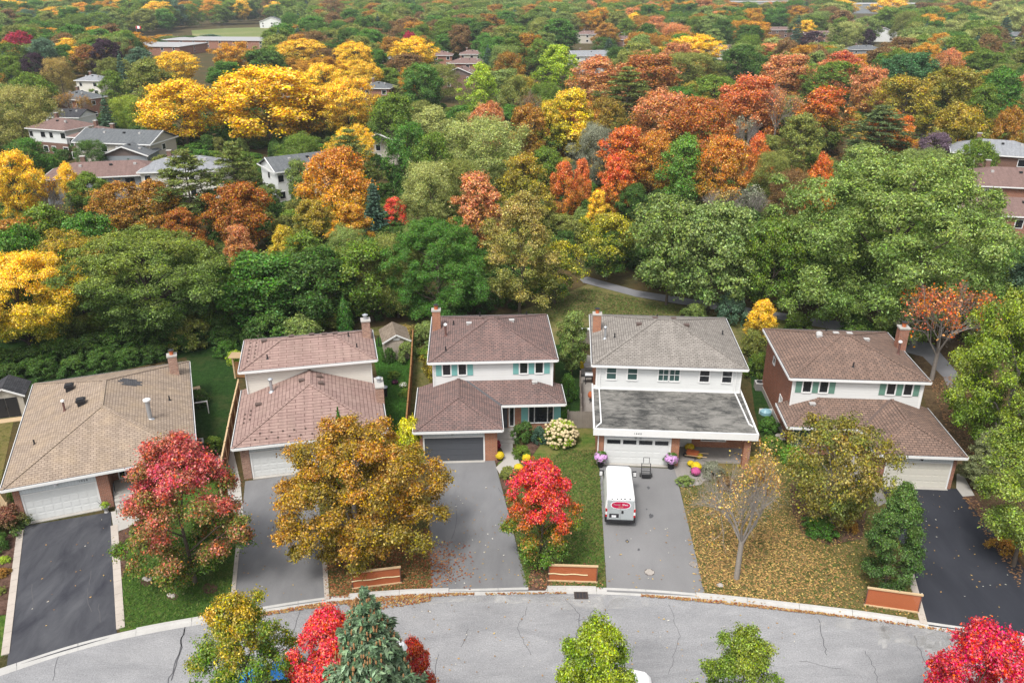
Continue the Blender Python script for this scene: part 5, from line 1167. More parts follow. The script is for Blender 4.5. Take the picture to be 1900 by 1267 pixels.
def manhole(u, v, r, label):
    x, y, _ = at(u, v); o = thing('manhole_cover', (x, y, .03), 0, label, 'manhole', 'manhole covers on the pale drive'); MB().lathe([(r, 0), (r, .014), (r * .96, .014)], 28).build('rim', 'cast_iron', o)
    mb = MB()
    for i in range(-3, 4):
        for j in range(-3, 4):
            if math.hypot(i, j) < 3.5: mb.box(i * r * .26 - .04, i * r * .26 + .04, j * r * .26 - .04, j * r * .26 + .04, .0145, .02)
    mb.build('tread', 'stone', o)


manhole(1205, 1062, .32, 'round speckled manhole cover in the middle of the drive below the white van'); manhole(1286, 1047, .26, 'smaller leaf-ringed manhole cover at the right edge of the pale drive')
x, y, _ = at(1078, 1103); o = thing('storm_drain', (x, y, .02), 0, 'rectangular iron storm drain grate set in the gutter', 'drain'); MB().box(-.42, .42, -.4, -.34, 0, .03).box(-.42, .42, .16, .22, 0, .03).box(-.42, -.36, -.339, .159, 0, .03).box(.36, .42, -.339, .159, 0, .03).build('frame', 'cast_iron', o)
MB().box(-.359, .359, -.339, .159, -.01, .006).build('pit', 'ink', o)
for i in range(4): MB().box(-.3 + i * .2 - .03, -.3 + i * .2 + .03, -.338, .158, .008, .026).build('bar', 'cast_iron', o)


def rocks(u, v, n, label, sp=.35, r=.14):
    x, y, _ = at(u, v); o = thing('rockery', (x, y, 0), 0, label, 'rocks'); rr = random.Random(int(u))
    for i in range(n):
        c = (rr.uniform(-sp, sp), rr.uniform(-sp, sp) * .6, 0); q = r * rr.uniform(.6, 1.3); MB().lathe([(q, -.02), (q * 1.05, q * .4), (q * .7, q * .8), (q * .2, q * .95)], 7, c).build('rock', 'stone', o)


rocks(320, 1106, 7, 'ring of small stones on the lawn below the red and green maple', .25, .12); rocks(272, 1075, 6, 'stony mound on the lawn left of the red and green maple', .25, .12)
rocks(1465, 815, 8, 'low grey rockery at the corner of the brick house', .8, .22); rocks(1333, 1087, 3, 'small reddish stones near the kerb by the bare grey tree', .12, .16)

# flowers in pots, mums and planters
def flower_ball(n, r, zc, petal, seed, flat=.75):
    rng = np.random.default_rng(seed); d = norm(rng.normal(size=(n, 3)) + [0, 0, .5]); mb = MB()
    for q in d:
        p = q * r * rng.uniform(.85, 1.05) * [1, 1, flat] + [0, 0, zc]; t = norm(np.cross(q, rng.normal(size=3))); b = np.cross(q, t); s = r * .17
        mb.add([p + t * s, p + b * s, p - t * s, p - b * s, p + q * s * .4], [(0, 1, 4), (1, 2, 4), (2, 3, 4), (3, 0, 4)])
    me = bpy.data.meshes.new('flowers'); me.from_pydata([tuple(map(float, v)) for v in mb.v], [], mb.f); me.update(); me.materials.append(M[petal]); return me


def leaves_ball(o, pal, w, h, z=0.0, name='foliage', proto='shrub1', blend=(.8, .5, .8)):
    p = PROTO[proto]; c = link(name, p['crown'], o, (0, 0, z)); c.scale = (w / 2 / p['R'], w / 2 / p['R'], h / p['H']); c['c1'], c['c2'] = PAL[pal]; c['blend'] = blend; return c


def mum(u, v, r, label, petal='petal_yellow', pot='black_pot', group='potted yellow chrysanthemums'):
    x, y, _ = at(u, v); o = thing('potted_chrysanthemum', (x, y, .05), 0, label, 'flowers', group)
    MB().lathe([(r * .45, 0), (r * .6, r * .7), (r * .63, r * .72)], 12).build('pot', pot, o); leaves_ball(o, 'deep', r * 1.8, r * 1.1, r * .55)
    link('flowers', flower_ball(420, r, r * 1.05, petal, int(u)), o)


mum(927, 853, .35, 'round yellow chrysanthemum next to the grey garage door'); mum(977, 858, .35, 'round yellow chrysanthemum at the lawn side of the curved walk'); mum(962, 876, .35, 'round yellow chrysanthemum lowest on the curved walk')
mum(1279, 838, .36, 'yellow chrysanthemum on the porch of the taupe-roofed house'); mum(1281, 866, .26, 'smaller yellow chrysanthemum touching the one in front of the porch'); mum(1291, 874, .38, 'yellow chrysanthemum in front of the porch by the bare tree'); mum(1290, 883, .36, 'magenta chrysanthemum in front of the porch', 'petal_pink', group='other potted chrysanthemums')
mum(1296, 852, .28, 'slim yellow flowers against the porch pillar', 'petal_yellow', 'terracotta')


def planter(u, v, label):
    x, y, _ = at(u, v); o = thing('flower_planter', (x, y, .03), 0, label, 'planter', 'purple petunia planters by the garage')
    MB().lathe([(.2, 0), (.3, .6), (.33, .62), (.33, .66)], 14).build('pot', 'black_pot', o); leaves_ball(o, 'deep', 1.0, .75, .55); link('flowers', flower_ball(330, .5, .85, 'petal_purple', int(u)), o); MB().tube((0, 0, .6), (0, 0, .7), .02).build('stem', 'bark', o)


planter(1114, 866, 'purple petunia planter at the left side of the white garage door'); planter(1244, 869, 'purple petunia planter at the right side of the white garage door')
x, y, _ = at(198, 950); o = thing('flower_urn', (x, y, .03), 0, 'pale urn with lime leaves and dark spikes by the bungalow steps', 'planter'); MB().lathe([(.16, 0), (.1, .1), (.24, .42), (.28, .45)], 14).build('urn', 'grey_pot', o); leaves_ball(o, 'lime', .6, .4, .4)
mb = MB()
for i in range(9): a = i * .7; mb.tube((-.15, .05, .45), (-.15 + .35 * math.cos(a), .05 + .35 * math.sin(a), 1.0), .018, .004, 5)
mb.build('spikes', 'ink', o)
x, y, _ = at(1283, 853); o = thing('wheelbarrow_planter', (x, y, .16), R(-25), 'orange wheelbarrow-shaped planter with wooden handles on the porch', 'planter'); MB().add([(-.3, -.2, .3), (.3, -.2, .3), (.3, .2, .3), (-.3, .2, .3), (-.42, -.3, .6), (.5, -.3, .6), (.5, .3, .6), (-.42, .3, .6)], [(0, 3, 2, 1), (0, 1, 5, 4), (1, 2, 6, 5), (2, 3, 7, 6), (3, 0, 4, 7), (4, 5, 6, 7)]).build('tray', 'terracotta', o)
for s in (-1, 1): MB().bar((-.5, s * .22, .27), (1.2, s * .3, .55), .04, .04).build('handle', 'lumber', o); MB().tube((.3, s * .22, 0), (.3, s * .24, .3), .025).build('leg', 'dark_metal', o)
w_ = MB().tube((-.5, -.05, .2), (-.5, .05, .2), .2, n=16).build('wheel', 'rubber', o)
x, y, _ = at(1198, 884); o = thing('hand_cart', (x, y, .03), R(-4), 'black folding hand cart standing in front of the white garage door', 'cart')
for s in (-1, 1):
    MB().tube((s * .33, .05, .12), (s * .33, .25, 1.0), .03).build('frame_tube', 'dark_metal', o); MB().tube((s * .22, .25, 1.0), (s * .22, .3, 1.45), .02).build('handle_tube', 'dark_metal', o)
    MB().tube((s * .4, -.05, .15), (s * .46, -.05, .15), .15, n=14).build('wheel', 'rubber', o)
mb = MB().tube((-.22, .3, 1.45), (.22, .3, 1.45), .02)
for i in range(5): mb.tube((-.33, .07 + .04 * i, .2 + .19 * i), (.33, .07 + .04 * i, .2 + .19 * i), .02)
mb.build('cross_bars', 'dark_metal', o); MB().box(-.34, .34, -.4, .04, .1, .14).box(-.34, .34, -.4, -.36, .141, .4).build('tray', 'black_plastic', o)

# side patio things
x, y, _ = at(1092, 712); o = thing('barbecue', (x, y, 0), R(-4), 'dark grey lidded barbecue on the narrow side patio', 'barbecue'); MB().box(-.35, .35, -.25, .25, .75, .9).build('firebox', 'dark_metal', o); MB().loft([[(q, .27 * math.cos(t), .9 + .27 * math.sin(t)) for t in np.linspace(0, math.pi, 9)] for q in (-.35, .35)]).build('lid', 'galvanized', o); MB().box(-.7, -.37, -.22, .22, .82, .86).box(.37, .7, -.22, .22, .82, .86).build('side_shelf', 'black_plastic', o)
for sx in (-.3, .3):
    for sy in (-.2, .2): MB().box(sx - .03, sx + .03, sy - .03, sy + .03, 0, .75).build('leg', 'dark_metal', o)
x, y, _ = at(1097, 746); o = thing('fire_bowl', (x, y, 0), 0, 'rust-red kettle beside the barbecue against the wall', 'barbecue'); MB().lathe([(.1, .4), (.3, .55), (.34, .75), (.25, .98), (.05, 1.05)], 14).build('bowl', 'terracotta', o)
for a in (0, 2.1, 4.2): MB().tube((.15 * math.cos(a), .15 * math.sin(a), .5), (.35 * math.cos(a), .35 * math.sin(a), 0), .02).build('leg', 'dark_metal', o)
x, y, _ = at(1091, 690); o = thing('patio_table', (x, y, 0), 0, 'small pale patio table on the narrow side patio', 'table'); MB().box(-.4, .4, -.4, .4, .66, .71).build('table_top', 'grey_pot', o)
for sx in (-.34, .34):
    for sy in (-.34, .34): MB().tube((sx, sy, 0), (sx, sy, .66), .025).build('leg', 'grey_pot', o)
x, y, _ = at(1080, 683); o = thing('waste_bin', (x, y, 0), 0, 'yellow bin on the narrow side patio', 'bin'); MB().lathe([(.2, 0), (.26, .7), (.28, .7), (.28, .76)], 14).build('bin', 'yellow_plastic', o); MB().lathe([(.29, .765), (.2, .86), (.04, .88)], 14).build('lid', 'yellow_plastic', o)
struct('patio', [(1078, 660), (1110, 660), (1110, 765), (1079, 765)], .07, 'aggregate')
x, y, _ = at(1088, 626); o = thing('hot_tub', (x, y, 0), R(-4), 'white-topped black bin box behind the taupe-roofed house', 'box'); MB().box(-.55, .55, -.5, .5, 0, .7).build('body', 'black_plastic', o); MB().box(-.6, .6, -.55, .55, .701, .85).build('lid', 'plate_white', o)
def ac_unit(u, v, deg, label):
    x, y, _ = at(u, v); o = thing('air_conditioner', (x, y, 0), R(deg), label, 'air conditioner', 'air conditioners'); MB().box(-.4, .4, -.4, .4, .05, .75).build('case', 'vent_grey', o); MB().lathe([(.3, .751), (.3, .78), (.1, .79)], 16).build('fan_grille', 'dark_metal', o)
    for i in range(8): MB().box(-.39, .39, -.412, -.401, .1 + i * .08, .13 + i * .08).build('fin', 'dark_metal', o)
ac_unit(370, 833, 21, 'grey air conditioner beside the bungalow behind the maple'); ac_unit(1408, 722, -4, 'grey air conditioner against the brick side wall')
x, y, _ = at(1420, 768); o = thing('window_well', (x, y, 0), R(-4), 'blue plastic window well cover at the brick side wall', 'cover'); MB().loft([[(.5 * math.cos(t) * k_, -.45 * math.sin(t) * k_, z_) for t in np.linspace(0, math.pi, 10)] for k_, z_ in ((1, 0), (1, .3), (.6, .5), (.1, .55))]).build('bubble', 'blue_plastic', o); MB().box(-.55, .55, .0, .05, 0, .5).build('back_rim', 'white_paint', o)
x, y, _ = at(713, 735); o = thing('waste_bin', (x, y, 0), 0, 'dark bin on the lush lawn beside the wide brick chimney', 'bin'); MB().lathe([(.28, 0), (.33, .85), (.36, .85), (.36, .9)], 16).build('bin', 'black_plastic', o); MB().lathe([(.3, .901), (.36, .93), (.2, .99)], 16).build('lid', 'galvanized', o)
x, y, _ = at(366, 735); o = thing('cornhole_board', (x, y, 0), R(30), 'slanted pale wooden game board on the dark back lawn', 'game board'); MB().slab([(-.45, -.9, .1), (.45, -.9, .1), (.45, .9, .55), (-.45, .9, .55)], .04).build('board', 'pale_wood', o); MB().lathe([(.0, 0), (.16, 0), (.16, .004), (0, .004)], 14, (0, .5, .46)).build('hole', 'ink', o)
for s in (-.4, .4): MB().box(s - .03, s + .03, .8, .86, 0, .48).build('leg', 'pale_wood', o)
x, y, _ = at(368, 770); o = thing('clothes_bar', (x, y, 0), R(21), 'white bar jutting from the bungalow side wall', 'bar'); MB().box(-1.3, .9, -.04, .04, 1.15, 1.23).build('arm', 'white_paint', o); MB().box(.82, .9, -.04, .04, 0, 1.149).build('post', 'white_paint', o)


# ------------------------------------------------------------------ vehicles
def rring(y, hw, z0, z1, r=.2, top=None, n=4):
    """rounded cross-section at station y; top: half width at roof"""
    tw = hw if top is None else top; P_ = [(-hw, y, z0), (-hw, y, z0 + (z1 - z0) * .45)]
    for i in range(n + 1): a = math.pi / 2 * i / n; P_.append((-tw + r - r * math.cos(a), y, z1 - r + r * math.sin(a)))
    P_ += [(-x_, y, z_) for x_, _, z_ in reversed(P_)]; return P_


def wheel(o, x, y, r, w=.22, name='wheel'):
    s = 1 if x > 0 else -1; t = MB().tube((x - w / 2, y, r), (x + w / 2, y, r), r, n=20).build(name, 'rubber', o); MB().tube((x + s * w / 2 - .0, y, r), (x + s * (w / 2 + .012), y, r), r * .62, n=16).build('rim', 'galvanized', t)


x, y = 7.32, 46.0
van = thing('delivery_van', (x, y, .03), R(-4), 'white high-roof van with red oval logo on grey rear doors, parked in drive', 'van')
MB().loft([rring(0, 1.0, .45, 2.34, .16, .9), rring(.5, 1.02, .45, 2.40, .2, .92), rring(3.6, 1.02, .45, 2.42, .22, .9), rring(3.95, 1.01, .45, 2.32, .22, .86), rring(4.6, 1.0, .45, 1.55, .2, .86), rring(5.1, .97, .45, 1.28, .2, .86), rring(5.4, .86, .5, 1.05, .2, .8)]).build('body', 'van_white', van, True)
for s in (-1, 1):
    d = MB().box(*sorted((s * .012, s * .9)), -.045, -.002, .55, 2.12).build('rear_door', 'van_grey', van); MB().box(*sorted((s * .06, s * .82)), -.055, -.046, 1.42, 2.05).build('door_panel', 'van_grey', d); MB().box(*sorted((s * .06, s * .82)), -.055, -.046, .62, 1.36).build('door_panel', 'van_grey', d)
    tl = MB().box(*sorted((s * .885, s * 1.01)), -.06, .12, 1.22, 1.42).build('taillight', 'light_red', van); MB().box(*sorted((s * .887, s * 1.008)), -.058, .118, .98, 1.219).build('reversing_lens', 'lens_white', tl); MB().box(*sorted((s * .885, s * 1.01)), -.06, .12, .8, .979).build('lower_lens', 'light_red', tl)
    MB().loft([[(s * 1.03, 4.15 + a, 1.5 + b) for a, b in ((-.02, -.16), (.1, -.16), (.1, .22), (-.02, .22))], [(s * 1.32, 4.1 + a, 1.5 + b) for a, b in ((-.02, -.2), (.14, -.2), (.14, .26), (-.02, .26))]]).build('mirror', 'black_plastic', van)
    MB().box(*sorted((s * 1.1, s * 1.3)), 4.05, 4.075, 1.4, 1.72).build('mirror_glass', 'lens_white', van)
    MB().box(*sorted((s * 1.021, s * 1.027)), 3.55, 4.3, 1.35, 1.9).build('side_window', 'glass_dark', van); MB().box(*sorted((s * 1.021, s * 1.03)), .4, 3.9, .5, .72).build('side_trim', 'van_grey', van)
MB().box(-.98, .98, -.14, .25, .4, .58).box(-1.03, -.9, -.1, .3, .42, .78).box(.9, 1.03, -.1, .3, .42, .78).build('rear_bumper', 'black_plastic', van)
MB().add([(-.8, 4.0, 2.29), (.8, 4.0, 2.29), (.84, 4.58, 1.62), (-.84, 4.58, 1.62), (-.8, 4.03, 2.33), (.8, 4.03, 2.33), (.84, 4.63, 1.64), (-.84, 4.63, 1.64)], [(0, 1, 2, 3), (7, 6, 5, 4), (0, 4, 5, 1), (1, 5, 6, 2), (2, 6, 7, 3), (3, 7, 4, 0)]).build('windshield', 'glass_dark', van)
ov = [(.62 * (abs(math.cos(t)) ** .6) * math.copysign(1, math.cos(t)), .26 * math.sin(t)) for t in np.linspace(0, 2 * math.pi, 32, False)]
lg = MB().loft([[(a * 1.1, -.058, 1.76 + b * 1.15) for a, b in ov], [(a * 1.1, -.062, 1.76 + b * 1.15) for a, b in ov]]).build('logo', 'plate_white', van); MB().loft([[(a, -.0625, 1.76 + b) for a, b in ov], [(a, -.066, 1.76 + b) for a, b in ov]]).build('logo_face', 'decal_red', lg)
t1 = text('Pioneer', .15, 'van_grey', van, (-.25, -.068, 1.76), name='lettering'); t2 = text('Glass', .19, 'plate_white', van, (.28, -.068, 1.75), name='lettering'); t3 = text('SERVICES', .08, 'petal_cream', van, (0, -.068, 1.61), name='lettering')
MB().box(-.74, -.1, -.075, -.056, .76, 1.06).build('plate_recess', 'ink', van); MB().box(-.58, -.28, -.082, -.0755, .78, .95).build('license_plate', 'plate_white', van); MB().box(.06, .2, -.09, -.056, 1.12, 1.32).build('door_handle', 'black_plastic', van)
mb = MB()
for q in (-.6, -.25, 0, .25, .6): mb.box(q - .06, q + .06, -.02, .05, 2.2, 2.26)
mb.build('marker_light', 'ink', van)
for sx in (-.88, .88):
    for yy in (.95, 4.45): wheel(van, sx, yy, .35)


def car(name, x, y, deg, paint, label, L=4.5, group=None):
    o = thing(name, (x, y, .006), R(deg), label, 'car', group); hw = .88
    body = [(0, .62, .42, .8), (.12, .8, .3, .92), (.9, .87, .28, .98), (2.2, .89, .28, .98), (3.5, .87, .28, .95), (4.2, .78, .3, .86), (4.5, .55, .42, .72)]
    MB().loft([rring(q * L / 4.5, w, a, b, .14) for q, w, a, b in body]).build('body', paint, o, True)
    cab = [(.5, .6, .9, 1.0), (1.0, .66, .9, 1.38), (1.7, .68, .9, 1.46), (2.5, .67, .9, 1.42), (3.2, .62, .9, 1.0)]
    MB().loft([rring(q * L / 4.5, .78, a, b, .05, w) for q, w, a, b in cab]).build('glasshouse', 'glass_dark', o, True)
    MB().loft([rring(q * L / 4.5, w, a, b, .04) for q, w, a, b in [(.95, .62, 1.37, 1.41), (1.7, .66, 1.42, 1.49), (2.45, .63, 1.4, 1.45)]]).build('roof', paint, o, True)
    for s in (-1, 1):
        for yy in (.85, 3.55): wheel(o, s * .78, yy * L / 4.5, .32)
        MB().box(*sorted((s * .42, s * .7)), L - .32, L - .2, .62, .78).build('headlight', 'lens_white', o); MB().box(*sorted((s * .45, s * .76)), -.0, .1, .66, .82).build('taillight', 'light_red', o); MB().box(*sorted((s * .86, s * 1.02)), 2.85, 3.0, .92, 1.06).build('mirror', paint, o)
    MB().box(-.3, .3, L - .06, L + .012, .42, .54).build('front_plate', 'plate_white', o); return o


x, y, _ = at(1052, 1262, .9); car('parked_car', x, y, -91, 'car_white', 'white car parked at the kerb under the yellow-green maple', 4.4)
x, y, _ = at(590, 1250, .9); car('parked_car', x, y, 80, 'car_blue', 'bright blue car parked under the red maple', 4.3).rotation_euler[2] = R(98)
x, y, _ = at(272, 292, .6); car('parked_car', x, y, -70, 'car_black', 'black car parked under the yellow locusts beyond the wood', 4.5)
x, y, _ = at(270, 264, .6); car('parked_car', x, y, -70, 'car_black', 'dark car beside the slate-roofed house beyond the wood', 4.5)


def street_lamp(x, y, h, label, deg=0, globe=False):
    o = thing('street_lamp', (x, y, 0), R(deg), label, 'street lamp'); MB().tube((0, 0, 0), (0, 0, h), .09, .05, 10).build('pole', 'galvanized', o); MB().tube((0, 0, 0), (0, 0, .6), .14, .12, 10).build('base', 'galvanized', o)
    if globe: MB().lathe([(.08, 0), (.26, .1), (.32, .3), (.2, .5), (.04, .56)], 16, (0, 0, h + .001)).build('lamp_head', 'lens_white', o)
    else: MB().tube((0, 0, h - .05), (1.6, 0, h + .35), .04).build('arm', 'galvanized', o); MB().loft([[(1.5, -.12, h + .3), (1.5, .12, h + .3), (1.5, .12, h + .42), (1.5, -.12, h + .42)], [(2.1, -.1, h + .34), (2.1, .1, h + .34), (2.1, .1, h + .4), (2.1, -.1, h + .4)]]).build('lamp_head', 'plate_white', o)


x, y, _ = at(742, 1198, 7.6); street_lamp(x, y, 7.2, 'street lamp with white globe showing beside the blue spruce', 0, True)
x, y, _ = at(1157, 96); street_lamp(x, y, 9, 'tall street lamp on the side street beyond the rust-red maples', 180)
def pole(u, v, h, label):
    x, y, _ = at(u, v); o = thing('utility_pole', (x, y, 0), 0, label, 'utility pole', 'far utility poles'); MB().tube((0, 0, 0), (0, 0, h), .22, .15, 8).build('shaft', 'fence_grey', o); MB().box(-1.4, 1.4, -.1, .1, h - 1.2, h - .95).build('cross_arm', 'fence_grey', o)
pole(1768, 62, 13, 'slanted utility pole near the far white roofs'); pole(1699, 40, 12, 'thin utility pole between far yellow trees')
x, y, _ = at(259, 92); o = thing('flagpole', (x, y, 0), 0, 'tiny red and white flag over the brick school', 'flag'); MB().tube((0, 0, 0), (0, 0, 12), .12, .07).build('pole', 'galvanized', o); MB().box(.1, .75, -.02, .02, 10.4, 11.8).build('flag_band', 'flag_red', o); MB().box(.751, 2.0, -.02, .02, 10.4, 11.8).build('flag_field', 'flag_white', o); MB().box(2.001, 2.7, -.02, .02, 10.4, 11.8).build('flag_band', 'flag_red', o)


# ------------------------------------------------------------------ trees
def h_from(ub, vb, vt):
    """tree height so that a tree rooted at pixel (ub, vb) tops out at row vt"""
    x, y, _ = at(ub, vb); lo, hi = 0.2, 30
    for _ in range(40):
        m = (lo + hi) / 2
        if pix(x, y, m)[1] > vt: lo = m
        else: hi = m
    return x, y, lo


SPOTS = []


def tb(ub, vb, vt, wpx, proto, pal, label, **kw):
    x, y, h = h_from(ub, vb, vt); d = pix(x, y, h * .6)[2]; kw.setdefault('rz', RND.uniform(0, 6.28))
    SPOTS.append((ub, vt, d, wpx, label)); return put_tree(proto, x, y, wpx * d / F, h, pal, label, **kw)


def tt(u, vt, wpx, h, kind, pal, label, **kw):
    x, y, _ = at(u, vt, h); d = pix(x, y, h * .6)[2]
    w = wpx * d / F; SPOTS.append((u, vt, d, wpx, label))
    proto = kind if kind in PROTO else RND.choice(KINDS[kind]); return put_tree(proto, x, y, w, h, pal, label, **kw)


S_ = 'street trees'
# near trees on the front lawns
tb(362, 1080, 826, 238, 'near_pyramid', ((.06, .1, .018), (.48, .09, .1)), 'maple turning from green to crimson on the lawn beside the black drive', blend=(1.4, .58, 1.7), group=S_)
tb(672, 1034, 806, 312, 'near_broad', ((.13, .12, .022), (.37, .185, .03)), 'big round rust-gold tree covering the drive of the pink-roofed house', blend=(.5, .5, 1.3), group=S_)
tb(1003, 1052, 862, 140, 'near_oval', ((.07, .12, .02), (.55, .03, .03)), 'small maple with scarlet crown and green skirt near the plum-roofed house', blend=(2.2, .46, 1.2), group=S_)
tb(1366, 1074, 822, 200, 'bare0', ((.34, .22, .06), (.3, .2, .07)), 'nearly leafless grey tree on the leaf-strewn lawn', group=S_, blend=(0, .5, 1))
tb(1538, 980, 795, 215, 'near_crab', ((.075, .1, .025), (.19, .14, .035)), 'spreading olive crab apple hiding the brick house front door', group=S_, blend=(.3, .5, 1.4))
tb(1642, 1092, 906, 118, 'near_linden', ((.028, .055, .017), (.07, .105, .026)), 'dark green pyramidal linden beside the fresh black drive', group=S_, blend=(.6, .5, .9))
tb(1850, 850, 560, 250, 'near_broad', ((.06, .105, .016), (.165, .18, .026)), 'large yellow-green maple at the right edge above the brick house garage', blend=(.6, .5, 1.0))
tb(1880, 1050, 765, 190, 'near_loose', ((.09, .125, .025), (.19, .21, .045)), 'feathery green conifer at the right edge beside the black drive', blend=(.2, .5, 1.0))
tb(1812, 905, 800, 75, 'near_linden', ((.09, .1, .05), (.15, .15, .075)), 'small grey-green juniper beside the brick house garage', blend=(.2, .5, 1.0))
tt(432, 1113, 195, 9.0, 'near_loose', ((.07, .12, .02), (.48, .27, .025)), 'green maple with golden top in front of the road, lower left', blend=(1.6, .92, 1.2))
tt(600, 1140, 150, 8.0, 'near_oval', ((.55, .06, .03), (.6, .06, .06)), 'bright red maple at the bottom beside the blue spruce', blend=(.6, .5, 1.0))
sprc = tt(672, 1096, 400, 13.0, 'near_spruce', ((.045, .08, .045), (.12, .155, .1)), 'blue spruce with brown cones in the bottom foreground', name='spruce_tree', blend=(-.6, .55, 1.2), rz=.3)
tt(762, 1192, 90, 6.6, 'near_oval', ((.4, .12, .02), (.35, .03, .02)), 'small rust-red tree peeping out right of the blue spruce')
tt(1112, 1165, 165, 8.0, 'near_oval', ((.06, .12, .014), (.2, .215, .02)), 'bright yellow-green maple at the bottom over the white car', blend=(.9, .55, 1.3))
tt(1388, 1182, 175, 7.6, 'near_loose', ((.05, .1, .016), (.15, .165, .026)), 'leafy green maple at the bottom below the bare grey tree', blend=(.7, .55, 1.3))
tt(1845, 1172, 190, 8.2, 'near_oval', ((.42, .02, .035), (.56, .03, .06)), 'crimson maple in the bottom right corner', blend=(.5, .5, 1.0))

rng = np.random.default_rng(8); mb = MB()
for i in range(260):
    t = rng.uniform(.62, .985) ** .8; a = rng.uniform(0, 6.28); r = 3.6 * (1 - t) ** .85 * rng.uniform(.8, 1.05) + .1; z = .5 + t * 12.4 - .12 * r
    mb.lathe([(.012, -.13), (.035, -.06), (.03, .03), (.01, .07)], 5, (r * math.cos(a), r * math.sin(a), z))
cn = mb.build('cones', plain('cone_brown', (.3, .16, .07), .8), sprc); cn['kind'] = 'stuff'

# trees right behind the houses
tb(292, 640, 442, 310, 'locust', ((.045, .08, .022), (.14, .15, .03)), 'huge dark green honey locust behind the tan bungalow', blend=(1.1, .7, .8))
tb(62, 665, 482, 250, 'locust', ((.13, .15, .025), (.58, .37, .03)), 'yellow honey locust at the left edge behind the shed', blend=(1.2, .42, 1.0))
tb(815, 592, 418, 215, 'giant', 'deep', 'broad deep green maple behind the plum-roofed house', blend=(.6, .5, .8))
tb(965, 590, 366, 150, 'near_loose', ((.1, .115, .03), (.27, .2, .065)), 'tall tan and olive poplar behind the gap right of the deep green maple', blend=(.8, .5, 1.2))
tb(1030, 572, 452, 110, 'round', 'green_yellow', 'green bushy tree with yellow tips beside the park path bend', blend=(.8, .75, 1.0)) if False else None
tt(1032, 455, 105, 7, 'round', 'green_yellow', 'green bushy tree with yellow tips beside the park path bend', blend=(.8, .85, .9))
tb(1236, 566, 372, 150, 'round1', 'sage', 'left of two soft green park trees behind the taupe-roofed house', blend=(.5, .5, .9))
tb(1312, 580, 385, 165, 'round2', ((.075, .115, .035), (.15, .175, .06)), 'right of two soft green park trees behind the taupe-roofed house', blend=(.5, .5, .9))
tb(1632, 612, 304, 440, 'giant', 'silver', 'giant silver maple spreading behind the brick house', blend=(.7, .5, .9))
tb(1728, 705, 508, 175, 'bare1', ((.42, .15, .03), (.42, .12, .03)), 'sparse tree with bare limbs and orange tufts behind the brick house', blend=(0, .5, 1))
tb(1408, 640, 562, 58, 'oval0', 'yellow', 'slim bright yellow sapling behind the brick house')
tb(1355, 600, 546, 62, 'shrub0', 'blue', 'blue-green round bush behind the taupe-roofed house')
tb(642, 622, 546, 30, 'cedar0', 'cedar', 'narrow columnar cedar behind the pink-roofed house', name='cedar_tree')
tb(465, 640, 596, 34, 'cedar0', 'dark', 'dark slim cedar left of the pink-roofed house', name='cedar_tree')
tb(640, 900, 753, 34, 'cedar0', 'cedar', 'small pointed cedar at the front of the pink-roofed house', name='cedar_tree')
tb(1060, 700, 580, 62, 'oval1', 'sage', 'slender green tree between the plum-roofed and taupe-roofed houses')
tb(500, 612, 478, 190, 'round0', 'deep', 'dark glossy green tree behind the pink-roofed house', blend=(.6, .6, .8))
tb(590, 606, 470, 150, 'round3', 'dark', 'dark green tree left of the columnar cedar', blend=(.6, .6, .8))
tb(690, 596, 450, 150, 'round4', 'green', 'mid green tree left of the broad deep green maple')
tb(740, 590, 440, 120, 'fine1', 'olive', 'olive-tinged tree behind the columnar cedar')
tb(1125, 520, 400, 110, 'round1', 'green_yellow', 'green tree with yellowing top left of the soft green park trees', blend=(.9, .9, .7))
tb(1420, 590, 415, 120, 'round0', 'green', 'green tree between the soft park trees and the giant maple')
tb(1480, 585, 440, 90, 'round3', 'dark', 'dark green tree at the left foot of the giant maple')
tb(1890, 640, 470, 110, 'round0', 'blue', 'blue-green tree at the right edge behind the sparse orange tree')
tb(420, 610, 500, 110, 'round2', 'green', 'green tree between the huge locust and the dark glossy tree')
tb(160, 600, 440, 150, 'spread0', 'olive_gold', 'locust with golden top behind the huge dark green locust')

# the wood: left part
tt(75, 385, 150, 11, 'round', 'green', 'large mid green tree at the left below the grey-walled bungalow')
tt(150, 405, 120, 10, 'round', 'deep', 'deep green tree left of the rusty beeches')
tt(20, 430, 110, 10, 'round', 'deep', 'deep green tree at the left edge above the yellow locust')
tt(15, 285, 105, 12, 'spread', 'yellow', 'yellow tree at the left edge below the red-brown roofs')
tt(120, 305, 55, 8, 'round', 'yellow', 'small round yellow tree in front of the grey-walled bungalow')
tt(80, 330, 80, 8, 'bare2', 'gold', 'grey twiggy tree left of the small round yellow tree')
tt(160, 325, 70, 7, 'round', 'green', 'bush-like green tree in front of the grey-walled bungalow')
tt(205, 345, 110, 8.5, 'round', 'rust', 'rust-red beech left of the tall white pine', blend=(.9, .5, .8))
tt(280, 338, 130, 9, 'round', 'rust', 'larger rusty orange beech left of the tall white pine', blend=(.9, .5, .8))
tt(330, 390, 100, 7, 'round', ((.2, .085, .02), (.34, .13, .025)), 'orange-brown beech at the foot of the tall white pine')
tt(435, 345, 120, 9, 'round', ((.2, .085, .02), (.34, .13, .025)), 'orange-brown beech right of the tall white pine')
tt(440, 420, 60, 7, 'oval', 'salmon', 'small salmon tree above the dark glossy green tree')
tb(366, 452, 283, 135, 'pine0', 'pine', 'tall white pine with bare lower trunk', name='pine_tree')
tb(448, 420, 268, 100, 'pine1', 'pine', 'bushy white pine left of the orange maple', name='pine_tree')
tb(655, 400, 245, 100, 'pine1', 'pine', 'white pine with thin trunk right of the white gabled house', name='pine_tree')
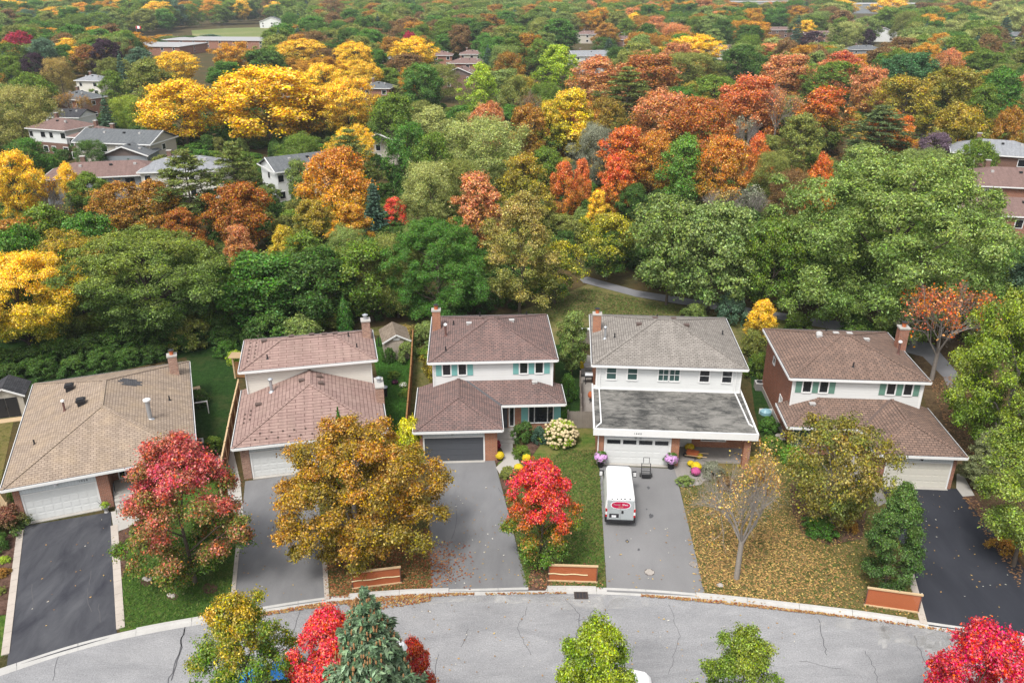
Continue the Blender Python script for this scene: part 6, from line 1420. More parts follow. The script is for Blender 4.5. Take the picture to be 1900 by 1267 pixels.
tt(614, 282, 125, 11.5, 'round', ((.44, .27, .02), (.47, .2, .04)), 'orange maple in front of the white gabled house', blend=(1.3, .5, .9))
tt(650, 380, 80, 7, 'oval', 'gold', 'golden-yellow young tree below the orange maple')
tt(575, 375, 80, 7, 'oval', 'olive_gold', 'olive-gold tree left of the golden-yellow young tree')
tt(690, 335, 70, 9, 'spruce', 'spruce', 'dark spruce between orange maple and scarlet sapling', name='spruce_tree')
tt(731, 368, 58, 5, 'round', 'scarlet', 'small brilliant scarlet maple in the middle of the wood', blend=(.4, .5, .8))
tt(795, 305, 120, 10, 'fine', 'pale', 'pale olive willow above the deep green maple')
tt(885, 325, 100, 11, 'oval', 'salmon', 'salmon-orange tree above the deep green maple', blend=(.8, .4, .9))
tt(560, 435, 120, 8, 'round', 'green', 'green tree below the golden-yellow young tree')
tt(640, 425, 90, 7, 'fine', 'sage', 'sage green bushy tree below the golden-yellow young tree')
tt(525, 425, 60, 7, 'oval', 'green_yellow', 'green tree with yellow streaks above the dark glossy tree')
tt(620, 470, 130, 7, 'round', 'olive', 'olive tree above the columnar cedar')
tt(780, 415, 90, 7, 'fine', 'sage', 'sage green tree on the left shoulder of the deep green maple')
# the wood: middle
tt(890, 225, 175, 13, 'fine', ((.13, .145, .045), (.22, .225, .08)), 'large pale olive willow in the middle of the wood', blend=(.9, .5, .8))
tt(970, 290, 125, 11, 'round', 'olive_gold', 'yellow-olive tree above the tall tan poplar')
tt(755, 232, 95, 13, 'round', 'deep', 'deep green tree left of the large pale willow')
tt(800, 250, 90, 12, 'round', 'green', 'green oak close by the left of the large pale willow')
tt(850, 300, 90, 10, 'fine', 'olive', 'olive tree under the large pale willow')
tt(1060, 168, 100, 14, 'oval', ((.2, .2, .025), (.55, .36, .02)), 'bright yellow birch in the middle of the wood', blend=(.8, .5, 1.2))
tt(1020, 190, 60, 12, 'oval', 'green_yellow', 'slim half-yellow birch left of the bright yellow birch')
tt(990, 165, 70, 12, 'bare1', 'brown', 'brown twiggy tree above the half-yellow birch')
tt(985, 200, 80, 11, 'round', 'rust', 'rust-orange tree left of the half-yellow birch')
tt(905, 195, 70, 11, 'round', 'salmon', 'dusty pink tree above the large pale willow')
tt(1046, 305, 50, 9, 'oval', 'fire', 'small fiery orange tree below the yellow birch')
tt(1080, 300, 40, 9, 'oval', 'fire', 'narrow orange tree next to the small fiery orange one')
tt(1160, 238, 95, 12, 'oval', 'fire', 'tall fiery red-orange maple in the middle of the wood', blend=(1.0, .5, .9))
tt(1145, 290, 70, 10, 'oval', 'orange_red', 'lower orange maple beneath the tall fiery maple')
tt(1105, 235, 80, 11, 'fine', 'grey', 'grey-green tree between the yellow birch and the fiery maple')
tt(1130, 185, 80, 12, 'round', ((.1, .1, .022), (.22, .14, .03)), 'olive-brown tree above the grey-green tree')
tb(1160, 250, 128, 110, 'pine1', 'pine', 'white pine rising among the rust-red maples', name='pine_tree')
tt(1110, 108, 130, 14, 'round', 'salmon', 'dusty rose maple left of the white pine', blend=(.9, .5, .9))
tt(1205, 105, 130, 14, 'round', ((.3, .14, .03), (.36, .15, .06)), 'rusty maple right of the white pine', blend=(.9, .5, .9))
tt(1235, 175, 120, 13, 'round', 'salmon', 'brown-pink oak in the middle right of the wood')
tt(1305, 185, 120, 13, 'round', ((.4, .16, .03), (.38, .15, .05)), 'apricot-orange maple in the middle right of the wood')
tt(1400, 145, 120, 14, 'round', ((.42, .19, .04), (.52, .16, .075)), 'red-orange maple standing out right of middle', blend=(1.0, .5, .8))
tt(1345, 260, 100, 12, 'round', 'orange', 'orange maple below the red-orange maple')
tt(1275, 255, 115, 12, 'round', ((.055, .11, .02), (.1, .16, .03)), 'fresh green round maple among the orange maples')
tt(1215, 250, 90, 11, 'round', 'orange', 'orange tree between the fiery and the fresh green maples')
tt(1330, 142, 110, 13, 'spread', 'green', 'green oak left of the red-orange maple')
tt(1265, 165, 90, 13, 'spread', 'deep', 'deep green spreading tree right of the rusty maple')
tt(1410, 250, 60, 10, 'round', 'fire', 'small coral-orange tree right of the orange maple')
tb(1372, 310, 215, 70, 'bare2', 'grey', 'pale leafless tree in front of the red-orange maple')
tt(1175, 345, 60, 6, 'round', 'dark', 'dark green tree above the park path')
tt(1110, 355, 45, 7, 'oval', 'yellow', 'small yellow treetop left above the soft green park trees')
tt(1390, 345, 110, 6, 'bare2', 'grey', 'grey leafless thicket tree above the soft green park trees')
tt(1340, 350, 100, 6, 'bare2', 'tan', 'tan twiggy tree above the soft green park trees')
# the wood: right
tt(1530, 290, 62, 11, 'round', ((.5, .2, .02), (.5, .13, .025)), 'small vivid orange maple left of the giant maple')
tt(1535, 165, 110, 14, 'oval', ((.06, .085, .02), (.45, .13, .03)), 'green tree with burnt orange top in the right wood', blend=(2.0, .55, .8))
tt(1450, 150, 90, 14, 'bare1', 'salmon', 'pinkish twiggy tree right of the red-orange maple')
tt(1465, 105, 110, 14, 'round', 'salmon', 'rose-red maple at the top of the right wood')
tt(1565, 98, 110, 14, 'round', ((.36, .14, .05), (.48, .13, .07)), 'coral maple at the top of the right wood')
tt(1620, 128, 80, 13, 'round', 'salmon', 'coral-brown tree right of the burnt orange topped tree')
tt(1545, 118, 120, 13, 'round', 'green', 'green oak in front of the coral maple')
tt(1690, 102, 110, 15, 'round', ((.025, .065, .028), (.05, .105, .04)), 'domed dark green maple in the right wood')
tt(1690, 145, 120, 14, 'round', 'olive_gold', 'olive-gold oak below the domed dark green maple')
tt(1775, 130, 120, 15, 'round', ((.09, .095, .02), (.19, .155, .03)), 'broad olive oak right of the olive-gold oak')
tt(1790, 200, 110, 12, 'round', 'olive_gold', 'yellow-olive oak at the edge above the mauve tree')
tt(1865, 130, 110, 15, 'round', 'deep', 'deep green maple at the right edge of the wood')
tt(1880, 205, 60, 12, 'round', 'rust', 'rust-red tree left of the blue-grey roofed brick house')
tt(1742, 248, 75, 8, 'round', 'mauve', 'muted purple tree left of the blue-grey roofed brick house', blend=(.5, .5, .6))
tt(1765, 95, 55, 13, 'round', 'salmon', 'small coral tree among the dark green right wood')
tt(1830, 160, 80, 13, 'round', 'green', 'green tree right of the broad olive oak')
tt(1640, 200, 120, 12, 'pine0', ((.05, .07, .03), (.1, .12, .05)), 'feathery dark pine in the right wood', name='pine_tree')
tt(1660, 215, 100, 10, 'round', 'gold_orange', 'orange-gold understorey tree below the feathery pine')
tt(1490, 215, 110, 11, 'round', 'olive', 'olive green tree below the burnt orange topped tree')
tt(1600, 270, 110, 9, 'round', 'sage', 'sage green tree above the giant maple')
tt(1720, 280, 120, 9, 'fine', 'sage', 'pale sage tree above the right side of the giant maple')
tt(1470, 320, 90, 8, 'fine', 'brown', 'brown-olive thicket tree left of the small vivid orange maple')
tt(1440, 285, 80, 8, 'fine', 'olive', 'olive thicket tree below the small coral-orange tree')
tt(1820, 265, 70, 9, 'round', 'green', 'green tree hiding the corner of the blue-grey roofed house')

# beyond: yellow locusts and the far left
tb(505, 272, 130, 205, 'round2', 'yellow', 'tallest bright yellow locust left of centre', blend=(.5, .35, .7))
tb(572, 262, 165, 110, 'round0', ((.3, .2, .02), (.56, .33, .02)), 'yellow locust touching the right side of the tallest one')
tb(350, 272, 152, 150, 'round1', 'yellow', 'yellow locust left of the tallest bright yellow locust', blend=(.5, .4, .8))
tt(640, 150, 125, 14, 'spread', 'locust', 'thin-leaved yellow locust right of the tallest one', blend=(1.0, .4, 1.2))
tt(600, 120, 90, 14, 'spread', 'yellow', 'yellow locust in front of the grey-roofed brick house')
tt(560, 75, 110, 13, 'spread', 'locust', 'thinning yellow-brown locust behind the beige gable')
tt(655, 80, 85, 14, 'spread', 'yellow', 'rounded yellow locust below the dark far wood')
tt(765, 72, 95, 15, 'spread', 'yellow', 'domed yellow locust beside the brown-roofed houses')
tt(760, 62, 30, 13, 'round', 'crimson', 'crimson tree behind the domed yellow locust')
tt(780, 122, 80, 13, 'round', ((.04, .085, .018), (.07, .125, .025)), 'round dark green maple right of the grey-roofed brick house')
tt(893, 120, 75, 14, 'round', 'lime', 'lime green maple in front of the brown gabled house')
tt(905, 85, 40, 13, 'spruce', 'spruce', 'dark spruce right of the brown-roofed houses', name='spruce_tree')
tt(935, 88, 70, 13, 'fine', 'sage', 'sage green tree right of the lime green maple')
tt(1035, 88, 75, 15, 'oval', 'lime', 'tall lime green tree left of the tan-roofed bungalow')
tt(1035, 38, 80, 16, 'oval', 'deep', 'tall dense green tree left of the side street')
tt(1000, 75, 60, 14, 'round', 'green', 'green tree left of the tall lime green tree')
tt(725, 180, 90, 13, 'round', 'green', 'dark green tree below the round dark green maple')
tt(270, 112, 110, 14, 'round', 'olive', 'olive green tree left of the yellow locusts', blend=(.6, .5, .8))
tt(232, 180, 72, 9, 'fine', ((.1, .14, .02), (.18, .2, .03)), 'bright green willow-like tree left of the yellow locusts')
tt(190, 178, 42, 10, 'spruce', 'blue', 'blue-green spruce left of the bright green tree', name='spruce_tree')
tt(322, 97, 95, 13, 'spread', 'yellow', 'yellow locust behind the olive green tree', blend=(.7, .6, .6))
tt(192, 76, 58, 14, 'round', 'plum', 'dark plum tree in front of the brick school')
tt(160, 87, 62, 12, 'round', ((.08, .085, .025), (.26, .1, .035)), 'red-tinged tree left of the dark plum tree')
tt(32, 62, 56, 14, 'round', 'crimson', 'crimson maple at the far left')
tt(105, 110, 60, 11, 'fine', 'tan', 'tan thinning tree above the red brick house')
tt(55, 140, 85, 12, 'round', 'green', 'dark green oak at the left above the red-brown roofs')
tt(20, 165, 140, 13, 'fine', ((.16, .155, .045), (.26, .235, .085)), 'pale yellow-olive locust at the left edge', blend=(.6, .5, .9))
tt(60, 100, 55, 11, 'round', 'plum', 'brownish plum tree below the crimson maple')
tt(12, 105, 55, 12, 'round', 'green', 'green tree at the left edge below the crimson maple')
tt(130, 165, 60, 9, 'bare1', 'rust', 'half-bare reddish tree in front of the red brick house')
tt(165, 262, 65, 6.5, 'fine', 'dark', 'dark bushy tree in front of the slate-roofed house')
tt(45, 258, 80, 7, 'round', 'deep', 'deep green tree left below the red-brown roofed white house')
tt(238, 295, 38, 6, 'spruce', 'spruce', 'young blue spruce right of the grey-walled bungalow', name='spruce_tree')
tt(550, 300, 50, 8, 'round', 'sage', 'small sage tree in front of the white gabled house')
tt(430, 82, 80, 14, 'spread', 'gold', 'golden locust in front of the long school wing')
tt(490, 95, 90, 12, 'round', 'dark', 'dark green tree above the tallest yellow locust')
tt(1180, 25, 55, 14, 'round', 'yellow', 'round yellow tree by the side street')
tt(1130, 70, 40, 11, 'spruce', 'spruce', 'dark spruce beside the cream far house', name='spruce_tree')
tt(1290, 68, 120, 14, 'spread', 'yellow', 'broad golden locust left of the mauve-roofed pale house', blend=(.8, .4, .7))
tt(1280, 100, 130, 12, 'fine', 'olive', 'olive tree below the broad golden locust')
tt(1375, 88, 90, 13, 'round', 'dark', 'dark green tree right of the broad golden locust')
tt(1250, 28, 60, 14, 'round', 'rust', 'rust-red far tree behind the golden locust')
tt(1335, 12, 60, 16, 'round', 'salmon', 'dusty pink tall far tree right of centre')
tt(1385, 5, 55, 16, 'round', 'dark', 'dark green far tree beside the dusty pink one')
tt(1405, 42, 70, 13, 'round', 'gold', 'golden far tree before the long brown-roofed house')
tt(1560, 0, 60, 16, 'round', 'yellow', 'large yellow far tree near the skyline')
tt(1655, 0, 70, 17, 'round', 'yellow', 'broader yellow far tree right of the large yellow one')
tt(1740, -3, 60, 17, 'round', 'dark', 'big dark green far tree near the skyline')
tt(1575, 42, 70, 14, 'fine', 'pale', 'pale golden-green tree beside the brown-roofed brick house')
tt(1610, 34, 60, 14, 'round', 'sage', 'sage far tree beside the pale golden-green tree')
tt(1507, 60, 45, 10, 'round', 'plum', 'dark plum tree before the brown-roofed brick house')
tt(1614, 57, 24, 10, 'oval', 'plum', 'small dark plum tree beside the mauve-roofed gabled house')
tt(1497, 40, 40, 12, 'oval', 'yellow', 'small yellow far tree right of the long brown-roofed house')
tt(1870, 30, 50, 16, 'spruce', 'spruce', 'tall dark far spruce at the right', name='spruce_tree')
tt(1790, 40, 120, 14, 'fine', 'pale', 'pale yellow-green far tree at the right')
tt(1720, 52, 100, 14, 'fine', 'sage', 'soft green far tree left of the pale yellow-green one')
tt(1450, 4, 60, 15, 'round', 'rust', 'rust-orange far tree near the skyline warehouse')
tt(1520, 8, 45, 15, 'round', 'red', 'red far tree left of the large yellow far tree')

# ------------------------------------------------------------------ filling trees of the wood, spaced on the plan
def zone(u, v):
    if v < 105:
        if u < 520: return ['green', 'deep', 'olive', 'locust', 'deep', 'blue', 'dark', 'brown', 'sage', 'green', 'green', 'gold']
        if u < 1000: return ['deep', 'dark', 'green', 'dark', 'brown', 'rust', 'olive', 'deep'] if v > 30 else ['brown', 'rust', 'olive', 'deep', 'green', 'green', 'sage', 'olive']
        if u < 1440: return ['deep', 'green', 'gold', 'sage', 'salmon', 'dark', 'green', 'rust', 'olive']
        return ['sage', 'pale', 'olive', 'green', 'gold', 'brown', 'deep', 'green']
    if u < 480: return ['green', 'deep', 'olive', 'green', 'rust', 'sage']
    if u < 760: return ['yellow', 'olive', 'green', 'deep', 'gold', 'locust'] if v < 290 else ['green', 'deep', 'olive', 'sage', 'gold']
    if u < 960: return ['deep', 'green', 'olive', 'pale', 'sage']
    if u < 1440: return ['salmon', 'orange', 'green', 'olive', 'rust', 'deep', 'olive_gold', 'green'] if v < 320 else ['olive', 'green', 'sage', 'dark']
    return ['green', 'olive', 'deep', 'olive_gold', 'sage', 'salmon', 'dark'] if v < 250 else ['sage', 'olive', 'green', 'brown']


WORD = {'green': 'mid green', 'deep': 'deep green', 'olive': 'olive', 'locust': 'thin yellow', 'gold': 'golden', 'blue': 'blue-green', 'dark': 'dark green', 'brown': 'brown', 'sage': 'sage green', 'yellow': 'yellow', 'rust': 'rust-brown', 'salmon': 'dusty coral', 'pale': 'pale olive', 'orange': 'orange', 'olive_gold': 'olive-gold'}
fr = random.Random(21); used_labels = {}; n_auto = 0
OBST = [(-34, 58, 14), (-16, 60, 12), (-1, 62, 11), (13, 62, 12), (27, 58, 12), (-9.5, 74, 6), (-26, 66, 6)] + [(a, b, c) for a, b, c, _ in BGH]
PATHP = [at(u, v)[:2] for u, v in [(1085, 522), (1180, 548), (1300, 566), (1450, 586), (1545, 602), (1720, 648), (1760, 690), (1120, 560), (1200, 580), (1000, 590)]]
SIL = [(x, y, w, h) for x, y, w, h in TREES]
cand = []
yy = 92.0
while yy < 260:
    st = 8.5 + (yy - 92) * .012
    for i in range(int(-.68 * yy / st), int(.68 * yy / st) + 1):
        cand.append((i * st + fr.uniform(-.4, .4) * st, yy + fr.uniform(-.4, .4) * st))
    yy += st
auto_spots = []
for x, y in cand:
    h = fr.uniform(7.5, 12.5) if y > 110 else fr.uniform(5.5, 8.5); r = fr.uniform(3.2, 5.2)
    u, v, d = pix(x, y, h)
    if not (-60 < u < 1960): continue
    if any(math.hypot(x - a, y - b) < c + r * .6 for a, b, c in OBST): continue
    if any(math.hypot(x - a, y - b) < 7.5 for a, b in PATHP): continue
    if any(math.hypot(x - a, y - b) < (min(c, 6) + r) * .62 for a, b, c, _ in SIL): continue
    bad = False
    for a, b, c, hh in SIL:                      # keep the trees picked out by hand in sight
        if b <= y: continue
        u2, v2, d2 = pix(a, b, hh)
        if abs(u2 - u) < (c * F / d2) * .8 + r * F / d * .6 and v < v2 + .72 * hh * F / d2: bad = True; break
    if not bad:
        for a, b, c, zz_ in BGH:
            if b <= y: continue
            u2, v2, d2 = pix(a, b, zz_ + 1)
            if abs(u2 - u) < c * F / d2 * .9 and v < v2 + 5.0 * F / d2: bad = True; break
    if bad: continue
    auto_spots.append((x, y, r, h, u, v, d))
auto_spots.sort(key=lambda s: s[6])
print('hand trees', len(TREES), 'auto candidates', len(auto_spots))
LM = [s for s in SPOTS if s[4] and s[2] > 70]
cut = max(0, 290 - len(TREES))
rest = auto_spots[cut:]
for x, y, r, h, u, v, d in auto_spots[:cut]:
    pal = fr.choice(zone(u, v)); kind = fr.choice(['round', 'round', 'round', 'oval', 'fine']) if pal not in ('yellow', 'locust', 'gold') else 'spread'
    near = sorted(LM, key=lambda s: math.hypot(s[0] - u, (s[1] - v) * 1.3))
    size = 'small' if r < 3.8 else ('broad' if r > 4.7 else 'middling')
    for s in near[:14]:
        du, dv = s[0] - u, s[1] - v
        rel = ('just left of the ' if du > 0 else 'just right of the ') if abs(du) > abs(dv) else ('just above the ' if dv > 0 else 'just below the ')
        short = ' '.join(s[4].split(' ')[:6])
        for cut_w in (' behind', ' in', ' beside', ' at', ' below', ' left', ' right', ' above', ' of', ' with', ' on', ' hiding', ' between', ' turning', ' covering', ' spreading', ' from'):
            if cut_w in short: short = short[:short.index(cut_w)]
        short = s[4] if len(s[4].split()) <= 8 else ' '.join(s[4].split()[:9])
        lab = f'{size} {WORD[pal]} tree {rel}{short}'
        if len(lab.split()) <= 16 and lab not in used_labels: break
    used_labels[lab] = 1
    put_tree(fr.choice(KINDS[kind]), x, y, 2 * r, h, pal, lab, group='filling trees of the wood', blend=(fr.uniform(.4, 1.0), .5, .9))


# ------------------------------------------------------------------ masses nobody could count: far woodland, undergrowth (points carrying shared plants)
def scatter(name, label, pts, protos, cat):
    lib = bpy.data.collections.new(name + '_library')
    for i, p in enumerate(protos):
        o = bpy.data.objects.new(f'{i:02d}_{p}', PROTO[p]['crown']); lib.objects.link(o)
    me = bpy.data.meshes.new(name); me.vertices.add(len(pts)); A = np.array([q[0] for q in pts], np.float32); me.vertices.foreach_set('co', A.ravel())
    def at_(nm, ty, key, vals):
        a = me.attributes.new(nm, ty, 'POINT'); a.data.foreach_set(key, np.array(vals, np.float32 if ty != 'INT' else np.int32).ravel())
    at_('idx', 'INT', 'value', [q[1] for q in pts]); at_('scl', 'FLOAT_VECTOR', 'vector', [q[2] for q in pts]); at_('rot', 'FLOAT_VECTOR', 'vector', [(0, 0, q[3]) for q in pts])
    at_('c1', 'FLOAT_VECTOR', 'vector', [q[4][0] for q in pts]); at_('c2', 'FLOAT_VECTOR', 'vector', [q[4][1] for q in pts]); at_('blend', 'FLOAT_VECTOR', 'vector', [(.7, .5, .9) for q in pts])
    o = link(name, me); tag(o, label, None, None, 'stuff')
    ng = bpy.data.node_groups.new(name, 'GeometryNodeTree'); ng.interface.new_socket('Geometry', in_out='INPUT', socket_type='NodeSocketGeometry'); ng.interface.new_socket('Geometry', in_out='OUTPUT', socket_type='NodeSocketGeometry')
    gi = ng.nodes.new('NodeGroupInput'); go = ng.nodes.new('NodeGroupOutput'); ip = ng.nodes.new('GeometryNodeInstanceOnPoints'); ci = ng.nodes.new('GeometryNodeCollectionInfo')
    ci.inputs['Collection'].default_value = lib; ci.inputs['Separate Children'].default_value = True; ci.inputs['Reset Children'].default_value = True
    def na(nm, ty):
        n = ng.nodes.new('GeometryNodeInputNamedAttribute'); n.data_type = ty; n.inputs['Name'].default_value = nm; return n.outputs['Attribute']
    ng.links.new(gi.outputs[0], ip.inputs['Points']); ng.links.new(ci.outputs[0], ip.inputs['Instance']); ip.inputs['Pick Instance'].default_value = True
    ng.links.new(na('idx', 'INT'), ip.inputs['Instance Index']); ng.links.new(na('rot', 'FLOAT_VECTOR'), ip.inputs['Rotation']); ng.links.new(na('scl', 'FLOAT_VECTOR'), ip.inputs['Scale'])
    ng.links.new(ip.outputs[0], go.inputs[0]); m = o.modifiers.new('scatter', 'NODES'); m.node_group = ng; return o


def jit(pal, k=.18):
    a, b = PAL[pal]; s = fr.uniform(1 - k, 1 + k); return tuple(c * s for c in a), tuple(c * s for c in b)


protos = ['round0', 'round4', 'round2', 'round5', 'oval0', 'spread0', 'spread1', 'fine0', 'spruce0']
pts = []
for x, y, r, h, u, v, d in rest:
    pal = fr.choice(zone(u, v)); pi = fr.randrange(5) if pal not in ('yellow', 'locust', 'gold') else 5 + fr.randrange(2); p = PROTO[protos[pi]]
    pts.append(((x, y, 0), pi, (r / p['R'], r / p['R'], h / p['H']), fr.uniform(0, 6.28), jit(pal)))
for sx in (-1, 1):                                # the wood and gardens go on past the edges of the picture
    yy = 44.0
    while yy < 260:
        for q in range(9):
            x = sx * (.66 * yy + 12 + q * 9 + fr.uniform(-3, 3)); y = yy + fr.uniform(-3, 3); r = fr.uniform(3, 5.2); h = fr.uniform(7, 12); uu = pix(x, y, h)[0]
            if -90 < uu - (r * F / pix(x, y, h)[2] if sx > 0 else -r * F / pix(x, y, h)[2]) < 1990 or (yy < 70 and fr.random() < .6) or any(math.hypot(x - a, y - b) < c + r for a, b, c in OBST): continue
            pal = fr.choice(['green', 'deep', 'olive', 'sage', 'gold', 'rust', 'dark', 'green']); pi = fr.randrange(5); p = PROTO[protos[pi]]
            pts.append(((x, y, 0), pi, (r / p['R'], r / p['R'], h / p['H']), fr.uniform(0, 6.28), jit(pal)))
        yy += 9
y = 262.0
FIELD = [at(u, v)[:2] for u, v in [(355, 57), (525, 50), (535, 68), (360, 79)]]
fx0, fx1 = min(p[0] for p in FIELD) - 8, max(p[0] for p in FIELD) + 4; fy0, fy1 = 520, 760
while y < 2600:
    st = 9.8 + 7.5 * min(1, (y - 262) / 420) + (y - 262) * .006
    for i in range(int(-.7 * y / st), int(.7 * y / st) + 1):
        x = i * st + fr.uniform(-.45, .45) * st; yy = y + fr.uniform(-.45, .45) * st; q_ = min(1, (y - 262) / 420); h = fr.uniform(8, 14) + 6.5 * q_; r = fr.uniform(4.4, 7.4) + 5 * q_
        if fx0 < x < fx1 and fy0 < yy < fy1 - 30: continue
        if any(math.hypot(x - a, yy - b) < c + r * .5 for a, b, c, _ in BGH): continue
        u, v, d = pix(x, yy, h); bad = False
        for a, b, c, zz_ in BGH:
            if b <= yy or b - yy > 90 + .25 * b: continue
            u2, v2, d2 = pix(a, b, zz_)
            if abs(u2 - u) < c * F / d2 * .9 and v < v2 + 3 * F / d2: bad = True; break
        if fx0 < x < fx1 and 470 < yy <= fy0: h = min(h, 5)
        if not bad:
            for a, b, c, hh in SIL:
                if 240 < b and abs(a - x) < 14 and 0 < b - yy < 30 and yy < b: bad = True; break
        if bad or math.sin(x * .021 + 1) + math.sin(yy * .017) + fr.uniform(-1, 1) > 1.75: continue
        pal = fr.choice(zone(u, v)); pi = fr.choice([0, 1, 2, 3, 4, 7, 0, 1, 2, 3, 8]) if pal not in ('yellow', 'locust', 'gold') else 5 + fr.randrange(2)
        if pi == 8: pal = 'spruce'; r *= .55
        p = PROTO[protos[pi]]; pts.append(((x, yy, 0), pi, (r / p['R'], r / p['R'], h / p['H']), fr.uniform(0, 6.28), jit(pal)))
    y += st
print('far trees', len(pts))
scatter('far_woodland', 'distant mass of autumn treetops stretching to the horizon', pts, protos, 'woodland')
pts = []; protos = ['shrub0', 'shrub1', 'shrub2', 'fine0']
y = 78.0
while y < 250:
    st = 3.6 + (y - 78) * .02
    for i in range(int(-.68 * y / st), int(.68 * y / st) + 1):
        x = i * st + fr.uniform(-.5, .5) * st; yy = y + fr.uniform(-.5, .5) * st
        if any(math.hypot(x - a, yy - b) < c + .8 for a, b, c in OBST) or any(math.hypot(x - a, yy - b) < 5.2 for a, b in PATHP): continue
        if -16 < x < 46 and yy < 86 + max(0, (14 - x)) * .5: continue
        if -20 < x < 0 and yy < 78: continue
        pi = fr.randrange(3); p = PROTO[protos[pi]]; r = fr.uniform(1.4, 2.9); h = fr.uniform(1.2, 3.4); u, v, d = pix(x, yy, 2)
        pal = fr.choice(['dark', 'deep', 'green', 'olive', 'sage', 'dark'] if u < 1000 or v > 340 else ['dark', 'olive', 'green', 'rust', 'brown', 'olive_gold'])
        pts.append(((x, yy, 0), pi, (r / p['R'], r / p['R'], h / p['H']), fr.uniform(0, 6.28), jit(pal)))
    y += st
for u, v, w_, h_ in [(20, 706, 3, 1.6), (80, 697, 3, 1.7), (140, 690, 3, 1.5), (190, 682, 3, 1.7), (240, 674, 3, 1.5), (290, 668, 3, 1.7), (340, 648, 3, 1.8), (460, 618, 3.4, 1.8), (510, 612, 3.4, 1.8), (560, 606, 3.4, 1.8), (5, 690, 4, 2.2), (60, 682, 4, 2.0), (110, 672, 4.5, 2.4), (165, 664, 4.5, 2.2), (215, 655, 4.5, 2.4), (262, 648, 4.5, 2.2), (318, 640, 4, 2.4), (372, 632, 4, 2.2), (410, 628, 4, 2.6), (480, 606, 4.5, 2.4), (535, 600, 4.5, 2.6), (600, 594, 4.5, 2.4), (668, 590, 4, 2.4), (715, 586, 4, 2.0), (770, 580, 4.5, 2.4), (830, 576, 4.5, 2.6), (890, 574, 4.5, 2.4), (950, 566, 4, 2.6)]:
    pi = fr.randrange(3); p = PROTO[protos[pi]]; x, y, _ = at(u, v); pts.append(((x, y, 0), pi, (w_ / 2 / p['R'], w_ / 2 / p['R'], h_ / p['H']), fr.uniform(0, 6.28), jit('dark')))  # dark-coloured shrubs added to stand in for canopy shade behind the houses
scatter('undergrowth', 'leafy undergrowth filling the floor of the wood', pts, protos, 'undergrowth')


# ------------------------------------------------------------------ shrubs and garden plants
def sh(u, v, w, h, pal, label, proto=None, blend=(.6, .5, .8)):
    x, y, _ = at(u, v); return put_tree(proto or RND.choice(KINDS['shrub']), x, y, w, h, pal, label, 'shrub', 'shrub', blend, group='garden shrubs')


sh(1480, 612, 3.2, 1.8, 'green', 'green bush beside the park path behind the brick house left end', 'shrub0'); sh(1585, 622, 3.4, 2.2, 'deep', 'dark bush beside the park path behind the brick house ridge', 'shrub1'); sh(1640, 634, 3.0, 2.0, 'green', 'green bush left of the brick house chimney beside the path', 'shrub2'); sh(1290, 590, 3.0, 1.6, 'sage', 'low bush under the two soft green park trees', 'shrub1')
sh(972, 818, 2.0, 1.6, 'dark', 'clipped dark green yew under the picture window', 'shrub0'); sh(1000, 822, 1.3, 1.45, 'spruce', 'smaller blue-green yew right of the clipped yew', 'shrub1')
sh(1041, 790, 1.3, 2.3, 'deep', 'climbing green shrub at the right corner of the plum-roofed house', 'shrub2'); sh(968, 848, 1.5, .9, 'green', 'leafy variegated perennial clump by the curved walk', 'shrub2')
o = sh(1040, 822, 2.7, 1.9, 'lime', 'hydrangea covered in cream flower heads beside the weathered fence', 'shrub1')
rng = np.random.default_rng(4); mb = MB()
for i in range(190):
    d_ = norm(rng.normal(size=3) + [0, -.3, .5]); c = d_ * [1.62, 1.62, 1.15] * rng.uniform(.88, 1.05) + [0, 0, .85]; q = .16 * rng.uniform(.7, 1.2)
    if c[2] < .1: continue
    mb.lathe([(q * .5, -q * .6), (q, -q * .1), (q * .8, q * .5), (q * .2, q * .75)], 6, tuple(c))
fl = mb.build('flower_heads', 'petal_cream', o, True); fl['kind'] = 'stuff'
sh(944, 884, 1.5, .7, 'olive', 'low olive shrub where the curved walk meets the drive', 'shrub0'); sh(923, 832, .6, .7, 'crimson', 'small dark red plant beside the grey garage', 'shrub2')
sh(765, 850, 2.9, 3.3, ((.16, .2, .02), (.42, .38, .015)), 'golden-yellow cypress between the pink-roofed house and grey garage', 'shrub0', (1.6, .6, .7))
sh(15, 985, 2.8, 1.6, ((.05, .08, .02), (.2, .09, .06)), 'dark shrub with rusty top at the left of the black drive', 'shrub1', (2, .6, .8)); sh(-6, 1020, 1.8, 1.0, 'dark', 'low green shrub at the left edge by the black drive', 'shrub2')
sh(5, 1068, .9, .5, 'rust', 'small rusty plant in the left planting bed, upper', 'shrub1'); sh(2, 1100, .7, .4, 'olive', 'small olive plant in the left planting bed, lower', 'shrub0'); sh(10, 1043, .7, .4, 'lime', 'small lime plant in the left planting bed', 'shrub2'); sh(28, 928, .8, 1.2, 'green', 'narrow green shrub left of the bungalow garage', 'shrub1')
sh(370, 752, 1.8, 1.5, 'dark', 'clipped round shrub on the dark back lawn', 'shrub0'); sh(398, 838, 1.6, 1.3, 'green', 'rounded green shrub at the front of the dark back lawn', 'shrub1'); sh(420, 660, 2.2, 1.4, 'deep', 'green bush at the back of the dark lawn', 'shrub2'); sh(437, 676, 1.6, 1.4, 'lime', 'light green bush left of the pink-roofed house', 'shrub0')
sh(755, 668, 2.2, 1.9, 'sage', 'pale feathery shrub in front of the beige shed', 'shrub1'); sh(722, 672, 1.3, 1.4, 'dark', 'dark shrub left of the beige shed', 'shrub2'); sh(730, 700, 1.2, .6, 'green', 'hosta clump in front of the beige shed', 'shrub0'); sh(752, 735, 1.2, .7, 'green', 'leafy bush against the long brown fence', 'shrub1')
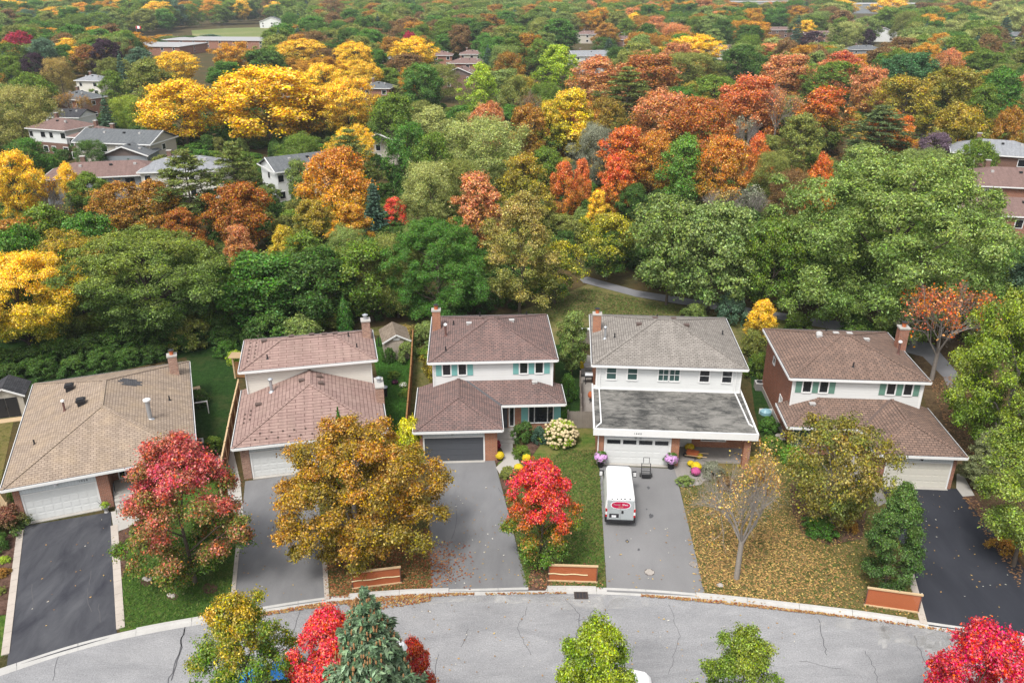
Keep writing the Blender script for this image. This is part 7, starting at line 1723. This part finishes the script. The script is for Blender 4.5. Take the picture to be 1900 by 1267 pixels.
sh(790, 640, 3.0, 2.4, 'sage', 'white-flecked shrub behind the long brown fence', 'shrub1'); sh(790, 660, 2.6, .6, 'green', 'low groundcover mound behind the long brown fence', 'shrub2'); sh(806, 700, 2.6, 2.8, 'olive_gold', 'golden-olive cedar hedge bush beside the plum-roofed house', 'shrub0'); sh(750, 625, 2.6, 1.2, 'tan', 'dry brown shrub behind the beige shed', 'shrub2')
o = sh(733, 712, .7, .4, 'plum', 'pink-flowered clump in front of the beige shed', 'shrub2'); link('flowers', flower_ball(120, 1.2, .9, 'petal_pink', 3), o); o = sh(748, 718, .9, .45, 'green', 'white-flowered clump in front of the beige shed', 'shrub0'); link('flowers', flower_ball(120, 1.3, .9, 'petal_white', 5), o)
sh(1052, 745, 1.6, 2.6, 'deep', 'dark green shrub against the plum-roofed house right wall', 'shrub1'); sh(1058, 660, 2.4, 3.2, 'deep', 'tall dark shrub behind the plum-roofed house right wall', 'shrub0')
sh(1405, 700, 2.2, 2.4, 'green', 'green bush between the taupe-roofed and brick houses', 'shrub1'); sh(1395, 660, 2.2, 2.6, 'olive', 'yellow-green bush behind the gap between the right two houses', 'shrub2'); sh(1425, 800, 1.8, 1.2, 'deep', 'low green bush at the taupe-roofed house corner', 'shrub0'); sh(1430, 838, 2.0, 1.3, 'green', 'leafy bush right of the porch pillar', 'shrub1')
sh(1470, 858, 2.2, 1.3, ((.07, .13, .02), (.12, .2, .03)), 'bright green grassy clump left of the crab apple', 'shrub2'); sh(1520, 990, 2.3, 1.1, 'deep', 'clipped round bush under the crab apple', 'shrub0'); sh(1580, 985, 1.0, .7, 'rust', 'low reddish plant under the crab apple', 'shrub1')
sh(1400, 870, 1.5, 1.0, 'olive_gold', 'yellowing bush right of the bare grey tree', 'shrub2'); sh(1320, 880, 1.8, .9, 'grey', 'grey dried bush under the bare grey tree', 'shrub1'); sh(1270, 898, 1.3, .6, 'sage', 'low pale plant at the porch edge', 'shrub0'); sh(1350, 905, 1.6, .8, 'brown', 'dry brown bush under the bare grey tree', 'shrub2')
sh(1660, 935, 1.1, 1.3, 'lime', 'light green bush at the top of the fresh black drive', 'shrub0'); sh(1672, 640, 1.4, 1.2, 'silver', 'small silvery bush behind the brick house chimney', 'shrub2'); sh(1865, 1020, 2.0, 1.0, 'rust', 'rusty low bush under the feathery conifer', 'shrub1')
sh(232, 1018, .6, .4, 'plum', 'tiny purple plant in the bed by the black drive', 'shrub2'); sh(226, 1030, .5, .35, 'orange', 'tiny orange plant in the bed by the black drive', 'shrub0'); sh(240, 1008, .6, .35, 'green', 'tiny green plant in the bed by the black drive', 'shrub1')
x, y, _ = at(1626, 1105); o = sh(1626, 1106, .9, .4, 'crimson', 'dark red leafy plant at the foot of the linden', 'shrub2')


# ------------------------------------------------------------------ fallen leaves
def litter(name, label, polys, cols, size=.085, seed=1):
    rng = np.random.default_rng(seed); V = []; C = []
    for px, n, cen in polys:
        P_ = np.array([at(u, v)[:2] for u, v in px]); lo, hi = P_.min(0), P_.max(0); got = 0
        while got < n:
            q = rng.uniform(lo, hi, (4 * n, 2)); ins = np.zeros(len(q), bool); j = len(P_) - 1
            for i in range(len(P_)):
                xi, yi = P_[i]; xj, yj = P_[j]; ins ^= ((yi > q[:, 1]) != (yj > q[:, 1])) & (q[:, 0] < (xj - xi) * (q[:, 1] - yi) / (yj - yi + 1e-9) + xi); j = i
            if cen is not None:
                c = np.array(at(*cen[:2])[:2]); dd = np.hypot(*(q - c).T); ins &= rng.uniform(size=len(q)) < np.exp(-(dd / cen[2]) ** 2)
            q = q[ins][:n - got]; got += len(q)
            for x, y in q:
                a = rng.uniform(0, 6.28); s = size * rng.uniform(.6, 1.4); z = .055 + rng.uniform(0, .02); ca, sa = math.cos(a) * s, math.sin(a) * s; t = rng.uniform(-.02, .03)
                V += [(x + ca, y + sa, z), (x - sa * .6, y + ca * .6, z + t), (x - ca, y - sa, z), (x + sa * .6, y - ca * .6, z + t * .5)]; k_ = cols[rng.integers(len(cols))]; w = rng.uniform(.65, 1.25); C.append((k_[0] * w, k_[1] * w, k_[2] * w, 1))
    n = len(C); me = bpy.data.meshes.new(name); me.vertices.add(4 * n); me.vertices.foreach_set('co', np.array(V, np.float32).ravel()); me.loops.add(4 * n); me.loops.foreach_set('vertex_index', np.arange(4 * n, dtype=np.int32)); me.polygons.add(n); me.polygons.foreach_set('loop_start', np.arange(0, 4 * n, 4, dtype=np.int32)); me.polygons.foreach_set('loop_total', np.full(n, 4, np.int32))
    a = me.attributes.new('lcol', 'FLOAT_COLOR', 'FACE'); a.data.foreach_set('color', np.array(C, np.float32).ravel()); me.update(calc_edges=True); me.materials.append(M['fallen_leaf']); o = link(name, me); tag(o, label, None, None, 'stuff'); return o


GOLD = [(.38, .23, .08), (.31, .18, .065), (.45, .31, .1), (.24, .14, .06)]; REDS = [(.24, .07, .03), (.3, .11, .04), (.17, .06, .03), (.34, .19, .08)]
litter('fallen_leaves', 'tan and yellow fallen leaves thick under the bare grey tree', [([(1306, 1104), (1268, 920), (1420, 900), (1560, 980), (1600, 1130)], 7000, (1385, 1030, 5.2)), ([(1290, 1108), (1262, 905), (1500, 880), (1640, 1000), (1700, 1150)], 2200, None)], GOLD, .07, 2)
litter('fallen_leaves', 'rust fallen leaves under the big rust-gold tree', [([(604, 1112), (600, 1000), (800, 980), (802, 1094)], 3600, None), ([(800, 1094), (798, 1000), (870, 1010), (900, 1094)], 450, (800, 1050, 2.0))], REDS, .07, 3)
litter('fallen_leaves', 'red and gold fallen leaves gathered along the gutter', [([(420, 1148), (600, 1118), (760, 1103), (880, 1100), (880, 1104), (760, 1110), (600, 1126), (420, 1154)], 1500, None), ([(640, 1116), (800, 1104), (800, 1116), (660, 1140)], 900, None), ([(1190, 1103), (1330, 1114), (1600, 1146), (1600, 1150), (1330, 1120), (1190, 1107)], 1100, None), ([(900, 1101), (1050, 1099), (1050, 1102), (900, 1104)], 160, None), ([(1600, 1146), (1880, 1186), (1880, 1190), (1600, 1150)], 300, None)], REDS + GOLD, .06, 4)
litter('fallen_leaves', 'scattered pale leaf flecks on the drives and road', [([(1640, 910), (1780, 912), (1890, 1070), (1880, 1160), (1725, 1150)], 70, None), ([(1120, 980), (1290, 980), (1305, 1100), (1130, 1092)], 40, None), ([(60, 980), (200, 960), (214, 1160), (30, 1200)], 22, None), ([(820, 900), (920, 900), (970, 1080), (810, 1085)], 90, None), ([(470, 920), (600, 1000), (600, 1105), (440, 1120)], 40, None), ([(700, 1120), (1100, 1110), (1500, 1150), (1500, 1260), (700, 1260)], 120, None)], GOLD + [(.5, .48, .42)], .06, 5)
litter('fallen_leaves', 'brown fallen leaves on the bare ground right of the brick house', [([(1720, 700), (1790, 700), (1850, 900), (1790, 880)], 1500, None), ([(1786, 925), (1810, 925), (1900, 1060), (1890, 1090)], 300, None)], [(.2, .11, .06), (.26, .15, .07), (.3, .16, .07)], .08, 6)
litter('fallen_leaves', 'few dry leaves around the mulch under the scarlet-topped maple', [([(978, 1094), (985, 1050), (1110, 1040), (1120, 1094)], 500, (1010, 1070, 2.2))], [(.2, .08, .05), (.3, .12, .06), (.35, .2, .1)], .06, 7)


# ------------------------------------------------------------------ short grass standing on the lawns
def grass_blades(label, px, n, cols, seed, size=.1):
    rng = np.random.default_rng(seed); P_ = np.array([at(u, v)[:2] for u, v in px]); lo, hi = P_.min(0), P_.max(0); Q = []
    while sum(len(q) for q in Q) < n:
        q = rng.uniform(lo, hi, (n, 2)); ins = np.zeros(len(q), bool); j = len(P_) - 1
        for i in range(len(P_)):
            xi, yi = P_[i]; xj, yj = P_[j]; ins ^= ((yi > q[:, 1]) != (yj > q[:, 1])) & (q[:, 0] < (xj - xi) * (q[:, 1] - yi) / (yj - yi + 1e-9) + xi); j = i
        Q.append(q[ins])
    q = np.concatenate(Q)[:n]; a = rng.uniform(0, 6.28, n); s = size * rng.uniform(.5, 1.3, n); t = np.stack([np.cos(a), np.sin(a)], 1); w = np.stack([-t[:, 1], t[:, 0]], 1); b = .03
    z0 = np.full(n, b); z1 = b + s * rng.uniform(.25, .8, n)
    v = np.stack([np.c_[q - w * s[:, None] * .3, z0], np.c_[q + w * s[:, None] * .3, z0], np.c_[q + t * s[:, None] + w * s[:, None] * .12, z1], np.c_[q + t * s[:, None] - w * s[:, None] * .12, z1]], 1).reshape(-1, 3)
    me = bpy.data.meshes.new('grass'); me.vertices.add(4 * n); me.vertices.foreach_set('co', v.astype(np.float32).ravel()); me.loops.add(4 * n); me.loops.foreach_set('vertex_index', np.arange(4 * n, dtype=np.int32)); me.polygons.add(n); me.polygons.foreach_set('loop_start', np.arange(0, 4 * n, 4, dtype=np.int32)); me.polygons.foreach_set('loop_total', np.full(n, 4, np.int32))
    c = np.array(cols)[rng.integers(len(cols), size=n)] * rng.uniform(.6, 1.3, (n, 1)); c = np.c_[c, np.ones(n)]
    at_ = me.attributes.new('lcol', 'FLOAT_COLOR', 'FACE'); at_.data.foreach_set('color', c.astype(np.float32).ravel()); me.update(calc_edges=True); me.materials.append(M['fallen_leaf']); tag(link('grass', me), label, None, None, 'stuff')


GR = [(.045, .1, .015), (.06, .12, .02), (.035, .075, .012), (.09, .12, .03)]; DR = [(.1, .1, .03), (.13, .11, .04), (.07, .08, .02), (.17, .13, .06)]
grass_blades('short green grass under the green and crimson maple', [(224, 1168), (230, 1060), (255, 985), (300, 930), (440, 930), (432, 1130)], 14000, GR, 1)
grass_blades('patchy green grass beside the small scarlet-topped maple', [(972, 1090), (946, 935), (985, 880), (1045, 835), (1111, 835), (1113, 880), (1124, 1092)], 14000, GR + DR[:2], 2)
grass_blades('dry olive grass under the bare grey tree', [(1306, 1102), (1266, 915), (1300, 880), (1460, 870), (1640, 940), (1716, 1150), (1500, 1124)], 16000, DR + GR[:1], 3)
grass_blades('olive grass under the big rust-gold tree', [(606, 1108), (600, 1000), (796, 960), (800, 1092)], 6000, DR, 4)
grass_blades('lush green grass of the narrow side lawn', [(692, 650), (702, 628), (762, 640), (753, 795), (722, 800), (704, 700)], 7000, [(.03, .1, .012), (.045, .125, .018)], 5)
grass_blades('dull park grass behind the taupe-roofed house', [(950, 592), (1010, 565), (1085, 535), (1200, 560), (1330, 583), (1340, 592), (1100, 590)], 9000, DR + GR, 6, .14)


# ------------------------------------------------------------------ air
hz = MB().box(-3300, 3300, -500, 2750, -1.0, 40.0)
me = bpy.data.meshes.new('haze'); me.from_pydata(hz.v, [], hz.f); me.update(); kz = bpy.data.materials.new('haze_air'); kz.use_nodes = True; kz.node_tree.nodes.clear()
ko = kz.node_tree.nodes.new('ShaderNodeOutputMaterial'); kv = kz.node_tree.nodes.new('ShaderNodeVolumePrincipled'); kv.inputs['Color'].default_value = (.86, .92, 1, 1); kv.inputs['Density'].default_value = .00012; kv.inputs['Anisotropy'].default_value = 0.0
kz.node_tree.links.new(kv.outputs[0], ko.inputs['Volume']); me.materials.append(kz); o = link('haze', me); o['kind'] = 'stuff'; o['label'] = 'thin pale haze over the distant treetops'
